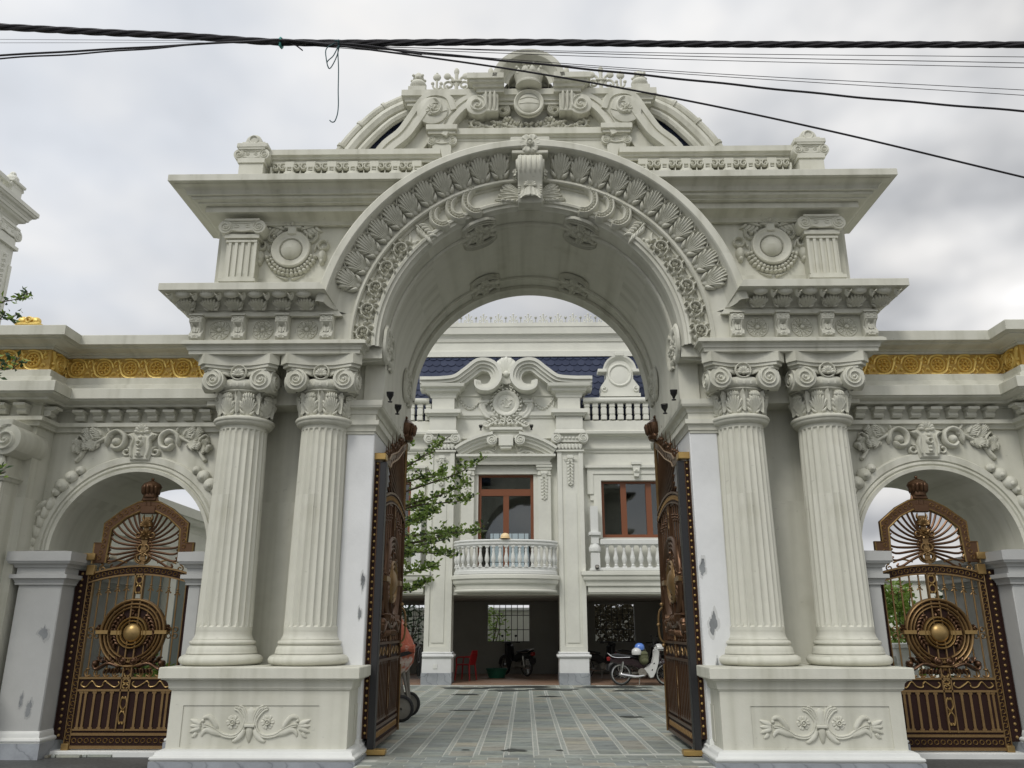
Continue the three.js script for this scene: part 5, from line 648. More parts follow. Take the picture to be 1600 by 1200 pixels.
for (const s of [-1, 1]) {
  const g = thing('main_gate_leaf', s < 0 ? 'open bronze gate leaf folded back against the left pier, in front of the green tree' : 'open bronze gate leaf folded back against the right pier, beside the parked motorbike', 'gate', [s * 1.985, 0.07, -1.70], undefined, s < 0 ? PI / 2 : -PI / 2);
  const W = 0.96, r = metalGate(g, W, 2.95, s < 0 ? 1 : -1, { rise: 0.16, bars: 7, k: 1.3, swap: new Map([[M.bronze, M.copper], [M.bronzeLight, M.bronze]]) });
  // half crest: steps up towards the meeting edge
  const o = [[-W, 3.05], [-W, 3.62], [-W + 0.35, 3.64], [-W + 0.5, 3.74], [0.1, 3.90], [0.5, 4.08], [W - 0.08, 4.22], [W, 4.22], [W, 3.05]], i_ = [[W - 0.09, 3.08], [W - 0.09, 4.12], [0.5, 3.97], [0.1, 3.79], [-W + 0.55, 3.63], [-W + 0.45, 3.55], [-W + 0.10, 3.53], [-W + 0.10, 3.08]];
  const f = r.P('crest_frame', extr([...o, ...[]], -0.013, 0.013, [i_], 0.003), M.copper);
  r.P('crest_edge', [tube([...o].map(q => [q[0], q[1], 0.013]), 0.014, { k: 4 }), tube(i_.map(q => [q[0], q[1], 0.013]), 0.014, { k: 4 })], M.bronzeLight, f);
  for (let i = 0; i < 14; i++) { const a = lerp(PI * 0.98, PI * 0.55, i / 13), L = 1.35 - 0.3 * sin(i * 1.3) * 0.3; r.P('plume', tube([[W - 0.15, 3.12, 0], [W - 0.15 + L * 0.5 * cos(a), 3.12 + L * 0.40 * sin(a), 0], [W - 0.15 + L * 0.9 * cos(a), 3.12 + L * 0.72 * sin(a), 0], [W - 0.15 + L * cos(a), 3.2 + L * 0.70 * sin(a), 0]].map(q => [Math.max(-W + 0.16, q[0]), q[1], 0]), 0.02, { n: 10, k: 5 }), M.copper); }
  const topY = x => cr(o.slice(1, 7), 40).reduce((m, q) => Math.abs(q.x - x) < Math.abs(m.x - x) ? q : m).y;
  for (let i = 0; i < 11; i++) { const x = -W + 0.12 + i * 0.165, y = topY(x), h = 0.16 + 0.12 * (i % 2) + i * 0.012; r.P('spike', [tube([[x, y - 0.02, 0], [x, y + h * 0.55, 0], [x, y + h, 0]], t => 0.016 * (1.06 - t), { k: 5 }), ball(0.026, [x, y + h * 0.4, 0], 7, 5), tube(spiral(x + 0.05, y + 0.06, 0.045, 0.015, PI, 1.1, 10).map(q => [q[0], q[1], 0]), 0.008, { k: 4 })], M.copper); }
  r.P('crown', [lathe([[0.01, 0], [0.11, 0.0], [0.13, 0.05], [0.115, 0.09], [0.15, 0.2], [0.14, 0.27], [0.06, 0.34], [0.01, 0.36]], 16), ball(0.03, [0, 0.38, 0], 8, 6), ...Array.from({ length: 10 }, (_, i) => { const a = i * PI / 5; return tf(stroke([[0, 0.08], [0, 0.18], [0, 0.26]], 0.03, 0.03, { n: 5, k: 4 }), [0.115 * cos(a), 0, 0.115 * sin(a)], [0.2, PI / 2 - a, 0]); })].map(q => tf(q, [W - 0.10, 4.24, 0])), M.copper);
  r.P('drop_rod', [tube([[W - 0.05, 0.9, 0.05], [W - 0.05, 0.0, 0.05]], 0.012, { k: 6 }), tube([[W - 0.12, 1.2, 0.04], [W - 0.12, 1.25, 0.09], [W - 0.12, 1.45, 0.11], [W - 0.12, 1.64, 0.09], [W - 0.12, 1.70, 0.04]], 0.015, { n: 14, k: 6 }), ...[1.16, 1.45, 1.74].map(y => ball(0.03, [W - 0.12, y, 0.05 + (y === 1.45 ? 0.06 : 0)], 8, 6))], M.bronzeLight);
  r.P('hinge_post', bev(-W - 0.13, -W, -0.06, 3.52, -0.03, 0.055, 0.006), M.black);
  r.P('hinge_block', bev(-W - 0.17, -W - 0.02, 3.54, 3.63, -0.12, 0.05, 0.008), M.brass); r.P('hinge_block', bev(-W - 0.16, -W - 0.02, -0.06, 0.0, -0.05, 0.2, 0.006), M.brass);
  const j = r.P('hinge_strip', [box(-W - 0.11, -W - 0.07, 0.12, 3.52, -0.094, -0.031)], M.maroon);
  r.P('strip_edge', [box(-W - 0.125, -W - 0.09, 0.12, 3.52, -0.098, -0.088), box(-W - 0.125, -W - 0.09, 0.12, 3.52, -0.04, -0.03)], M.bronze, j);
  const dots = []; for (let y = 0.18; y < 3.5; y += 0.085) dots.push(tf(dome(0.018, 0.018, 0.016, [0, 0, 0], 8, 3), [-W - 0.11, y, -0.064], [0, -PI / 2, 0])); const dp = r.P('stud_row', dots, M.brass, j); dp.userData.kind = 'stuff';
}

// ---------------------------------------------------------------- villa across the courtyard
const villa = thing('villa', 'two-storey cream villa with blue scalloped roof and curved balcony seen through the arch', 'house', [-0.65, 0, -13.7]);
{
  const V = villa, pt = M.paintB, XR = 6.9, XL = -7.6;
  const hole = (x0, x1, y0, y1) => [[x0, y0], [x1, y0], [x1, y1], [x0, y1]];
  part(V, 'wall', [extr([[XL, 2.6], [XR, 2.6], [XR, 7.5], [XL, 7.5]], -0.65, -0.35, [hole(-0.83, 0.82, 3.02, 5.91), hole(2.83, 4.95, 4.03, 5.71), hole(-4.95, -2.83, 4.03, 5.71)]), box(XL, XL + 0.3, 0, 7.5, -5.2, -0.66), box(XR - 0.3, XR, 0, 7.5, -5.2, -0.66), box(XL, XR, 7.5, 7.55, -5.2, -0.37), extr([[XL, 2.6], [XR, 2.6], [XR, 7.5], [XL, 7.5]], -5.2, -5.0, [hole(-0.66, 0.68, 3.3, 4.70)]), box(XL, XR, 8.0, 11.3, -5.2, -2.0)], pt);
  part(V, 'ground_slab', box(XL, XR, 2.40, 2.61, -5.2, -0.10), pt);
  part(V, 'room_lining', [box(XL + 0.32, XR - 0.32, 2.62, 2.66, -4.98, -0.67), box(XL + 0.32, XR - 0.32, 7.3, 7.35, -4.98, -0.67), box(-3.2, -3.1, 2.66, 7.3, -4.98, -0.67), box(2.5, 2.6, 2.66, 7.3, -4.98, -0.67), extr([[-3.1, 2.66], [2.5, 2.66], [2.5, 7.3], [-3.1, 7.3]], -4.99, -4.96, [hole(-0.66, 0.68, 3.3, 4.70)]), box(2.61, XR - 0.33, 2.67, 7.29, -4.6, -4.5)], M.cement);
  for (let i = 0; i < 6; i++) part(V, 'window_bar', tube([[-0.56 + i * 0.22, 3.3, -5.1], [-0.56 + i * 0.22, 4.7, -5.1]], 0.014, { k: 5 }), M.bars);
  part(V, 'window_bar', tube([[-0.66, 3.7, -5.1], [0.68, 3.7, -5.1]], 0.014, { k: 5 }), M.bars);
  // pillars
  const capl = fin([box(-0.36, 0.36, 0.0, 0.24, -0.3, 0.02), bev(-0.48, 0.48, 0.24, 0.30, -0.3, 0.12, 0.01), ...[-1, 1].flatMap(q => tf(voluteDisc(0.155, 0.35, q, 1.8), [q * 0.40, 0.12, 0.09])), ...[-2, -1, 0, 1, 2].map(k => dome(0.05, 0.05, 0.05, [k * 0.11, 0.12, 0.02])), ...[-3, -2, -1, 0, 1, 2, 3].map(k => tf(acanthus(0.06, 0.20, 0.03, { nu: 6, nv: 6 }), [k * 0.105, -0.22, 0.012])), box(-0.42, 0.42, -0.29, -0.24, -0.3, 0.05)]);
  const drop = []; for (let i = 0; i < 7; i++) { for (const q of [-1, 1]) drop.push(stroke([[0, -0.20 - i * 0.10], [q * (0.075 - i * 0.004), -0.25 - i * 0.10], [q * 0.01, -0.30 - i * 0.1]], 0.045, 0.05, { t: 'drop', n: 5, k: 4 })); drop.push(dome(0.03, 0.03, 0.05, [0, -0.29 - i * 0.1, 0], 7, 3)); }
  drop.push(bev(-0.09, 0.09, -0.10, 0, 0, 0.06, 0.008), bev(-0.19, 0.19, -0.13, -0.11, 0, 0.04, 0.006), ...tf(shell(0.09, 0.05, 5), [0, -0.19, 0.01]));
  const dg = fin(drop);
  for (const px of [-1.91, 1.91, -5.75, 5.75]) {
    const lg = 0.38, p = part(V, 'pillar', [box(px - lg, px + lg, 0.8, 6.58, -0.75, -0.04), box(px - lg, px - lg + 0.13, 0.8, 6.58, -0.04, 0), box(px + lg - 0.13, px + lg, 0.8, 6.58, -0.04, 0), box(px - lg + 0.13, px + lg - 0.13, 0.8, 1.0, -0.04, 0), box(px - 0.17, px + 0.17, 1.10, 5.3, -0.045, -0.02)], pt);
    const sq = o => [[px - lg - o, -0.7], [px - lg - o, o], [px + lg + o, o], [px + lg + o, -0.7]];
    part(p, 'pillar_base', [bev(px - lg - 0.03, px + lg + 0.03, 0.3, 0.72, -0.75, 0.05, 0.008), sweep([[0, 0.70], [0.08, 0.705], ...torus(0.06, 0.71, 0.79, 0.035, 5), [0.04, 0.80], ...torus(0.03, 0.81, 0.85, 0.018, 4), [0, 0.86]], sq(0))], M.primer);
    part(p, 'pillar_foot', bev(px - lg - 0.045, px + lg + 0.045, -0.02, 0.305, -0.76, 0.065, 0.006), M.marble);
    part(p, 'capital', capl, pt, { p: [px, 6.82, 0.0] });
    part(p, 'hanging_drop', dg, pt, { p: [px, 6.42, -0.005] });
    // dado block above
    if (Math.abs(px) < 3) part(V, 'attic_block', [box(px - 0.40, px + 0.40, 7.10, 7.70, -0.75, 0.02), sweep([[0, 7.10], [0.03, 7.11], [0.03, 7.16], [0, 7.2]], sq(0.04)), sweep([[0, 7.62], [0.04, 7.625], ...cavetto(0.045, 7.63, 0.11, 7.70, 3), [0.125, 7.702], [0.125, 7.82], [-0.2, 7.83]], sq(0.04)), box(px - 0.34, px + 0.34, 7.8, 8.45, -0.75, 0.0)], pt, { crease: 30 });
  }
  // entablature left and right of the centre bay and across it
  const ent = [[0, 6.56], [0.04, 6.565], [0.045, 6.62], [0.07, 6.625], ...cavetto(0.07, 6.63, 0.10, 6.66, 2), [0.11, 6.70], [0.02, 6.705], [0.02, 6.98], [0.05, 6.985], [0.06, 7.03], ...cyma(0.07, 7.035, 0.20, 7.10, 3), [0.25, 7.105], [0.26, 7.18], [0.24, 7.20], [0.15, 7.215], [0.15, 7.52], [0.10, 7.55], [-0.3, 7.56]];
  part(V, 'entablature', sweep(ent, [[XL - 0.1, -5], [XL - 0.1, -0.35], [-2.3, -0.35]]), pt, { crease: 30 }); part(V, 'entablature', sweep(ent, [[2.3, -0.35], [XR + 0.1, -0.35], [XR + 0.1, -5]]), pt, { crease: 30 });
  // attic balustrade with broad pale balusters
  const fat = fin([bev(-0.088, 0.088, 0, 0.13, -0.08, 0.08, 0.012), bev(-0.075, 0.075, 0.13, 0.16, -0.07, 0.07, 0.01), bev(-0.088, 0.088, 0.16, 0.37, -0.08, 0.08, 0.02), bev(-0.075, 0.075, 0.37, 0.40, -0.07, 0.07, 0.01), bev(-0.088, 0.088, 0.40, 0.52, -0.08, 0.08, 0.012)]);
  for (const [a, b] of [[XL, -2.35], [2.35, XR]]) { part(V, 'balustrade_rail', [sweep([[-0.12, 8.08], [0.12, 8.08], ...torus(0.12, 8.09, 8.24, 0.05, 6), [-0.12, 8.26]], [[a, -0.25], [b, -0.25]])], pt); for (let x = a + 0.12; x < b; x += 0.255) part(V, 'roof_baluster', fat, pt, { p: [x, 7.56, -0.25] }); }
  // centre pediment: scrolls, shell, medallion, swags
  part(V, 'pediment_wall', [extr([[-2.2, 7.0], [2.2, 7.0], [2.2, 8.55], [1.5, 8.75], [0.9, 9.1], [0.3, 9.2], [-0.3, 9.2], [-0.9, 9.1], [-1.5, 8.75], [-2.2, 8.55]], -0.75, -0.28), sweep([[0, 7.62], [0.04, 7.63], ...cavetto(0.04, 7.64, 0.09, 7.70, 3), [0.09, 7.82], [0, 7.83]], [[-1.5, -0.28], [1.5, -0.28]]), box(-1.5, -0.75, 8.33, 8.38, -0.28, -0.24), box(0.75, 1.5, 8.33, 8.38, -0.28, -0.24)], pt);
  for (const s of [-1, 1]) {
    const S = [[s * 2.62, 8.60], [s * 1.95, 8.61], [s * 1.5, 8.68], [s * 1.12, 8.95], [s * 0.78, 9.20], [s * 0.45, 9.12], [s * 0.33, 8.82], [s * 0.50, 8.56], [s * 0.80, 8.56], [s * 0.86, 8.74]];
    const layer = (w, o, z0, z1) => { const P = cr(S, 46), N = 46, p = [], I = []; P.forEach((q, i) => { const a = P[Math.max(0, i - 1)], b = P[Math.min(N, i + 1)], l = Math.hypot(b.x - a.x, b.y - a.y) || 1, nx = -(b.y - a.y) / l * s * -1, ny = (b.x - a.x) / l * s * -1, f = i / N > 0.62 ? lerp(1, 0.5, (i / N - 0.62) / 0.38) : 1; const c = (u, z) => p.push(q.x + nx * (o + u * w) * f, q.y + ny * (o + u * w) * f, z); c(-1, z0); c(-1, z1); c(1, z1); c(1, z0); }); for (let i = 0; i < N; i++) for (let k = 0; k < 3; k++) { const a = i * 4 + k, b = a + 4; I.push(a, b, b + 1, a, b + 1, a + 1); } const e = (N) * 4; I.push(0, 1, 2, 0, 2, 3, e, e + 2, e + 1, e, e + 3, e + 2); return raw(p, I); };
    part(V, 'scroll_cornice', [layer(0.05, 0.17, -0.4, 0.26), layer(0.05, 0.08, -0.4, 0.20), layer(0.045, -0.01, -0.4, 0.12), layer(0.06, -0.09, -0.4, 0.05)], pt, { crease: 30 });
    const sq2 = [[s * 2.28, 0], [s * 1.55, 0]].sort((a, b) => a[0] - b[0]), q0 = sq2[0][0], q1 = sq2[1][0];
    part(V, 'scroll_corbel', sweep([[0, 8.2], [0.02, 8.21], [0.03, 8.28], ...cavetto(0.04, 8.29, 0.14, 8.38, 3), [0.16, 8.40], [0.17, 8.46], ...ovolo(0.18, 8.47, 0.28, 8.54, 3), [0.29, 8.60]], [[q0, -0.7], [q0, 0], [q1, 0], [q1, -0.7]]), pt, { crease: 30 });
    const sw = []; for (let i = 0; i <= 10; i++) { const t = i / 10, x = s * (0.78 + 0.66 * t), y = 8.22 - 0.30 * sin(PI * t); sw.push(dome(0.05, 0.045, 0.06, [x, y, 0], 7, 3), dome(0.03, 0.03, 0.05, [x + 0.03, y + 0.05, 0], 6, 3)); } for (const e of [0.76, 1.46]) sw.push(...tf(flower(0.08, 0.05, 6, 1), [s * e, 8.22, 0]), stroke([[s * e, 8.18], [s * e, 8.05], [s * e, 7.98]], 0.04, 0.05, { t: 'drop', n: 6 }));
    part(V, 'swag', sw, pt, { p: [0, 0, -0.28] });
  }
  part(V, 'shell', [...tf(shell(0.50, 0.09, 9), [0, 9.0, -0.1], [0, 0, 0], [0.9, 1.15, 1]), tf(extr(circ(0, 0, 0.40, 20), -0.3, 0), [0, 9.12, -0.12], [0, 0, 0], [0.95, 1.1, 1])], pt);
  const md = [tf(lathe([[0.42, -0.1], [0.42, 0.04], ...torus(0.38, 0.04, 0.08, 0.03, 4), [0.30, 0.05], [0.28, 0.02], [0.05, 0.025]], 30), [0, 0, 0], [PI / 2, 0, 0]), dome(0.27, 0.27, 0.045, [0, 0, 0.02], 18, 3), ...tf(rinceau(0.17, 0.05, 1), [0, 0, 0.05])];
  for (let i = 0; i < 22; i++) { const a = i * 2 * PI / 22; md.push(stroke([[0.40 * cos(a), 0.40 * sin(a)], [0.46 * cos(a + 0.1), 0.46 * sin(a + 0.1)], [0.50 * cos(a + 0.25), 0.50 * sin(a + 0.25)]], 0.045, 0.07, { t: 'drop', n: 5, k: 4 })); }
  for (const s of [-1, 1]) { md.push(stroke([[s * 0.55, 0.05], [s * 0.72, 0.0], [s * 0.68, -0.25], [s * 0.5, -0.45]], 0.10, 0.06, { n: 12, groove: 0.5 }), box(s * 0.52, s * 0.82, 0.02, 0.10, -0.05, 0.06), stroke(spiral(s * 0.16, 0.56, 0.10, 0.03, -PI / 2, s * 1.2, 14), 0.03, 0.06, { n: 18 }), stroke(spiral(s * 0.12, -0.56, 0.11, 0.03, PI / 2, s * 1.3, 14), 0.03, 0.07, { n: 18 }), ...tf(leafSpray(0.42, 0.12, 0.07, 4, -0.5), [s * 0.22, -0.50, 0], [0, 0, 0], [s, 1, 1]), stroke([[s * 0.45, -0.65], [s * 0.58, -0.73], [s * 0.70, -0.68], [s * 0.70, -0.60]], 0.035, 0.06, { n: 10 })); for (let k = 0; k < 3; k++) md.push(dome(0.05, 0.05, 0.07, [s * (0.08 + k * 0.12), -0.64, 0], 7, 3)); }
  part(V, 'medallion', md, pt, { p: [0.0, 8.08, -0.20] });
  // broken segmental pediment and cornice over the balcony door
  for (const s of [-1, 1]) {
    const a0 = s > 0 ? PI / 2 - 0.62 : PI / 2 + 0.15, a1 = s > 0 ? PI / 2 - 0.15 : PI / 2 + 0.62;
    part(V, 'door_pediment', [revolve([[2.32, -0.35], [2.32, -0.14], [2.39, -0.12], [2.40, -0.06], [2.47, -0.05], [2.50, 0.02], [2.57, 0.04], [2.58, 0.10], [2.66, 0.10], [2.66, -0.35]].reverse(), a0, a1, 14, 0, 4.50)], pt, { crease: 30 });
    part(V, 'pediment_volute', tf(voluteDisc(0.16, 0.3, s, 1.8), [s * 0.42, 6.90, 0.06]), pt);
    part(V, 'door_foliage', [...tf(leafSpray(0.6, 0.12, 0.07, 4, -0.25), [s * 0.25, 6.60, 0], [0, 0, 0], [s, 1, 1]), stroke([[s * 0.30, 6.95], [s * 0.30, 6.75], [s * 0.36, 6.58]], 0.06, 0.06, { t: 'drop', n: 8 }), stroke([[s * 0.3, 6.5], [s * 0.6, 6.62], [s * 0.9, 6.5]], 0.045, 0.06, { n: 10 })], pt, { p: [0, 0, -0.30] });
    part(V, 'door_pilaster', [box(s * 0.95, s * 1.33, 3.0, 6.02, -0.36, -0.20), box(s * 0.92, s * 1.36, 6.02, 6.10, -0.36, -0.16), box(s * 0.90, s * 1.38, 6.10, 6.17, -0.36, -0.12)], pt);
    part(V, 'door_drop', dg, pt, { p: [s * 1.14, 5.98, -0.2], s: [1.15, 0.95, 1] });
  }
  part(V, 'door_keystone', [bev(-0.22, 0.22, 6.72, 7.05, -0.3, 0.0, 0.01), bev(-0.17, 0.17, 6.64, 6.72, -0.3, -0.04, 0.01), box(-0.42, 0.42, 6.98, 7.2, -0.3, -0.10), bev(-0.50, 0.50, 7.2, 7.28, -0.3, 0.02, 0.01), bev(-0.46, 0.46, 7.15, 7.2, -0.3, -0.03, 0.01)], pt);
  part(V, 'door_cornice', sweep([[0, 6.16], [0.04, 6.165], [0.06, 6.22], [0.02, 6.225], [0.02, 6.30], [0.05, 6.305], ...cavetto(0.05, 6.31, 0.16, 6.39, 3), [0.18, 6.392], [0.18, 6.46], [-0.2, 6.47]], [[-1.30, -0.35], [-1.30, -0.14], [1.30, -0.14], [1.30, -0.35]]), pt, { crease: 30 });
  part(V, 'door_tympanum', [extr([[-1.3, 6.45], [1.3, 6.45], [0.9, 6.75], [0.4, 7.0], [-0.4, 7.0], [-0.9, 6.75]], -0.34, -0.30), box(-1.1, 1.1, 5.91, 6.17, -0.36, -0.28)], pt);
  // glazed door and windows
  const glaze = (name, x0, x1, y0, y1, mull, trans, z = -0.5) => {
    const f = part(V, name, [box(x0, x0 + 0.09, y0, y1, z - 0.05, z + 0.05), box(x1 - 0.09, x1, y0, y1, z - 0.05, z + 0.05), box(x0 + 0.09, x1 - 0.09, y1 - 0.07, y1, z - 0.05, z + 0.05), box(x0 + 0.09, x1 - 0.09, y0, y0 + 0.1, z - 0.05, z + 0.05), ...mull.map(x => box(x - 0.085, x + 0.085, y0 + 0.1, trans || y1 - 0.07, z - 0.05, z + 0.05)), ...(trans ? [box(x0 + 0.09, x1 - 0.09, trans, trans + 0.2, z - 0.06, z + 0.06)] : [])], M.wood);
    const xs = [x0 + 0.09, ...mull, x1 - 0.09]; for (let i = 0; i < xs.length - 1; i++) part(f, 'pane', box(xs[i] + (i ? 0.085 : 0), xs[i + 1] - (i < xs.length - 2 ? 0.085 : 0), y0 + 0.1, trans || y1 - 0.07, z - 0.006, z + 0.006), M.glass);
    if (trans) part(f, 'pane', box(x0 + 0.09, x1 - 0.09, trans + 0.2, y1 - 0.07, z - 0.006, z + 0.006), M.glass);
  };
  glaze('balcony_door', -0.83, 0.82, 3.02, 5.91, [0], 5.28);
  glaze('window', 2.83, 4.95, 4.03, 5.71, [3.5, 4.25], 0); glaze('window', -4.95, -2.83, 4.03, 5.71, [-4.25, -3.5], 0);
  for (const s of [-1, 1]) {
    const b = (x0, x1, y0, y1, z1) => box(s * x0, s * x1, y0, y1, -0.36, z1);
    part(V, 'window_surround', [b(2.60, 2.83, 4.0, 5.9, -0.28), b(2.60, 5.18, 5.71, 5.9, -0.281), b(4.95, 5.18, 4.0, 5.9, -0.279), b(2.42, 2.60, 5.3, 6.08, -0.25), b(2.42, 5.36, 5.9, 6.08, -0.251), b(5.18, 5.36, 5.3, 6.08, -0.249), b(2.36, 5.42, 6.08, 6.16, -0.18), b(2.50, 2.60, 5.12, 5.3, -0.29)], pt);
    part(V, 'window_keystone', [bev(s * 3.89 - 0.15, s * 3.89 + 0.15, 6.16, 6.26, -0.36, -0.12, 0.01), tf(extr([[-0.12, 0], [0.12, 0], [0.07, -0.36], [-0.07, -0.36]], -0.35, -0.16, [], 0.012), [s * 3.89, 6.16, 0]), ...tf(shell(0.09, 0.05, 5), [s * 3.89, 5.95, -0.16])], pt);
    // sill balustrade on a moulded ledge
    const pth = s < 0 ? [[-6.2, 0.05], [-2.36, 0.05], [-2.36, -0.4]] : [[2.36, -0.4], [2.36, 0.05], [6.2, 0.05]];
    part(V, 'window_ledge', [sweep([[0, 2.45], [0.02, 2.46], [0.02, 2.62], [0.06, 2.63], ...cyma(0.07, 2.64, 0.16, 2.92, 4), [0.20, 2.93], [0.20, 3.03], [0.05, 3.05], [-0.5, 3.06]], pth), box(s * 2.36, s * 6.2, 2.42, 3.05, -0.4, 0.045)], pt, { crease: 30 });
    part(V, 'ledge_post', [bev(s * 2.40, s * 2.74, 3.05, 3.12, -0.2, 0.17, 0.01), box(s * 2.44, s * 2.70, 3.1, 3.55, -0.15, 0.13), lathe([[0.10, 3.55], [0.17, 3.60], [0.18, 3.70], [0.12, 3.80], [0.10, 3.84]], 14).constructor && tf(lathe([[0.10, 3.55], [0.17, 3.60], [0.18, 3.70], [0.12, 3.80], [0.10, 3.84]], 14), [s * 2.57, 0, -0.01]), box(s * 2.46, s * 2.68, 3.82, 4.05, -0.12, 0.1), bev(s * 2.40, s * 2.74, 4.05, 4.14, -0.18, 0.16, 0.01), box(s * 2.46, s * 2.68, 4.14, 4.9, -0.2, 0.05)], M.whiteBase);
    part(V, 'ledge_rail', [bev(s * 2.72, s * 6.1, 3.78, 3.94, -0.1, 0.12, 0.02), bev(s * 2.72, s * 6.1, 3.05, 3.14, -0.1, 0.12, 0.015)], M.whiteBase);
  }
  const bal = fin([box(-0.06, 0.06, 0, 0.04, -0.06, 0.06), lathe([[0.04, 0.04], [0.05, 0.07], [0.035, 0.10], [0.07, 0.20], [0.072, 0.26], [0.05, 0.36], [0.035, 0.46], [0.045, 0.50], [0.035, 0.53], [0.05, 0.58]], 10), box(-0.06, 0.06, 0.58, 0.62, -0.06, 0.06)]);
  for (const s of [-1, 1]) for (let i = 0; i < 13; i++) part(V, 'ledge_baluster', bal, M.whiteBase, { p: [s * (2.92 + i * 0.24), 3.14, 0.01], s: [1.05, 1.04, 1.05] });
  // bowed balcony
  const bow = (r, n = 26) => Array.from({ length: n + 1 }, (_, i) => { const t = PI - PI * i / n; return [r * 1.53 * cos(t), -0.02 + 0.78 * sin(t) * r]; });
  part(V, 'balcony', [sweep([[-0.4, 2.44], [0.0, 2.44], ...torus(0.01, 2.45, 2.52, 0.03, 4), [0, 2.53], ...cyma(0.0, 2.54, 0.09, 2.80, 4), [0.13, 2.81], [0.13, 2.90], [0.10, 2.92], [-0.6, 2.94]], bow(0.93)), extr(bow(0.93).map(q => [q[0], q[1]]), 0, 0.4).constructor && tf(extr(bow(0.93).map(q => [q[0], -q[1]]), 0, 0.46), [0, 2.45, 0], [-PI / 2, 0, 0])], pt, { crease: 30 });
  part(V, 'balcony_base', sweep([[-0.10, 2.93], [0.06, 2.935], [0.06, 3.02], [0.03, 3.04], [0.03, 3.12], [-0.1, 3.13]], bow(0.93)), M.whiteBase, { crease: 30 });
  part(V, 'balcony_rail', sweep([[-0.06, 3.70], [0.05, 3.70], [0.06, 3.74], [0.08, 3.745], [0.08, 3.79], [0.06, 3.80], ...torus(0.06, 3.81, 3.88, 0.03, 4), [-0.08, 3.89], [-0.08, 3.70]], bow(0.93)), M.whiteBase, { crease: 30 });
  const bp = bow(0.93, 260); { let acc = 0, nx = 0.10; for (let i = 1; i < bp.length; i++) { acc += Math.hypot(bp[i][0] - bp[i - 1][0], bp[i][1] - bp[i - 1][1]); if (acc > nx) { nx += 0.185; part(V, 'balcony_baluster', bal, M.whiteBase, { p: [bp[i][0], 3.12, bp[i][1]], s: [0.9, 0.94, 0.9] }); } } }
  // roof slope of scalloped tiles, parapet, cresting, round dormer
  const slope = Math.atan2(2.7, 1.38), dn = [0, sin(slope), -cos(slope)];
  const roof = part(V, 'roof', [raw([XL, 7.5, -0.44, XR, 7.5, -0.44, XR, 10.2, -1.82, XL, 10.2, -1.82], [0, 1, 2, 0, 2, 3])], M.tileBlue);
  const ts = [], tw = 0.25; for (let i = 0; i <= 8; i++) { const a = PI + PI * i / 8; ts.push([tw * 0.496 * cos(a), 0.125 + 0.125 * sin(a)]); } ts.push([tw * 0.496, 0.36], [-tw * 0.496, 0.36]);
  const tg = fin(extr(ts, 0, 0.03)), many = [];
  for (let r = 0; r < 11; r++) for (let c = 0; c < 58; c++) {
    const x = XL + 0.15 + c * tw + (r % 2) * tw / 2, d = r * 0.268; if (x > XR - 0.1) continue; const y = 7.54 + d * sin(slope), z = -0.435 - d * cos(slope);
    const ti = -(PI / 2 - slope) - 0.09, oy = 0.036 * cos(slope), oz = 0.036 * sin(slope);
    if (x > -3.6 && x < 4.9 && !(Math.abs(x) < 0.9 && r < 6) && !(Math.abs(x) < 2.5 && r < 3) && r > 1) part(roof, 'roof_tile', tg, rnd() < 0.5 ? M.tileBlue : M.tileBlue2, { p: [x, y + oy, z + oz + rr(0, 0.006)], r: [ti, 0, rr(-0.012, 0.012)] });
    else many.push(tf(tg, [x, y + oy, z + oz], [ti, 0, 0]));
  }
  part(roof, 'roof_tiles', many, M.tileBlue, { kind: 'stuff' });
  part(V, 'parapet', [sweep([[0, 10.08], [0.10, 10.085], [0.10, 10.27], [0.04, 10.28], [0.03, 10.33], [0, 10.34], [0, 10.62], [0.04, 10.63], [0.06, 10.70], [0.05, 10.72], ...cavetto(0.06, 10.73, 0.16, 10.85, 3), [0.18, 10.86], [0.20, 11.08], [0.22, 11.10], [0.22, 11.24], [-0.4, 11.25]], [[XL - 0.1, -1.72], [XR + 0.1, -1.72]]), box(XL, XR, 10.0, 11.24, -2.1, -1.73)], pt, { crease: 30 });
  const cu = []; for (const s of [-1, 1]) cu.push(tube(spiral(s * 0.10, 0.09, 0.06, 0.02, -PI / 2, s * 1.1, 10), 0.018, { n: 12, k: 4 }), tube([[s * 0.02, 0.1, 0], [s * 0.06, 0.2, 0], [s * 0.09, 0.25, 0]], 0.018, { k: 4 }), ball(0.03, [s * 0.095, 0.26, 0], 6, 4), tube([[s * 0.25, 0, 0], [s * 0.25, 0.17, 0]], 0.014, { k: 4 }), ball(0.05, [s * 0.25, 0.21, 0], 7, 5, [1, 1, 0.5])); cu.push(tube([[0, 0, 0], [0, 0.3, 0]], 0.024, { k: 4 }), ball(0.035, [0, 0.33, 0], 6, 5), box(-0.25, 0.25, 0, 0.02, -0.02, 0.02));
  const cg = fin(cu); for (let i = 0; i < 28; i++) part(V, 'roof_cresting', cg, pt, { p: [XL + 0.3 + i * 0.5, 11.24, -1.60] });
  const dm = part(V, 'dormer', [extr([[-0.58, 0], [0.58, 0], [0.60, 0.25], [0.42, 0.5], [0.42, 0.75], [-0.42, 0.75], [-0.42, 0.5], [-0.60, 0.25]], -0.6, 0.0, [], 0.015), tf(extr(circ(0, 0, 0.40, 20, 0, PI), -0.6, 0), [0, 0.74, 0]), box(-0.62, 0.62, -0.08, 0.02, -0.5, 0.06)], pt, { p: [3.53, 8.42, -0.40] });
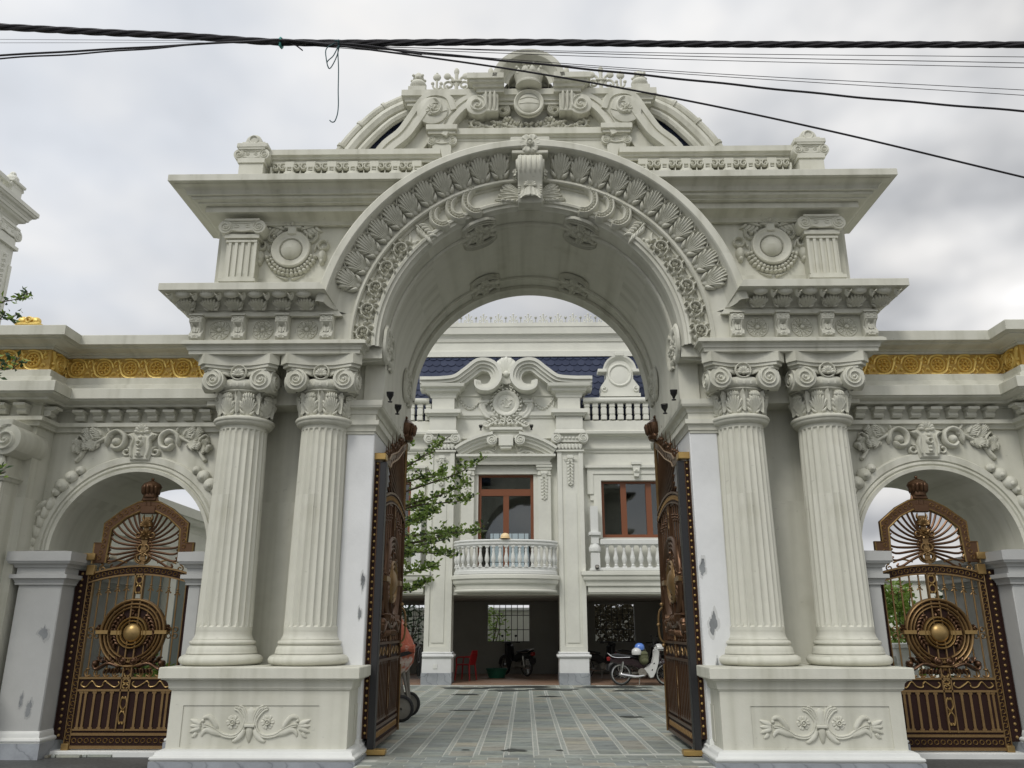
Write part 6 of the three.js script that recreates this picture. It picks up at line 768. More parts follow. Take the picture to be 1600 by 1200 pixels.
  part(dm, 'dormer_hood', [revolve([[0.38, -0.4], [0.38, 0.02], [0.42, 0.04], [0.46, 0.09], [0.52, 0.10], [0.52, -0.4]].reverse(), 0.1, PI - 0.1, 20, 0, 0.74), bev(-0.68, -0.40, 0.70, 0.80, -0.3, 0.10, 0.01), bev(0.40, 0.68, 0.70, 0.80, -0.3, 0.10, 0.01), bev(-0.14, 0.14, 1.22, 1.34, -0.3, 0.12, 0.01)], pt, { crease: 30 });
  part(dm, 'dormer_oval', [ring(0.30, 0.38, 0.05, 28, [0, 0.62, 0]), dome(0.30, 0.32, 0.02, [0, 0.62, 0], 18, 3)], pt);
  for (const s of [-1, 1]) part(dm, 'dormer_scroll', [stroke(spiral(s * 0.50, 0.16, 0.10, 0.03, PI / 2, s * 1.2, 12), 0.03, 0.05, { n: 16 })], pt);
  // open garage: brown floor, dark walls, barred openings at the back
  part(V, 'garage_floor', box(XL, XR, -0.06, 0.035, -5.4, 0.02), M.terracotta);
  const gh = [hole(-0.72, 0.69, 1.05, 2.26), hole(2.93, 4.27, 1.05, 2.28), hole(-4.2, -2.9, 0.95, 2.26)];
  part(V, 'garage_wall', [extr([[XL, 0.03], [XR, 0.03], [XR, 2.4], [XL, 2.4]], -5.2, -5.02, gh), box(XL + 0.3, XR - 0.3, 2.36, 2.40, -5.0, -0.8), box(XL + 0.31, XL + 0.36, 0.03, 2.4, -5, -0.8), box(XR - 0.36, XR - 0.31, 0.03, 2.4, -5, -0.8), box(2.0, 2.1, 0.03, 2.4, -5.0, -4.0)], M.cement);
  for (const [x0, x1, y0, y1] of [[-0.72, 0.69, 1.05, 2.26], [2.93, 4.27, 1.05, 2.28], [-4.2, -2.9, 0.95, 2.26]]) { const g = part(V, 'window_grille', [box(x0 + 0.002, x1 - 0.002, y0 + 0.001, y0 + 0.025, -5.15, -5.05), ...[0.33, 0.72].map(t => tube([[x0, lerp(y0, y1, t), -5.12], [x1, lerp(y0, y1, t), -5.12]], 0.012, { k: 5 }))], M.bars); for (let i = 1; i < 7; i++) { const x = lerp(x0, x1, i / 7); part(g, 'grille_bar', tube([[x, y0, -5.12], [x, y1, -5.12]], 0.012, { k: 5 }), M.bars); } }
  part(V, 'pillar_socket', bev(-1.95 - 0.05, -1.95 + 0.07, 0.42, 0.54, 0.05, 0.065, 0.004), M.whiteBase);
}

// ---------------------------------------------------------------- ground, street and courtyard paving
{
  const asph = tex(512, 2.6, (u, v) => { const a = pf(u, v, 5, 71, 5), b = pf(u, v, 120, 73, 2), k = 0.65 + 0.5 * (a - 0.5) + 0.5 * (b - 0.5); return [k, k * 0.99, k * 0.97]; });
  const soil = mat(0.13, 0.125, 0.11, 0.95, { map: asph }), road = mat(0.12, 0.125, 0.125, 0.6, { map: asph, bumpMap: grain, bumpScale: 0.004 });
  const g = part(scene, 'ground', raw([-1500, -0.12, 1500, 1500, -0.12, 1500, 1500, -0.12, -1500, -1500, -0.12, -1500], [0, 1, 2, 0, 2, 3]), soil); tag(g, null, null, null, 'structure');
  const st = part(scene, 'street', box(-40, 40, -0.118, -0.03, -0.70, 14), road); tag(st, null, null, null, 'structure');
  for (const s of [-1, 1]) { const t = part(scene, numbered('gate_threshold'), bev(s * 4.2, s * 6.0, -0.1, 0.035, -1.1, -0.68, 0.01), M.whiteBase); tag(t, null, null, null, 'structure'); }
  const yard = part(scene, 'courtyard', box(-9, 9, -0.115, -0.004, -13.66, -0.70), mat(0.54, 0.55, 0.50, 0.85, { map: primerMap })); tag(yard, null, null, null, 'structure');
  part(yard, 'entrance_bed', box(-2.0, 2.0, -0.115, -0.0045, -0.695, 1.5), yard.material);
  const slate = tex(512, 1.3, (u, v) => { const a = pf(u, v, 4, 81, 5), w = pf(u, v, 7, 83, 4), b = pf(u, v, 60, 85, 2), d = Math.abs(sin((v * 5 + w * 1.6) * PI)), k = 0.66 + 0.55 * (a - 0.5) + 0.18 * (b - 0.5) - 0.14 * (1 - d); const wm = Math.max(0, pf(u, v, 3, 87, 4) - 0.52); return [k + wm * 0.5, k * 1.01 + wm * 0.4, k + wm * 0.1]; });
  const sm = [[0.41, 0.445, 0.41], [0.36, 0.40, 0.375], [0.45, 0.465, 0.42], [0.34, 0.375, 0.365], [0.48, 0.465, 0.40], [0.39, 0.42, 0.385]].map(c => mat(...c, 0.5, { map: slate, bumpMap: grain, bumpScale: 0.002 }));
  const strip = mat(0.50, 0.53, 0.49, 0.6, { map: slate });
  const mk = (w, l) => Array.from({ length: 4 }, () => { const h = fin(bev(-w / 2, w / 2, -0.03, 0, -l / 2, l / 2, 0.003)); const u = h.attributes.uv.array, a = rr(0, 1.3), b = rr(0, 1.3); for (let i = 0; i < u.length; i += 2) { u[i] += a; u[i + 1] += b; } return h; });
  const P = 0.365, L = 0.41, big = mk(0.285, 0.395), nar = mk(0.046, 0.40), front = mk(0.352, 0.183), list = [];
  for (let c = -24; c < 24; c++) { const off = ((c * 7919) % 13) / 13 * L; for (let r = 0; r < 33; r++) { const z = -0.93 - r * L - off * 0.6; if (z < -13.4) continue; list.push({ x: (c + 0.5) * P + 0.03, z, g: big[(c * 3 + r * 5 + 96) % 4], m: sm[Math.floor(rnd() * 6)] }); if (r % 1 === 0) list.push({ x: c * P + 0.03, z, g: nar[(c + r + 96) % 4], m: strip }); } }
  for (let r = 0; r < 9; r++) for (let c = -6; c < 6; c++) { const x = (c + 0.5 + (r % 2) * 0.5) * P; if (Math.abs(x) > 1.85) continue; list.push({ x, z: -0.62 + r * 0.195, g: front[(c + r + 12) % 4], m: sm[Math.floor(rnd() * 6)] }); }
  const vis = t => { const d = 9.93 - t.z; return t.z < 0.2 && Math.abs(t.x) < (t.z < -3.2 ? 0.199 * d : 1.88); };
  list.sort((a, b) => b.z - a.z); let n = 0; const rest = {};
  for (const t of list) if (vis(t) && t.m !== strip && n < 300) { n++; part(yard, 'paving_tile', t.g, t.m, { p: [t.x, rr(-0.001, 0.0015), t.z] }); } else { const k = t.m.uuid; (rest[k] = rest[k] || { m: t.m, l: [] }).l.push(t); }
  for (const k in rest) { const im = new THREE.InstancedMesh(rest[k].m === strip ? nar[0] : big[1], rest[k].m, rest[k].l.length); im.name = rest[k].m === strip ? 'joint_strips' : 'far_tiles'; im.userData.kind = 'stuff'; im.castShadow = im.receiveShadow = true; rest[k].l.forEach((t, i) => { _m.makeTranslation(t.x, 0, t.z); im.setMatrixAt(i, _m); }); yard.add(im); }
  // wet patches left by washing
  const wet = mat(0.05, 0.056, 0.052, 0.45, { specularIntensity: 0.5 });
  const blob = (x, z, rx, rz, sd) => { const q = []; for (let i = 0; i < 40; i++) { const a = 2 * PI * i / 40, k = 0.75 + 0.6 * noise.noise(cos(a) * 1.5 + sd, sin(a) * 1.5, sd * 1.7); q.push([x + rx * k * cos(a), z + rz * 1.5 * k * sin(a)]); } const p = [x, 0.0055, z], I = []; q.forEach(v => p.push(v[0], 0.0055, v[1])); for (let i = 0; i < 40; i++) I.push(0, 1 + (i + 1) % 40, 1 + i); const m = part(scene, numbered('puddle'), raw(p, I), wet); tag(m, null, null, null, 'structure'); };
  [[-0.24, -1.10, 0.17, 0.10, 1.2], [0.33, -1.10, 0.06, 0.035, 2.1], [-0.86, -1.12, 0.10, 0.03, 3.3], [-1.25, -6.3, 0.35, 0.12, 4.7], [1.75, -5.2, 0.3, 0.12, 2.9], [-1.6, -12.3, 0.8, 0.35, 5.1], [-0.3, -12.7, 1.3, 0.4, 6.7], [-0.5, -11.5, 0.6, 0.3, 7.2], [0.6, -11.9, 0.8, 0.3, 8.9], [2.2, -12.7, 1.1, 0.4, 9.3], [2.6, -11.6, 0.7, 0.3, 10.4], [-1.5, -10.2, 0.4, 0.22, 11.4], [0.5, -9.6, 0.35, 0.16, 12.6], [0.1, -12.9, 0.5, 0.12, 13.6]].forEach(a => blob(...a));
}

// ---------------------------------------------------------------- things in the courtyard
const P_ = { rubber: mat(0.016, 0.016, 0.016, 0.8), chrome: mat(0.6, 0.6, 0.6, 0.18, { metalness: 0.9 }), wht: mat(0.62, 0.62, 0.60, 0.3, { clearcoat: 0.5 }), dk: mat(0.02, 0.008, 0.012, 0.25, { clearcoat: 0.6 }), blk: mat(0.014, 0.014, 0.015, 0.4), seat: mat(0.02, 0.021, 0.024, 0.55), red: mat(0.30, 0.010, 0.014, 0.45), orange: mat(0.52, 0.17, 0.10, 0.65, { map: metalVar }), grey: mat(0.22, 0.21, 0.19, 0.7, { map: metalVar }), cream: mat(0.5, 0.47, 0.40, 0.7), blue: mat(0.10, 0.22, 0.62, 0.25, { clearcoat: 0.6 }), olive: mat(0.10, 0.105, 0.055, 0.9), tail: mat(0.22, 0.01, 0.01, 0.25), basin: mat(0.01, 0.10, 0.06, 0.5), hat: mat(0.85, 0.66, 0.38, 0.4) };
function bike(p, turn, body, shield, label, group) {           // step-through underbone motorbike, front towards +x
  const b = thing('motorbike', label, 'motorbike', p, group, turn);
  const wheel = x => { const w = part(b, 'wheel', tf(lathe([...torus(0.255, -0.038, 0.038, 0.038, 8)], 28), [0, 0, 0], [PI / 2, 0, 0]), P_.rubber, { p: [x, 0.293, 0] }); part(w, 'rim', [tf(lathe([[0.225, -0.025], [0.258, -0.022], [0.25, 0], [0.258, 0.022], [0.225, 0.025]], 28), [0, 0, 0], [PI / 2, 0, 0]), tf(lathe([[0.01, -0.05], [0.055, -0.045], [0.055, 0.045], [0.01, 0.05]], 14), [0, 0, 0], [PI / 2, 0, 0]), ...Array.from({ length: 16 }, (_, i) => { const a = i * PI / 8; return tube([[0.05 * cos(a), 0.05 * sin(a), i % 2 ? 0.03 : -0.03], [0.23 * cos(a + 0.2), 0.23 * sin(a + 0.2), 0]], 0.0025, { k: 4 }); })], P_.chrome); };
  wheel(0); wheel(1.22);
  part(b, 'body', [tf(extr([[-0.28, 0.60], [-0.30, 0.70], [0.0, 0.73], [0.45, 0.70], [0.62, 0.60], [0.74, 0.48], [0.70, 0.40], [0.50, 0.42], [0.30, 0.50], [0.10, 0.52]], -0.09, 0.09, [], 0.03)), tube([[0.55, 0.5, 0], [0.8, 0.42, 0], [0.95, 0.62, 0], [1.03, 0.92, 0]], 0.06, { n: 10, k: 8 })], body);
  part(b, 'rear_mudguard', [tube([[0.20, 0.62, 0], [-0.10, 0.63, 0], [-0.28, 0.52, 0], [-0.35, 0.38, 0]], 0.065, { n: 10, k: 8 }), bev(-0.385, -0.365, 0.42, 0.56, -0.08, 0.08, 0.004)], P_.blk);
  part(b, 'seat', [tf(extr([[-0.22, 0.74], [-0.26, 0.80], [-0.1, 0.83], [0.18, 0.79], [0.46, 0.76], [0.50, 0.71], [0.2, 0.715]], -0.12, 0.12, [], 0.03))], P_.seat);
  part(b, 'grab_rail', tube([[0.25, 0.73, 0.13], [-0.20, 0.735, 0.13], [-0.34, 0.83, 0.06], [-0.34, 0.83, -0.06], [-0.20, 0.735, -0.13], [0.25, 0.73, -0.13]], 0.012, { n: 22, k: 6 }), P_.chrome);
  part(b, 'tail_light', bev(-0.37, -0.27, 0.63, 0.74, -0.07, 0.07, 0.02), P_.tail);
  for (const s of [-1, 1]) part(b, 'shock_absorber', [tube([[0.0, 0.31, s * 0.11], [0.06, 0.62, s * 0.11]], 0.022, { k: 8 }), tube([[0.03, 0.47, s * 0.11], [0.055, 0.60, s * 0.11]], 0.034, { k: 8 })], P_.chrome);
  part(b, 'exhaust', [tube([[0.62, 0.27, 0.12], [0.45, 0.24, 0.13], [0.25, 0.25, 0.14], [-0.02, 0.29, 0.14]], t => 0.02 + 0.024 * Math.min(1, t * 1.6), { n: 12, k: 8 })], P_.chrome);
  part(b, 'engine', [tf(lathe([[0.01, -0.14], [0.11, -0.13], [0.12, 0], [0.11, 0.13], [0.01, 0.14]], 16), [0.58, 0.34, 0], [PI / 2, 0, 0]), bev(0.58, 0.82, 0.30, 0.42, -0.07, 0.07, 0.02), tube([[0, 0.29, -0.1], [0.5, 0.32, -0.1]], 0.035, { k: 6 }), tube([[0.5, 0.25, 0.1], [0.46, 0.0, 0.18]], 0.012, { k: 5 }), tube([[0.45, 0.22, -0.2], [0.45, 0.22, 0.2]], 0.015, { k: 5 })], P_.grey);
  const sh = []; for (const s of [-1, 1]) sh.push(tf(extr([[0.78, 0.20], [0.72, 0.30], [0.62, 0.44], [0.70, 0.50], [0.85, 0.58], [0.90, 0.74], [0.92, 0.92], [1.0, 0.95], [1.03, 0.86], [1.02, 0.60], [0.94, 0.36], [0.86, 0.22]], 0.10, 0.15, [[[0.83, 0.36], [0.80, 0.40], [0.84, 0.45], [0.88, 0.41]], [[0.88, 0.52], [0.86, 0.57], [0.90, 0.62], [0.93, 0.57]]], 0.012), [0, 0, 0], [0, 0, 0], [1, 1, s])); sh.push(tf(extr([[0.92, 0.9], [1.02, 0.96], [1.06, 0.9], [1.02, 0.55], [0.98, 0.55]], -0.13, 0.13, [], 0.01)));
  part(b, 'leg_shield', sh, shield);
  part(b, 'front_fork', [...[-1, 1].map(s => tube([[1.22, 0.293, s * 0.075], [1.06, 0.80, s * 0.07]], 0.022, { k: 6 })), tube([[1.02, 0.56, 0], [1.22, 0.60, 0], [1.42, 0.50, 0], [1.50, 0.34, 0]], 0.06, { n: 12, k: 7 })], body);
  part(b, 'headlight', [tf(ball(0.10, [0, 0, 0], 14, 10, [1, 1, 1.1]), [1.06, 0.96, 0]), bev(0.94, 1.06, 0.94, 1.04, -0.1, 0.1, 0.03)], body);
  part(b, 'handlebar', [tube([[0.86, 1.02, -0.32], [0.98, 1.03, -0.12], [0.98, 1.03, 0.12], [0.86, 1.02, 0.32]], 0.014, { n: 12, k: 6 }), ...[-1, 1].flatMap(s => [tube([[0.90, 1.02, s * 0.22], [0.84, 1.02, s * 0.34]], 0.02, { k: 6 }), tube([[0.95, 1.03, s * 0.2], [0.98, 1.2, s * 0.26]], 0.006, { k: 5 }), tf(ball(0.055, [0, 0, 0], 10, 7, [0.25, 0.7, 1]), [0.98, 1.22, s * 0.27])])], P_.blk);
  return b;
}
bike([2.50, 0, -13.42], 0, P_.dk, P_.wht, 'white and maroon step-through motorbike parked outside by the right house pillar', null);
bike([-0.05, 0.035, -17.1], 2.2, P_.blk, P_.blk, 'black motorbike standing in the shade of the middle garage bay', null);
bike([1.75, 0.035, -16.0], 0.6, P_.blk, P_.blk, 'dark motorbike deep in the right garage bay, just past the pillar', null);
bike([3.0, 0.035, -16.6], 0.2, P_.blk, P_.blk, 'dark motorbike in the right garage bay behind the white one', null);
const helm = (name, p, m, label, turn) => { const h = thing(name, label, 'helmet', p, null, turn); part(h, 'helmet_shell', [lathe([[0.125, 0], [0.135, 0.04], [0.132, 0.09], [0.11, 0.14], [0.06, 0.175], [0.001, 0.185]], 20)], m); part(h, 'brim', tf(extr([[0.05, -0.10], [0.2, -0.07], [0.22, 0], [0.2, 0.07], [0.05, 0.10]], 0, 0.012), [0, 0.03, 0], [-PI / 2, 0, 0]), P_.blk); part(h, 'strap', tube([[0, 0.02, 0.12], [0.04, -0.12, 0.05], [0.04, -0.12, -0.05], [0, 0.02, -0.12]], 0.006, { n: 10, k: 4 }), P_.blk); };
helm('helmet', [3.03, 0.92, -13.36], P_.blue, 'blue half helmet resting on the motorbike seat', 0.4);
helm('helmet', [2.93, 0.80, -13.27], P_.wht, 'white half helmet hanging beside the motorbike seat', 2.0);
helm('helmet', [3.56, 0.90, -13.40], P_.wht, 'white half helmet hung on the motorbike handlebar', -1.2);
{ const g = thing('bag', 'olive green cloth bag slung on the white motorbike frame', 'bag', [3.12, 0.62, -13.30]); part(g, 'bag_body', [tf(ball(0.16, [0, 0, 0], 14, 10, [0.85, 1.15, 0.75]), [0, 0.1, 0]), tf(ball(0.11, [0, 0, 0], 10, 8, [0.9, 0.7, 0.5]), [0.02, 0.02, 0.09])], P_.olive); part(g, 'flap', tf(ball(0.14, [0, 0, 0], 12, 8, [0.9, 0.5, 0.75]), [0, 0.2, 0.02]), P_.olive); part(g, 'strap', tube([[-0.1, 0.22, 0], [0, 0.34, 0], [0.1, 0.22, 0]], 0.012, { n: 8, k: 5 }), P_.olive); }
{ // moulded plastic armchair
  const c = thing('plastic_chair', 'red plastic armchair standing beside the left house pillar in the garage', 'chair', [-1.85, 0.035, -15.2], null, -1.95);
  part(c, 'seat', tf(extr([[-0.21, -0.20], [0.21, -0.20], [0.23, 0.22], [-0.23, 0.22]], 0, 0.03, [], 0.01), [0, 0.42, 0], [-PI / 2, 0, 0]), P_.red);
  part(c, 'backrest', [tf(extr([[-0.21, 0], [0.21, 0], [0.23, 0.25], [0.17, 0.40], [-0.17, 0.40], [-0.23, 0.25]], -0.012, 0.012, [0, 1, 2, 3].map(i => [[-0.15 + i * 0.085, 0.08], [-0.11 + i * 0.085, 0.08], [-0.11 + i * 0.085, 0.30], [-0.15 + i * 0.085, 0.30]])), [0, 0.44, -0.20], [-0.22, 0, 0])], P_.red);
  for (const s of [-1, 1]) { part(c, 'armrest', tube([[s * 0.23, 0.64, -0.24], [s * 0.26, 0.65, 0.0], [s * 0.25, 0.62, 0.18], [s * 0.22, 0.44, 0.2]], 0.02, { n: 10, k: 6 }), P_.red); for (const z of [-0.2, 0.2]) part(c, 'leg', tube([[s * 0.20, 0.43, z], [s * 0.24, 0, z * 1.2]], t => 0.028 - 0.008 * t, { k: 6 }), P_.red); }
}
{ const b = thing('basin', 'dark green plastic basin on the garage floor', 'basin', [-0.98, 0.035, -16.4]); part(b, 'bowl', lathe([[0.02, 0.01], [0.24, 0.0], [0.32, 0.24], [0.345, 0.25], [0.345, 0.265], [0.31, 0.26], [0.235, 0.02], [0.02, 0.02]], 24), P_.basin); part(b, 'rim', lathe(torus(0.335, 0.245, 0.275, 0.018, 5), 24), P_.basin); }
const wornTex = tex(256, 0.8, (u, v) => { const w = pf(u, v, 5, 91, 5), k = Math.max(0, Math.min(1, (w - 0.53) * 9)), d = 0.75 + 0.4 * pf(u, v, 12, 93, 3); return [lerp(0.50, 0.62, k) * d, lerp(0.13, 0.52, k) * d, lerp(0.07, 0.46, k) * d]; }); P_.orange = mat(1, 1, 1, 0.7, { map: wornTex });
{ // concrete mixer half hidden by the gate leaf
  const m = thing('concrete_mixer', 'orange drum concrete mixer on wheels behind the left gate leaf', 'concrete mixer', [-2.36, 0, -4.7]);
  part(m, 'drum', tf(lathe([[0.02, -0.42], [0.20, -0.42], [0.33, -0.28], [0.385, -0.10], [0.385, 0.02], [0.36, 0.12], [0.24, 0.48], [0.21, 0.56], [0.225, 0.565], [0.225, 0.58], [0.19, 0.56], [0.34, 0.1]], 28), [0.0, 1.12, 0], [0.25, 0, 0.12], 0.92), P_.orange);
  part(m, 'ring_gear', tf(lathe([[0.38, -0.03], [0.42, -0.03], [0.42, 0.03], [0.38, 0.03]], 32), [0.02, 1.12, 0], [0.25, 0, 0.12]), P_.blk);
  part(m, 'drive_shaft', [tube([[0.05, 1.12, 0.3], [0.36, 1.14, 0.25]], 0.062, { k: 9 }), tube([[0.36, 1.14, 0.25], [0.39, 1.14, 0.25]], 0.075, { k: 9 })], P_.orange);
  part(m, 'handwheel', [tube(circ(0, 0, 0.25, 24, 0, 2 * PI - 0.001).map(q => [0.44, 0.92 + q[1], q[0]]), 0.016, { k: 5 }), ...[0, 1, 2].map(i => { const a = i * PI * 2 / 3; return tube([[0.44, 0.92, 0], [0.44, 0.92 + 0.25 * sin(a), 0.25 * cos(a)]], 0.012, { k: 5 }); })], P_.blk);
  part(m, 'frame', [tube([[-0.45, 0.25, 0.1], [0.3, 0.25, 0.1], [0.18, 0.75, 0.05], [0.30, 1.1, 0]], 0.035, { k: 6 }), tube([[-0.4, 0.3, -0.3], [0.25, 0.3, -0.25], [0.2, 1.1, -0.1]], 0.035, { k: 6 }), tube([[0.2, 0.3, 0.1], [0.12, 0.66, 0.1]], 0.05, { k: 6 }), tube([[-0.3, 0.2, 0.3], [0.3, 0.2, 0.3]], 0.045, { k: 6 })], P_.grey);
  part(m, 'motor_cover', [bev(-0.05, 0.10, 0.45, 1.02, 0.34, 0.48, 0.02)], P_.cream);
  for (const [x, z] of [[0.22, 0.42], [0.22, -0.42], [-0.55, 0.42], [-0.55, -0.42]]) { const w = part(m, 'wheel', tf(lathe(torus(0.165, -0.045, 0.045, 0.045, 7), 22), [0, 0, 0], [PI / 2, 0.5, 0]), P_.rubber, { p: [x, 0.21, z] }); part(w, 'rim', tf(lathe([[0.02, -0.04], [0.06, -0.03], [0.165, -0.02], [0.165, 0.02], [0.06, 0.03], [0.02, 0.04]], 16), [0, 0, 0], [PI / 2, 0.5, 0]), P_.grey); }
}
{ const h = thing('hard_hat', 'pale yellow hard hat lying on the middle of the curved balcony rail', 'hard hat', [-0.65, 3.885, -12.99]); part(h, 'hat_shell', lathe([[0.12, 0.02], [0.128, 0.05], [0.12, 0.10], [0.085, 0.145], [0.03, 0.165], [0.001, 0.168]], 20), P_.hat); part(h, 'brim', lathe([[0.10, 0.012], [0.16, 0.008], [0.165, 0.016], [0.12, 0.03]], 20), P_.hat); }
{ const o = thing('gilded_ornament', 'loose gilded casting left on top of the left boundary wall', 'ornament', [-6.84, 5.40, -0.25]); part(o, 'casting', [...tf(shell(0.15, 0.05, 7), [0, 0.0, 0]), bev(-0.17, 0.17, 0, 0.05, -0.08, 0.06, 0.015), ball(0.06, [0.1, 0.07, 0], 9, 7), ball(0.07, [-0.08, 0.07, 0], 9, 7)], M.gold); part(o, 'scroll', tube(spiral(0.02, 0.07, 0.05, 0.02, 0, 1.2, 12).map(q => [q[0], q[1], 0.06]), 0.014, { n: 14, k: 5 }), M.gold); }
{ // black spotlights on the pier caps and the villa
  const lamp = (p, turn, tilt, label, sc = 1) => { const l = thing('spotlight', label, 'spotlight', p, null, turn); part(l, 'bracket', [tube([[0, 0, 0], [0, 0.05, 0]], 0.016, { k: 7 }), ball(0.024, [0, 0.05, 0], 8, 6), lathe([[0.01, 0.0], [0.04, 0.0], [0.04, 0.012], [0.01, 0.014]], 12)], M.black, { s: sc }); const h = part(l, 'lamp_head', [lathe([[0.012, 0.04], [0.03, 0.06], [0.06, 0.11], [0.066, 0.165], [0.064, 0.18], [0.052, 0.178]], 16)], M.blackGloss, { r: [tilt, 0, 0], s: sc }); part(h, 'lens', lathe([[0.001, 0.172], [0.054, 0.172]], 16), P_.grey); };
  lamp([-1.90, 4.378, -0.50], 0, 0.2, 'black spotlight on the left pier cap, nearer the street', 0.78); lamp([-1.90, 4.378, -1.14], 0.3, 0.4, 'black spotlight on the left pier cap, nearer the house', 0.78);
  lamp([1.90, 4.378, -0.46], 0, 0.2, 'black spotlight on the right pier cap, nearer the street', 0.78); lamp([1.90, 4.378, -1.16], -0.3, 0.4, 'black spotlight on the right pier cap, nearer the house', 0.78);
  lamp([-1.41, 7.22, -13.80], 0, 0.5, 'small black spotlight on the left side of the villa door pediment', 0.9); lamp([0.12, 7.22, -13.80], 0, 0.5, 'small black spotlight on the right side of the villa door pediment', 0.9);
  lamp([1.95, 3.06, -13.60], 0, 0.9, 'small black spotlight on the window ledge beside the right pillar', 0.95);
}

// ---------------------------------------------------------------- surroundings: neighbours, garden, trees, cables
{ // tall neighbouring villa whose flank recedes at the far left
  const n = thing('neighbouring_villa', 'tall cream neighbouring villa with roof balustrade at the far left edge', 'house', [-16.45, 0, -13.15]);
  const pt = M.paintB, pth = (o = 0) => [[-9, -0.0 - o], [0 + o, 0 - o]];
  part(n, 'wall', [box(-9, -0.3, -0.1, 14.3, 0, 9), box(-0.29, 0, 9.3, 10.6, 0, 9), box(-0.29, -0.02, -0.1, 14.3, 0.01, 9)], pt);
  // path runs along the flank (front to back) then round the far corner
  const run = [[-9, 0], [0, 0], [0, 9]].map(q => q).reverse();
  const sw = prof => sweep(prof, [[0, 9], [0, 0], [-9, 0]]);
  part(n, 'cornice', sw([[0, 13.75], [0.04, 13.76], [0.04, 13.9], ...cyma(0.06, 13.92, 0.22, 14.10, 4), [0.26, 14.11], [0.28, 14.2], ...cyma(0.30, 14.21, 0.42, 14.36, 3), [0.45, 14.37], [0.45, 14.5], [-0.3, 14.52]]).constructor && sw([[0, 13.75], [0.04, 13.76], [0.04, 13.9], ...cyma(0.06, 13.92, 0.22, 14.10, 4), [0.26, 14.11], [0.28, 14.2], ...cyma(0.30, 14.21, 0.42, 14.36, 3), [0.45, 14.37], [0.45, 14.5], [-0.3, 14.52]]).clone(), pt, { crease: 30 });
  part(n, 'balustrade_rail', [box(-0.25, 0.05, 15.02, 15.16, 0.6, 9), box(-0.25, 0.05, 14.5, 14.6, 0.6, 9)], pt);
  const po = part(n, 'balustrade_post', [box(-0.35, 0.12, 14.5, 15.1, 0.12, 0.62), bev(-0.42, 0.2, 15.1, 15.2, 0.05, 0.7, 0.02), ball(0.2, [-0.1, 15.32, 0.38], 12, 8, [1, 0.8, 1]), ball(0.1, [-0.1, 15.5, 0.38], 8, 6)], pt);
  part(po, 'post_capital', colShape.ionic, pt, { p: [0.10, 14.96, 0.37], r: [0, PI / 2, 0], s: [1, 0.8, 0.8] });
  const bl = fin([box(-0.07, 0.07, 0, 0.08, -0.07, 0.07), lathe([[0.04, 0.08], [0.085, 0.18], [0.05, 0.3], [0.04, 0.36], [0.06, 0.42]], 8)]);
  for (let i = 0; i < 20; i++) part(n, 'baluster', bl, pt, { p: [-0.1, 14.6, 0.85 + i * 0.26] });
  part(n, 'pilaster', [box(-0.05, 0.18, 2, 13.0, 0.08, 0.9), box(-0.05, 0.22, 2, 12.4, 0.06, 0.2), box(-0.05, 0.22, 2, 12.4, 0.78, 0.92), box(-0.05, 0.28, 12.95, 13.06, 0.0, 1.0), box(-0.05, 0.2, 13.06, 13.3, 0.08, 0.9)], pt);
  part(n, 'pilaster_capital', colShape.ionic, pt, { p: [0.2, 13.3, 0.5], r: [0, PI / 2, 0], s: [1.9, 1.9, 1.3] });
  const dr = []; for (let i = 0; i < 9; i++) dr.push(stroke([[0, -i * 0.17], [0.07, -i * 0.17 - 0.08], [0, -i * 0.17 - 0.17]], 0.09, 0.08, { t: 'drop', n: 6 })); part(n, 'hanging_drop', dr, pt, { p: [0.18, 12.7, 0.5], r: [0, PI / 2, 0] });
  part(n, 'window_pediment', [box(0, 0.25, 12.6, 12.75, 1.3, 3.4), box(0, 0.16, 12.4, 12.6, 1.4, 3.3), tube([[0.15, 12.75, 1.3], [0.15, 13.5, 2.2], [0.15, 13.75, 2.9]], 0.13, { n: 10, k: 6 })], pt);
  part(n, 'window', box(-0.01, 0.03, 10.8, 12.35, 1.7, 3.0), M.blackGloss);
}
{ // low wing on the left of the courtyard, seen through the left side gate
  const w = thing('garden_wing', 'low cream wing with grey-green panels seen through the left side gate', 'building', [-8, 0, -5]);
  part(w, 'wall', [box(-4, -0.2, -0.1, 4.0, -8, 0), box(-0.21, -0.02, 2.7, 4.0, -8, 0)], M.paintB);
  for (let i = 0; i < 5; i++) part(w, 'door_panel', bev(-0.22, -0.05, 0.05, 2.7, -0.45 - i * 1.6 - 1.15, -0.45 - i * 1.6, 0.02), M.greyGreen);
  for (let i = 0; i < 6; i++) part(w, 'pilaster', [box(-0.2, 0.06, 0, 2.9, -0.42 - i * 1.6, -0.05 - i * 1.6), box(-0.2, 0.11, 0, 0.4, -0.45 - i * 1.6, -0.02 - i * 1.6), box(-0.2, 0.12, 2.75, 2.9, -0.47 - i * 1.6, -0.0 - i * 1.6)], M.paintB);
  part(w, 'cornice', sweep([[0, 3.2], [0.06, 3.21], [0.08, 3.4], [0.1, 3.6], ...cyma(0.12, 3.62, 0.35, 3.85, 4), [0.42, 3.86], [0.45, 4.05], [-0.4, 4.08]], [[0, -8], [0, 0], [-4, 0]].reverse().map(q => q)).clone(), M.paintB, { crease: 30 });
}
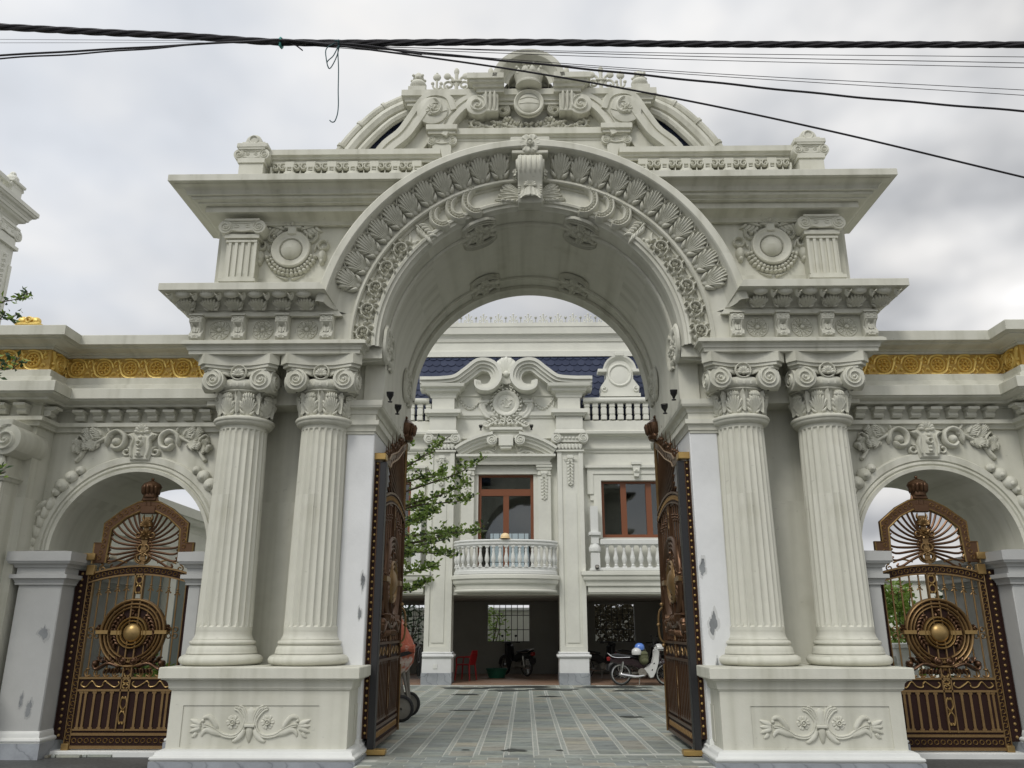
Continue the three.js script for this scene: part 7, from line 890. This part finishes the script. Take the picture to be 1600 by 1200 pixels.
{ // carved stone lantern behind the left side gate
  const l = thing('stone_lantern', 'cream carved stone lantern column standing behind the left side gate', 'lantern', [-6.72, 0, -3.2]);
  part(l, 'pedestal', [bev(-0.32, 0.32, 0, 0.30, -0.32, 0.32, 0.02), bev(-0.25, 0.25, 0.3, 0.95, -0.25, 0.25, 0.015), bev(-0.30, 0.30, 0.95, 1.05, -0.3, 0.3, 0.02)], M.stone);
  part(l, 'shaft', lathe([[0.2, 1.05], [0.24, 1.12], [0.15, 1.22], [0.13, 1.5], [0.2, 1.62], [0.26, 1.68], [0.26, 1.74], [0.12, 1.76]], 18), M.stone);
  part(l, 'lamp_house', [box(-0.17, 0.17, 1.75, 1.80, -0.17, 0.17), ...[[-1, -1], [1, -1], [-1, 1], [1, 1]].map(([a, b]) => box(a * 0.16 - 0.025, a * 0.16 + 0.025, 1.8, 2.12, b * 0.16 - 0.025, b * 0.16 + 0.025)), lathe([[0.05, 1.8], [0.09, 1.9], [0.05, 2.0]], 10)], M.stone);
  part(l, 'cap', [bev(-0.26, 0.26, 2.12, 2.18, -0.26, 0.26, 0.015), tf(lathe([[0.3, 2.18], [0.2, 2.28], [0.06, 2.4], [0.05, 2.46], [0.001, 2.54]], 4), [0, 0, 0], [0, PI / 4, 0]), ball(0.06, [0, 2.54, 0], 9, 7)], M.stone);
}
{ // garden balustrade and pale wall behind the right side gate
  const b = thing('garden_balustrade', 'white garden balustrade seen through the bars of the right side gate', 'balustrade', [7.6, 0, -4.6]);
  part(b, 'rail', bev(-2.6, 2.6, 0.92, 1.04, -0.1, 0.1, 0.015), M.whiteBase); part(b, 'plinth', bev(-2.6, 2.6, 0, 0.22, -0.12, 0.12, 0.015), M.whiteBase);
  const bl = fin(lathe([[0.05, 0.22], [0.07, 0.26], [0.04, 0.32], [0.085, 0.48], [0.06, 0.62], [0.035, 0.76], [0.06, 0.86], [0.06, 0.92]], 10)); for (let i = 0; i < 20; i++) part(b, 'baluster', bl, M.whiteBase, { p: [-2.4 + i * 0.25, 0, 0] });
  for (const x of [-1.3, 1.2]) part(b, 'post', [bev(x - 0.16, x + 0.16, 0, 1.15, -0.16, 0.16, 0.01), bev(x - 0.2, x + 0.2, 1.15, 1.23, -0.2, 0.2, 0.01)], M.whiteBase);
  const w = thing('garden_wall', 'pale plain garden wall with coping behind the right side gate', 'wall', [10, 0, -11]); part(w, 'wall_face', box(-3.4, 6, -0.1, 2.6, -0.2, 0), M.paintB); part(w, 'coping', bev(-3.5, 6.1, 2.6, 2.75, -0.3, 0.1, 0.02), M.whiteBase);
  const r = thing('rear_wall', 'pale rear boundary wall seen through the barred garage openings', 'wall', [0, 0, -22.5]); part(r, 'wall_face', box(-9, 9, -0.1, 2.15, -0.2, 0), M.paintB); part(r, 'coping', bev(-9, 9, 2.15, 2.27, -0.28, 0.08, 0.02), M.whiteBase);
}
// ---- foliage
const leafM = [mat(0.24, 0.36, 0.06, 0.5, { transmission: 0.3, thickness: 0 }), mat(0.33, 0.44, 0.10, 0.5, { transmission: 0.35, thickness: 0 }), mat(0.035, 0.075, 0.02, 0.6, { transmission: 0.2, thickness: 0 })], barkM = mat(0.10, 0.08, 0.06, 0.9, { map: metalVar });
function leaves(list, len, wid) {                              // many small folded leaves: list of [x, y, z, size factor]
  const p = [], I = []; const a = new THREE.Vector3(), b = new THREE.Vector3(), n = new THREE.Vector3();
  for (const [x, y, z, f] of list) {
    a.set(rr(-1, 1), rr(-0.35, 0.75), rr(-1, 1)).normalize(); b.set(rr(-1, 1), rr(-0.5, 0.5), rr(-1, 1)).cross(a).normalize(); n.copy(a).cross(b);
    const L = len * f * rr(0.7, 1.25), W = wid * f * rr(0.8, 1.15), k = p.length / 3, q = (u, v, w) => p.push(x + a.x * u * L + b.x * v * W + n.x * w * L, y + a.y * u * L + b.y * v * W + n.y * w * L, z + a.z * u * L + b.z * v * W + n.z * w * L);
    q(0, 0, 0); q(0.5, 0.5, 0.10); q(1, 0, -0.06); q(0.5, -0.5, 0.10); q(0.5, 0, 0.0); I.push(k, k + 4, k + 1, k + 1, k + 4, k + 2, k, k + 3, k + 4, k + 4, k + 3, k + 2);
  }
  return raw(p, I);
}
function branchTree(name, label, p, trunk, branches, len, wid, per, spread, mats, group) {
  const t = thing(name, label, 'tree', p, group), tr = part(t, 'trunk', tube(trunk, s => trunk[0][3] * (1 - 0.65 * s), { n: 18, k: 8 }), barkM), lists = mats.map(() => []);
  const limbs = [];
  for (const br of branches) {
    const P = cr(br, 20); limbs.push(tube(P.map(q => [q.x, q.y, q.z]), s => 0.028 * (1.05 - s), { k: 5 }));
    for (let i = 4; i <= 20; i++) {
      const c = P[i], tw = i < 20 ? 1 : 2;
      for (let k = 0; k < tw; k++) { const d = new THREE.Vector3(rr(-0.4, 1), rr(-0.05, 0.55), rr(-1, 1)).normalize().multiplyScalar(spread * rr(0.5, 1.3)); if (i % 2 === 0) limbs.push(tube([[c.x, c.y, c.z], [c.x + d.x, c.y + d.y, c.z + d.z]], 0.007, { k: 4 })); for (let j = 0; j < per; j++) { const f = rnd(), g = rnd() < 0.62 ? 0 : rnd() < 0.6 ? 1 : 2; lists[Math.min(g, mats.length - 1)].push([c.x + d.x * f + rr(-0.05, 0.05), c.y + d.y * f + rr(-0.03, 0.06), c.z + d.z * f + rr(-0.05, 0.05), 1]); } }
    }
  }
  part(tr, 'limbs', limbs, barkM).userData.kind = 'stuff';
  lists.forEach((l, i) => { if (l.length) part(t, 'crown', leaves(l, len, wid), mats[i], { kind: 'stuff' }); });
  return t;
}
{
  const B = [], tx = 0; // tiers of nearly level branches
  for (const [y, L, n] of [[2.1, 1.0, 3], [2.5, 1.4, 4], [3.0, 1.8, 5], [3.4, 1.6, 4], [3.8, 1.8, 5], [4.3, 1.3, 4], [4.8, 0.8, 3]]) for (let i = 0; i < n; i++) { const a = 2 * PI * (i + 0.13 + rr(-0.2, 0.2)) / n + y, l = L * rr(0.75, 1.1), up = rr(0.1, 0.42); B.push([[0, y - 0.15, 0], [l * 0.45 * cos(a), y + up * 0.15, l * 0.45 * sin(a)], [l * 0.8 * cos(a + 0.1), y + up * 0.55, l * 0.8 * sin(a + 0.1)], [l * cos(a + 0.12), y + up, l * sin(a + 0.12)]]); }
  for (const [y, l, up] of [[4.05, 1.9, 0.55], [3.75, 1.75, 0.12], [3.2, 1.9, 0.05], [4.4, 1.1, 0.6], [2.9, 1.4, -0.1]]) B.push([[0, y - 0.15, 0], [l * 0.45, y + up * 0.2, 0.2], [l * 0.8, y + up * 0.6, 0.25], [l, y + up, 0.2]]);
  branchTree('courtyard_tree', 'slender green tree with level leafy tiers behind the left gate leaf', [-2.95, 0, -6.0], [[0, 0, 0, 0.06], [0.03, 1.6, 0.02], [-0.02, 3.2, 0], [0, 5.3, 0.02]], B, 0.095, 0.058, 11, 0.24, leafM);
  const C = []; for (const [y0, x1, y1, z1] of [[5.0, 1.98, 5.40, -0.1], [4.8, 2.0, 5.05, 0.1], [4.9, 1.75, 5.2, 0.3], [4.3, 2.08, 4.44, 0], [4.2, 1.6, 4.5, -0.3], [3.3, 2.2, 3.16, 0.1], [3.4, 1.9, 3.45, -0.1], [3.2, 1.7, 3.6, 0.4], [4.0, -1.5, 4.6, 0.6], [4.6, -1.0, 5.2, -0.8], [3.4, -1.6, 3.8, -0.5], [5.2, 0.6, 6.0, 0.9], [5.2, -0.4, 6.2, -0.3]]) C.push([[0, y0 - 0.2, 0], [x1 * 0.5, lerp(y0, y1, 0.4), z1 * 0.5], [x1 * 0.8, lerp(y0, y1, 0.8), z1], [x1, y1, z1]]);
  branchTree('roadside_tree', 'dark leafy twigs of a roadside tree poking in at the left edge', [-8.25, -0.03, 0.9], [[0, 0, 0, 0.1], [0.05, 2, 0], [0, 4, 0.05], [0, 5.8, 0]], C, 0.085, 0.04, 7, 0.16, [leafM[2], leafM[0]]);
  const shrub = (name, label, p, w, h, d, n, len, wid, mt) => { const t = thing(name, label, 'shrub', p), l = [], st = []; for (let i = 0; i < n; i++) { const a = rr(0, 2 * PI), r = Math.sqrt(rnd()), y = Math.pow(rnd(), 0.7), k = 0.55 + 0.45 * sin(PI * Math.min(1, y * 0.8 + 0.2)) + 0.25 * noise.noise(a * 1.3, y * 4, p[0]); l.push([w * r * k * cos(a), 0.15 + h * y * (0.85 + 0.2 * noise.noise(a, r * 3, p[2])), d * r * k * sin(a), 1]); } for (let i = 0; i < 9; i++) { const a = i * 0.7; st.push(tube([[0.1 * cos(a), 0, 0.1 * sin(a)], [w * 0.4 * cos(a), h * 0.5, d * 0.4 * sin(a)], [w * 0.6 * cos(a), h * 0.9, d * 0.6 * sin(a)]], s => 0.03 * (1.1 - s), { n: 6, k: 5 })); } part(t, 'stems', st, barkM, { kind: 'stuff' }); part(t, 'foliage', leaves(l, len, wid), mt, { kind: 'stuff' }); return t; };
  shrub('shrub', 'large green shrub behind the bars of the right side gate, left one', [6.7, 0, -5.9], 0.8, 2.5, 0.7, 1500, 0.17, 0.08, leafM[0]);
  shrub('shrub', 'tall green shrub behind the right side gate, nearer the pier', [8.3, 0, -6.2], 0.8, 2.3, 0.7, 1400, 0.17, 0.08, leafM[2]);
  shrub('shrub', 'low shrub behind the left side gate beside the stone lantern', [-6.3, 0, -4.2], 0.5, 0.9, 0.5, 600, 0.13, 0.06, leafM[0]);
  shrub('shrub', 'bushy plant seen through the middle barred garage opening', [-1.6, 0, -21.0], 1.2, 2.4, 0.6, 330, 0.22, 0.08, leafM[0]);
  shrub('shrub', 'brownish dry bush filling the right barred garage opening', [3.2, 0, -20.8], 1.7, 2.6, 0.6, 2600, 0.22, 0.08, mat(0.10, 0.085, 0.05, 0.8));
  shrub('shrub', 'bushy plant seen through the left barred garage opening', [-4.6, 0, -21.0], 1.2, 2.7, 0.6, 420, 0.22, 0.08, leafM[2]);
}
// ---- overhead cables across the street
{
  const Z = 4.5; const line = (pts, r, name, label, m = M.cable, cat = 'cable') => { const ext = [...pts]; const a = pts[0], b = pts[1], c = pts[pts.length - 1], d = pts[pts.length - 2]; const e = (p, q, L) => { const l = Math.hypot(p[0] - q[0], p[1] - q[1]); return [p[0] + (p[0] - q[0]) / l * L, p[1] + (p[1] - q[1]) / l * L]; }; if (Math.abs(a[0]) > 3.5) ext.unshift(e(a, b, 8)); if (Math.abs(c[0]) > 3.5) ext.push(e(c, d, 8)); return ext; };
  const main = line([[-4.395, 6.195], [-3.589, 6.133], [-2.792, 6.078], [-2.052, 6.012], [-0.181, 5.988], [1.361, 5.949], [3.9, 5.91]]);
  const mt = thing('power_cable', 'thick black twisted power cable crossing the whole top of the view', 'cable', [0, 0, Z], null); const P = cr(main, 200);
  for (let s = 0; s < 4; s++) part(mt, 'cable_strand', tube(P.map(q => { const a = q.x * 8 + s * PI / 2; return [q.x, q.y + 0.015 * sin(a), 0.015 * cos(a)]; }), 0.0142, { k: 6 }), M.cable);
  part(mt, 'cable_tie', [tube(circ(0, 0, 0.034, 14, 0, 6.28).map(q => [-2.055, 6.005 + q[1] * 1.15, q[0] * 1.1]), 0.010, { k: 5 }), tube([[-2.05, 5.975, 0.03], [-2.06, 5.95, 0.03]], 0.006, { k: 5 })], M.tie);
  const one = (pts, r, label, wob = 0, dz = 0, grp) => { const c = cr(line(pts), 90); const t = solo('overhead_wire', tube(c.map((q, i) => [q.x, q.y + wob * sin(q.x * 9), Z + dz + wob * cos(q.x * 9)]), r, { k: 6 }), M.cable, label, 'wire', grp); return t; };
  one([[-4.336, 5.88], [-3.038, 5.95], [-2.052, 5.996], [-1.7, 5.965], [-1.45, 5.948], [-0.9, 5.85]], 0.0085, 'black wire rising from the left edge to the tie, upper of the lower-left pair', 0.001, 0.04);
  one([[-4.327, 5.831], [-3.292, 5.898], [-2.621, 5.957], [-2.051, 5.985]], 0.0065, 'thin twisted wire rising from the left edge to the tie, lowest of the left wires', 0.003, 0.06);
  one([[-4.365, 6.046], [-2.05, 5.998]], 0.0016, 'hair-thin wire just under the thick cable at the left, upper one', 0, 0.03); one([[-4.365, 6.02], [-2.05, 5.992]], 0.0016, 'hair-thin wire just under the thick cable at the left, lower one', 0, 0.02);
  one([[-2.0, 5.99], [-1.84, 5.972], [-0.181, 5.688], [1.113, 5.23 + 0.155], [2.267, 4.933 + 0.155], [3.674, 4.676]].map((q, i) => i === 3 ? [1.113, 5.40] : i === 4 ? [2.267, 5.095] : q), 0.0075, 'black wire sloping steeply down across the pediment to the right edge, lowest of all', 0, 0.05);
  one([[-2.0, 5.992], [-1.841, 5.985], [-0.181, 5.78], [1.133, 5.60], [2.418, 5.425], [3.783, 5.27]], 0.0085, 'black twisted wire sloping gently to the right, second lowest', 0.002, 0.03);
  one([[-1.841, 5.985], [1.14, 5.684], [3.821, 5.479]], 0.0026, 'thin wire to the right, upper of the middle pair', 0, 0.01); one([[-1.841, 5.978], [1.139, 5.672], [3.814, 5.438]], 0.0026, 'thin wire to the right, lower of the middle pair', 0, 0.0);
  one([[-1.842, 5.997], [1.15, 5.847], [3.87, 5.746]], 0.003, 'thin wire to the right, upper of the pair below the thick cable', 0, -0.01); one([[-1.842, 5.991], [1.149, 5.823], [3.864, 5.71]], 0.0026, 'thin wire to the right, lower of the pair below the thick cable', 0, -0.02);
  one([[-1.843, 6.003], [1.153, 5.89], [3.884, 5.819]], 0.0026, 'thin wire to the right, closest beneath the thick cable', 0, -0.03);
  const lp = thing('wire_loop', 'loose green wire knotted in a loop and hanging free below the cables', 'wire', [-1.60, 5.95, Z + 0.06]);
  part(lp, 'loop', tube([[0.0, 0.0, 0], [-0.06, -0.06, 0.01], [-0.055, -0.16, 0.02], [-0.03, -0.245, 0.0], [0.02, -0.12, -0.01], [0.035, -0.02, 0], [0.0, -0.14, 0.02], [-0.045, -0.20, 0.02], [-0.03, -0.25, 0.01]], 0.0045, { n: 50, k: 5 }), M.wireGreen);
  part(lp, 'tail', tube([[0.03, 0.02, 0], [0.03, -0.08, 0], [0.045, -0.25, 0], [0.055, -0.45, 0], [0.065, -0.60, 0], [0.06, -0.68, 0], [0.04, -0.735, 0], [0.02, -0.735, 0], [0.005, -0.72, 0]], 0.0045, { n: 40, k: 5 }), M.wireGreen);
  part(lp, 'knot', [tube(circ(0, 0, 0.022, 12, 0, 6.28).map(q => [0.028 + q[0] * 0.3, 0.0 + q[1], q[0]]), 0.006, { k: 5 }), tube([[0.0, 0.015, 0.01], [0.04, 0.0, 0.015]], 0.006, { k: 5 })], M.wireGreen);
  solo('wire_stub', tube([[-1.98, 5.985, Z + 0.03], [-1.93, 5.96, Z + 0.03], [-1.865, 5.905, Z + 0.03]], 0.0055, { n: 8, k: 5 }), M.cable, 'short cut wire end sticking down to the right of the cable tie', 'wire');
}
renderer.render(scene, camera);
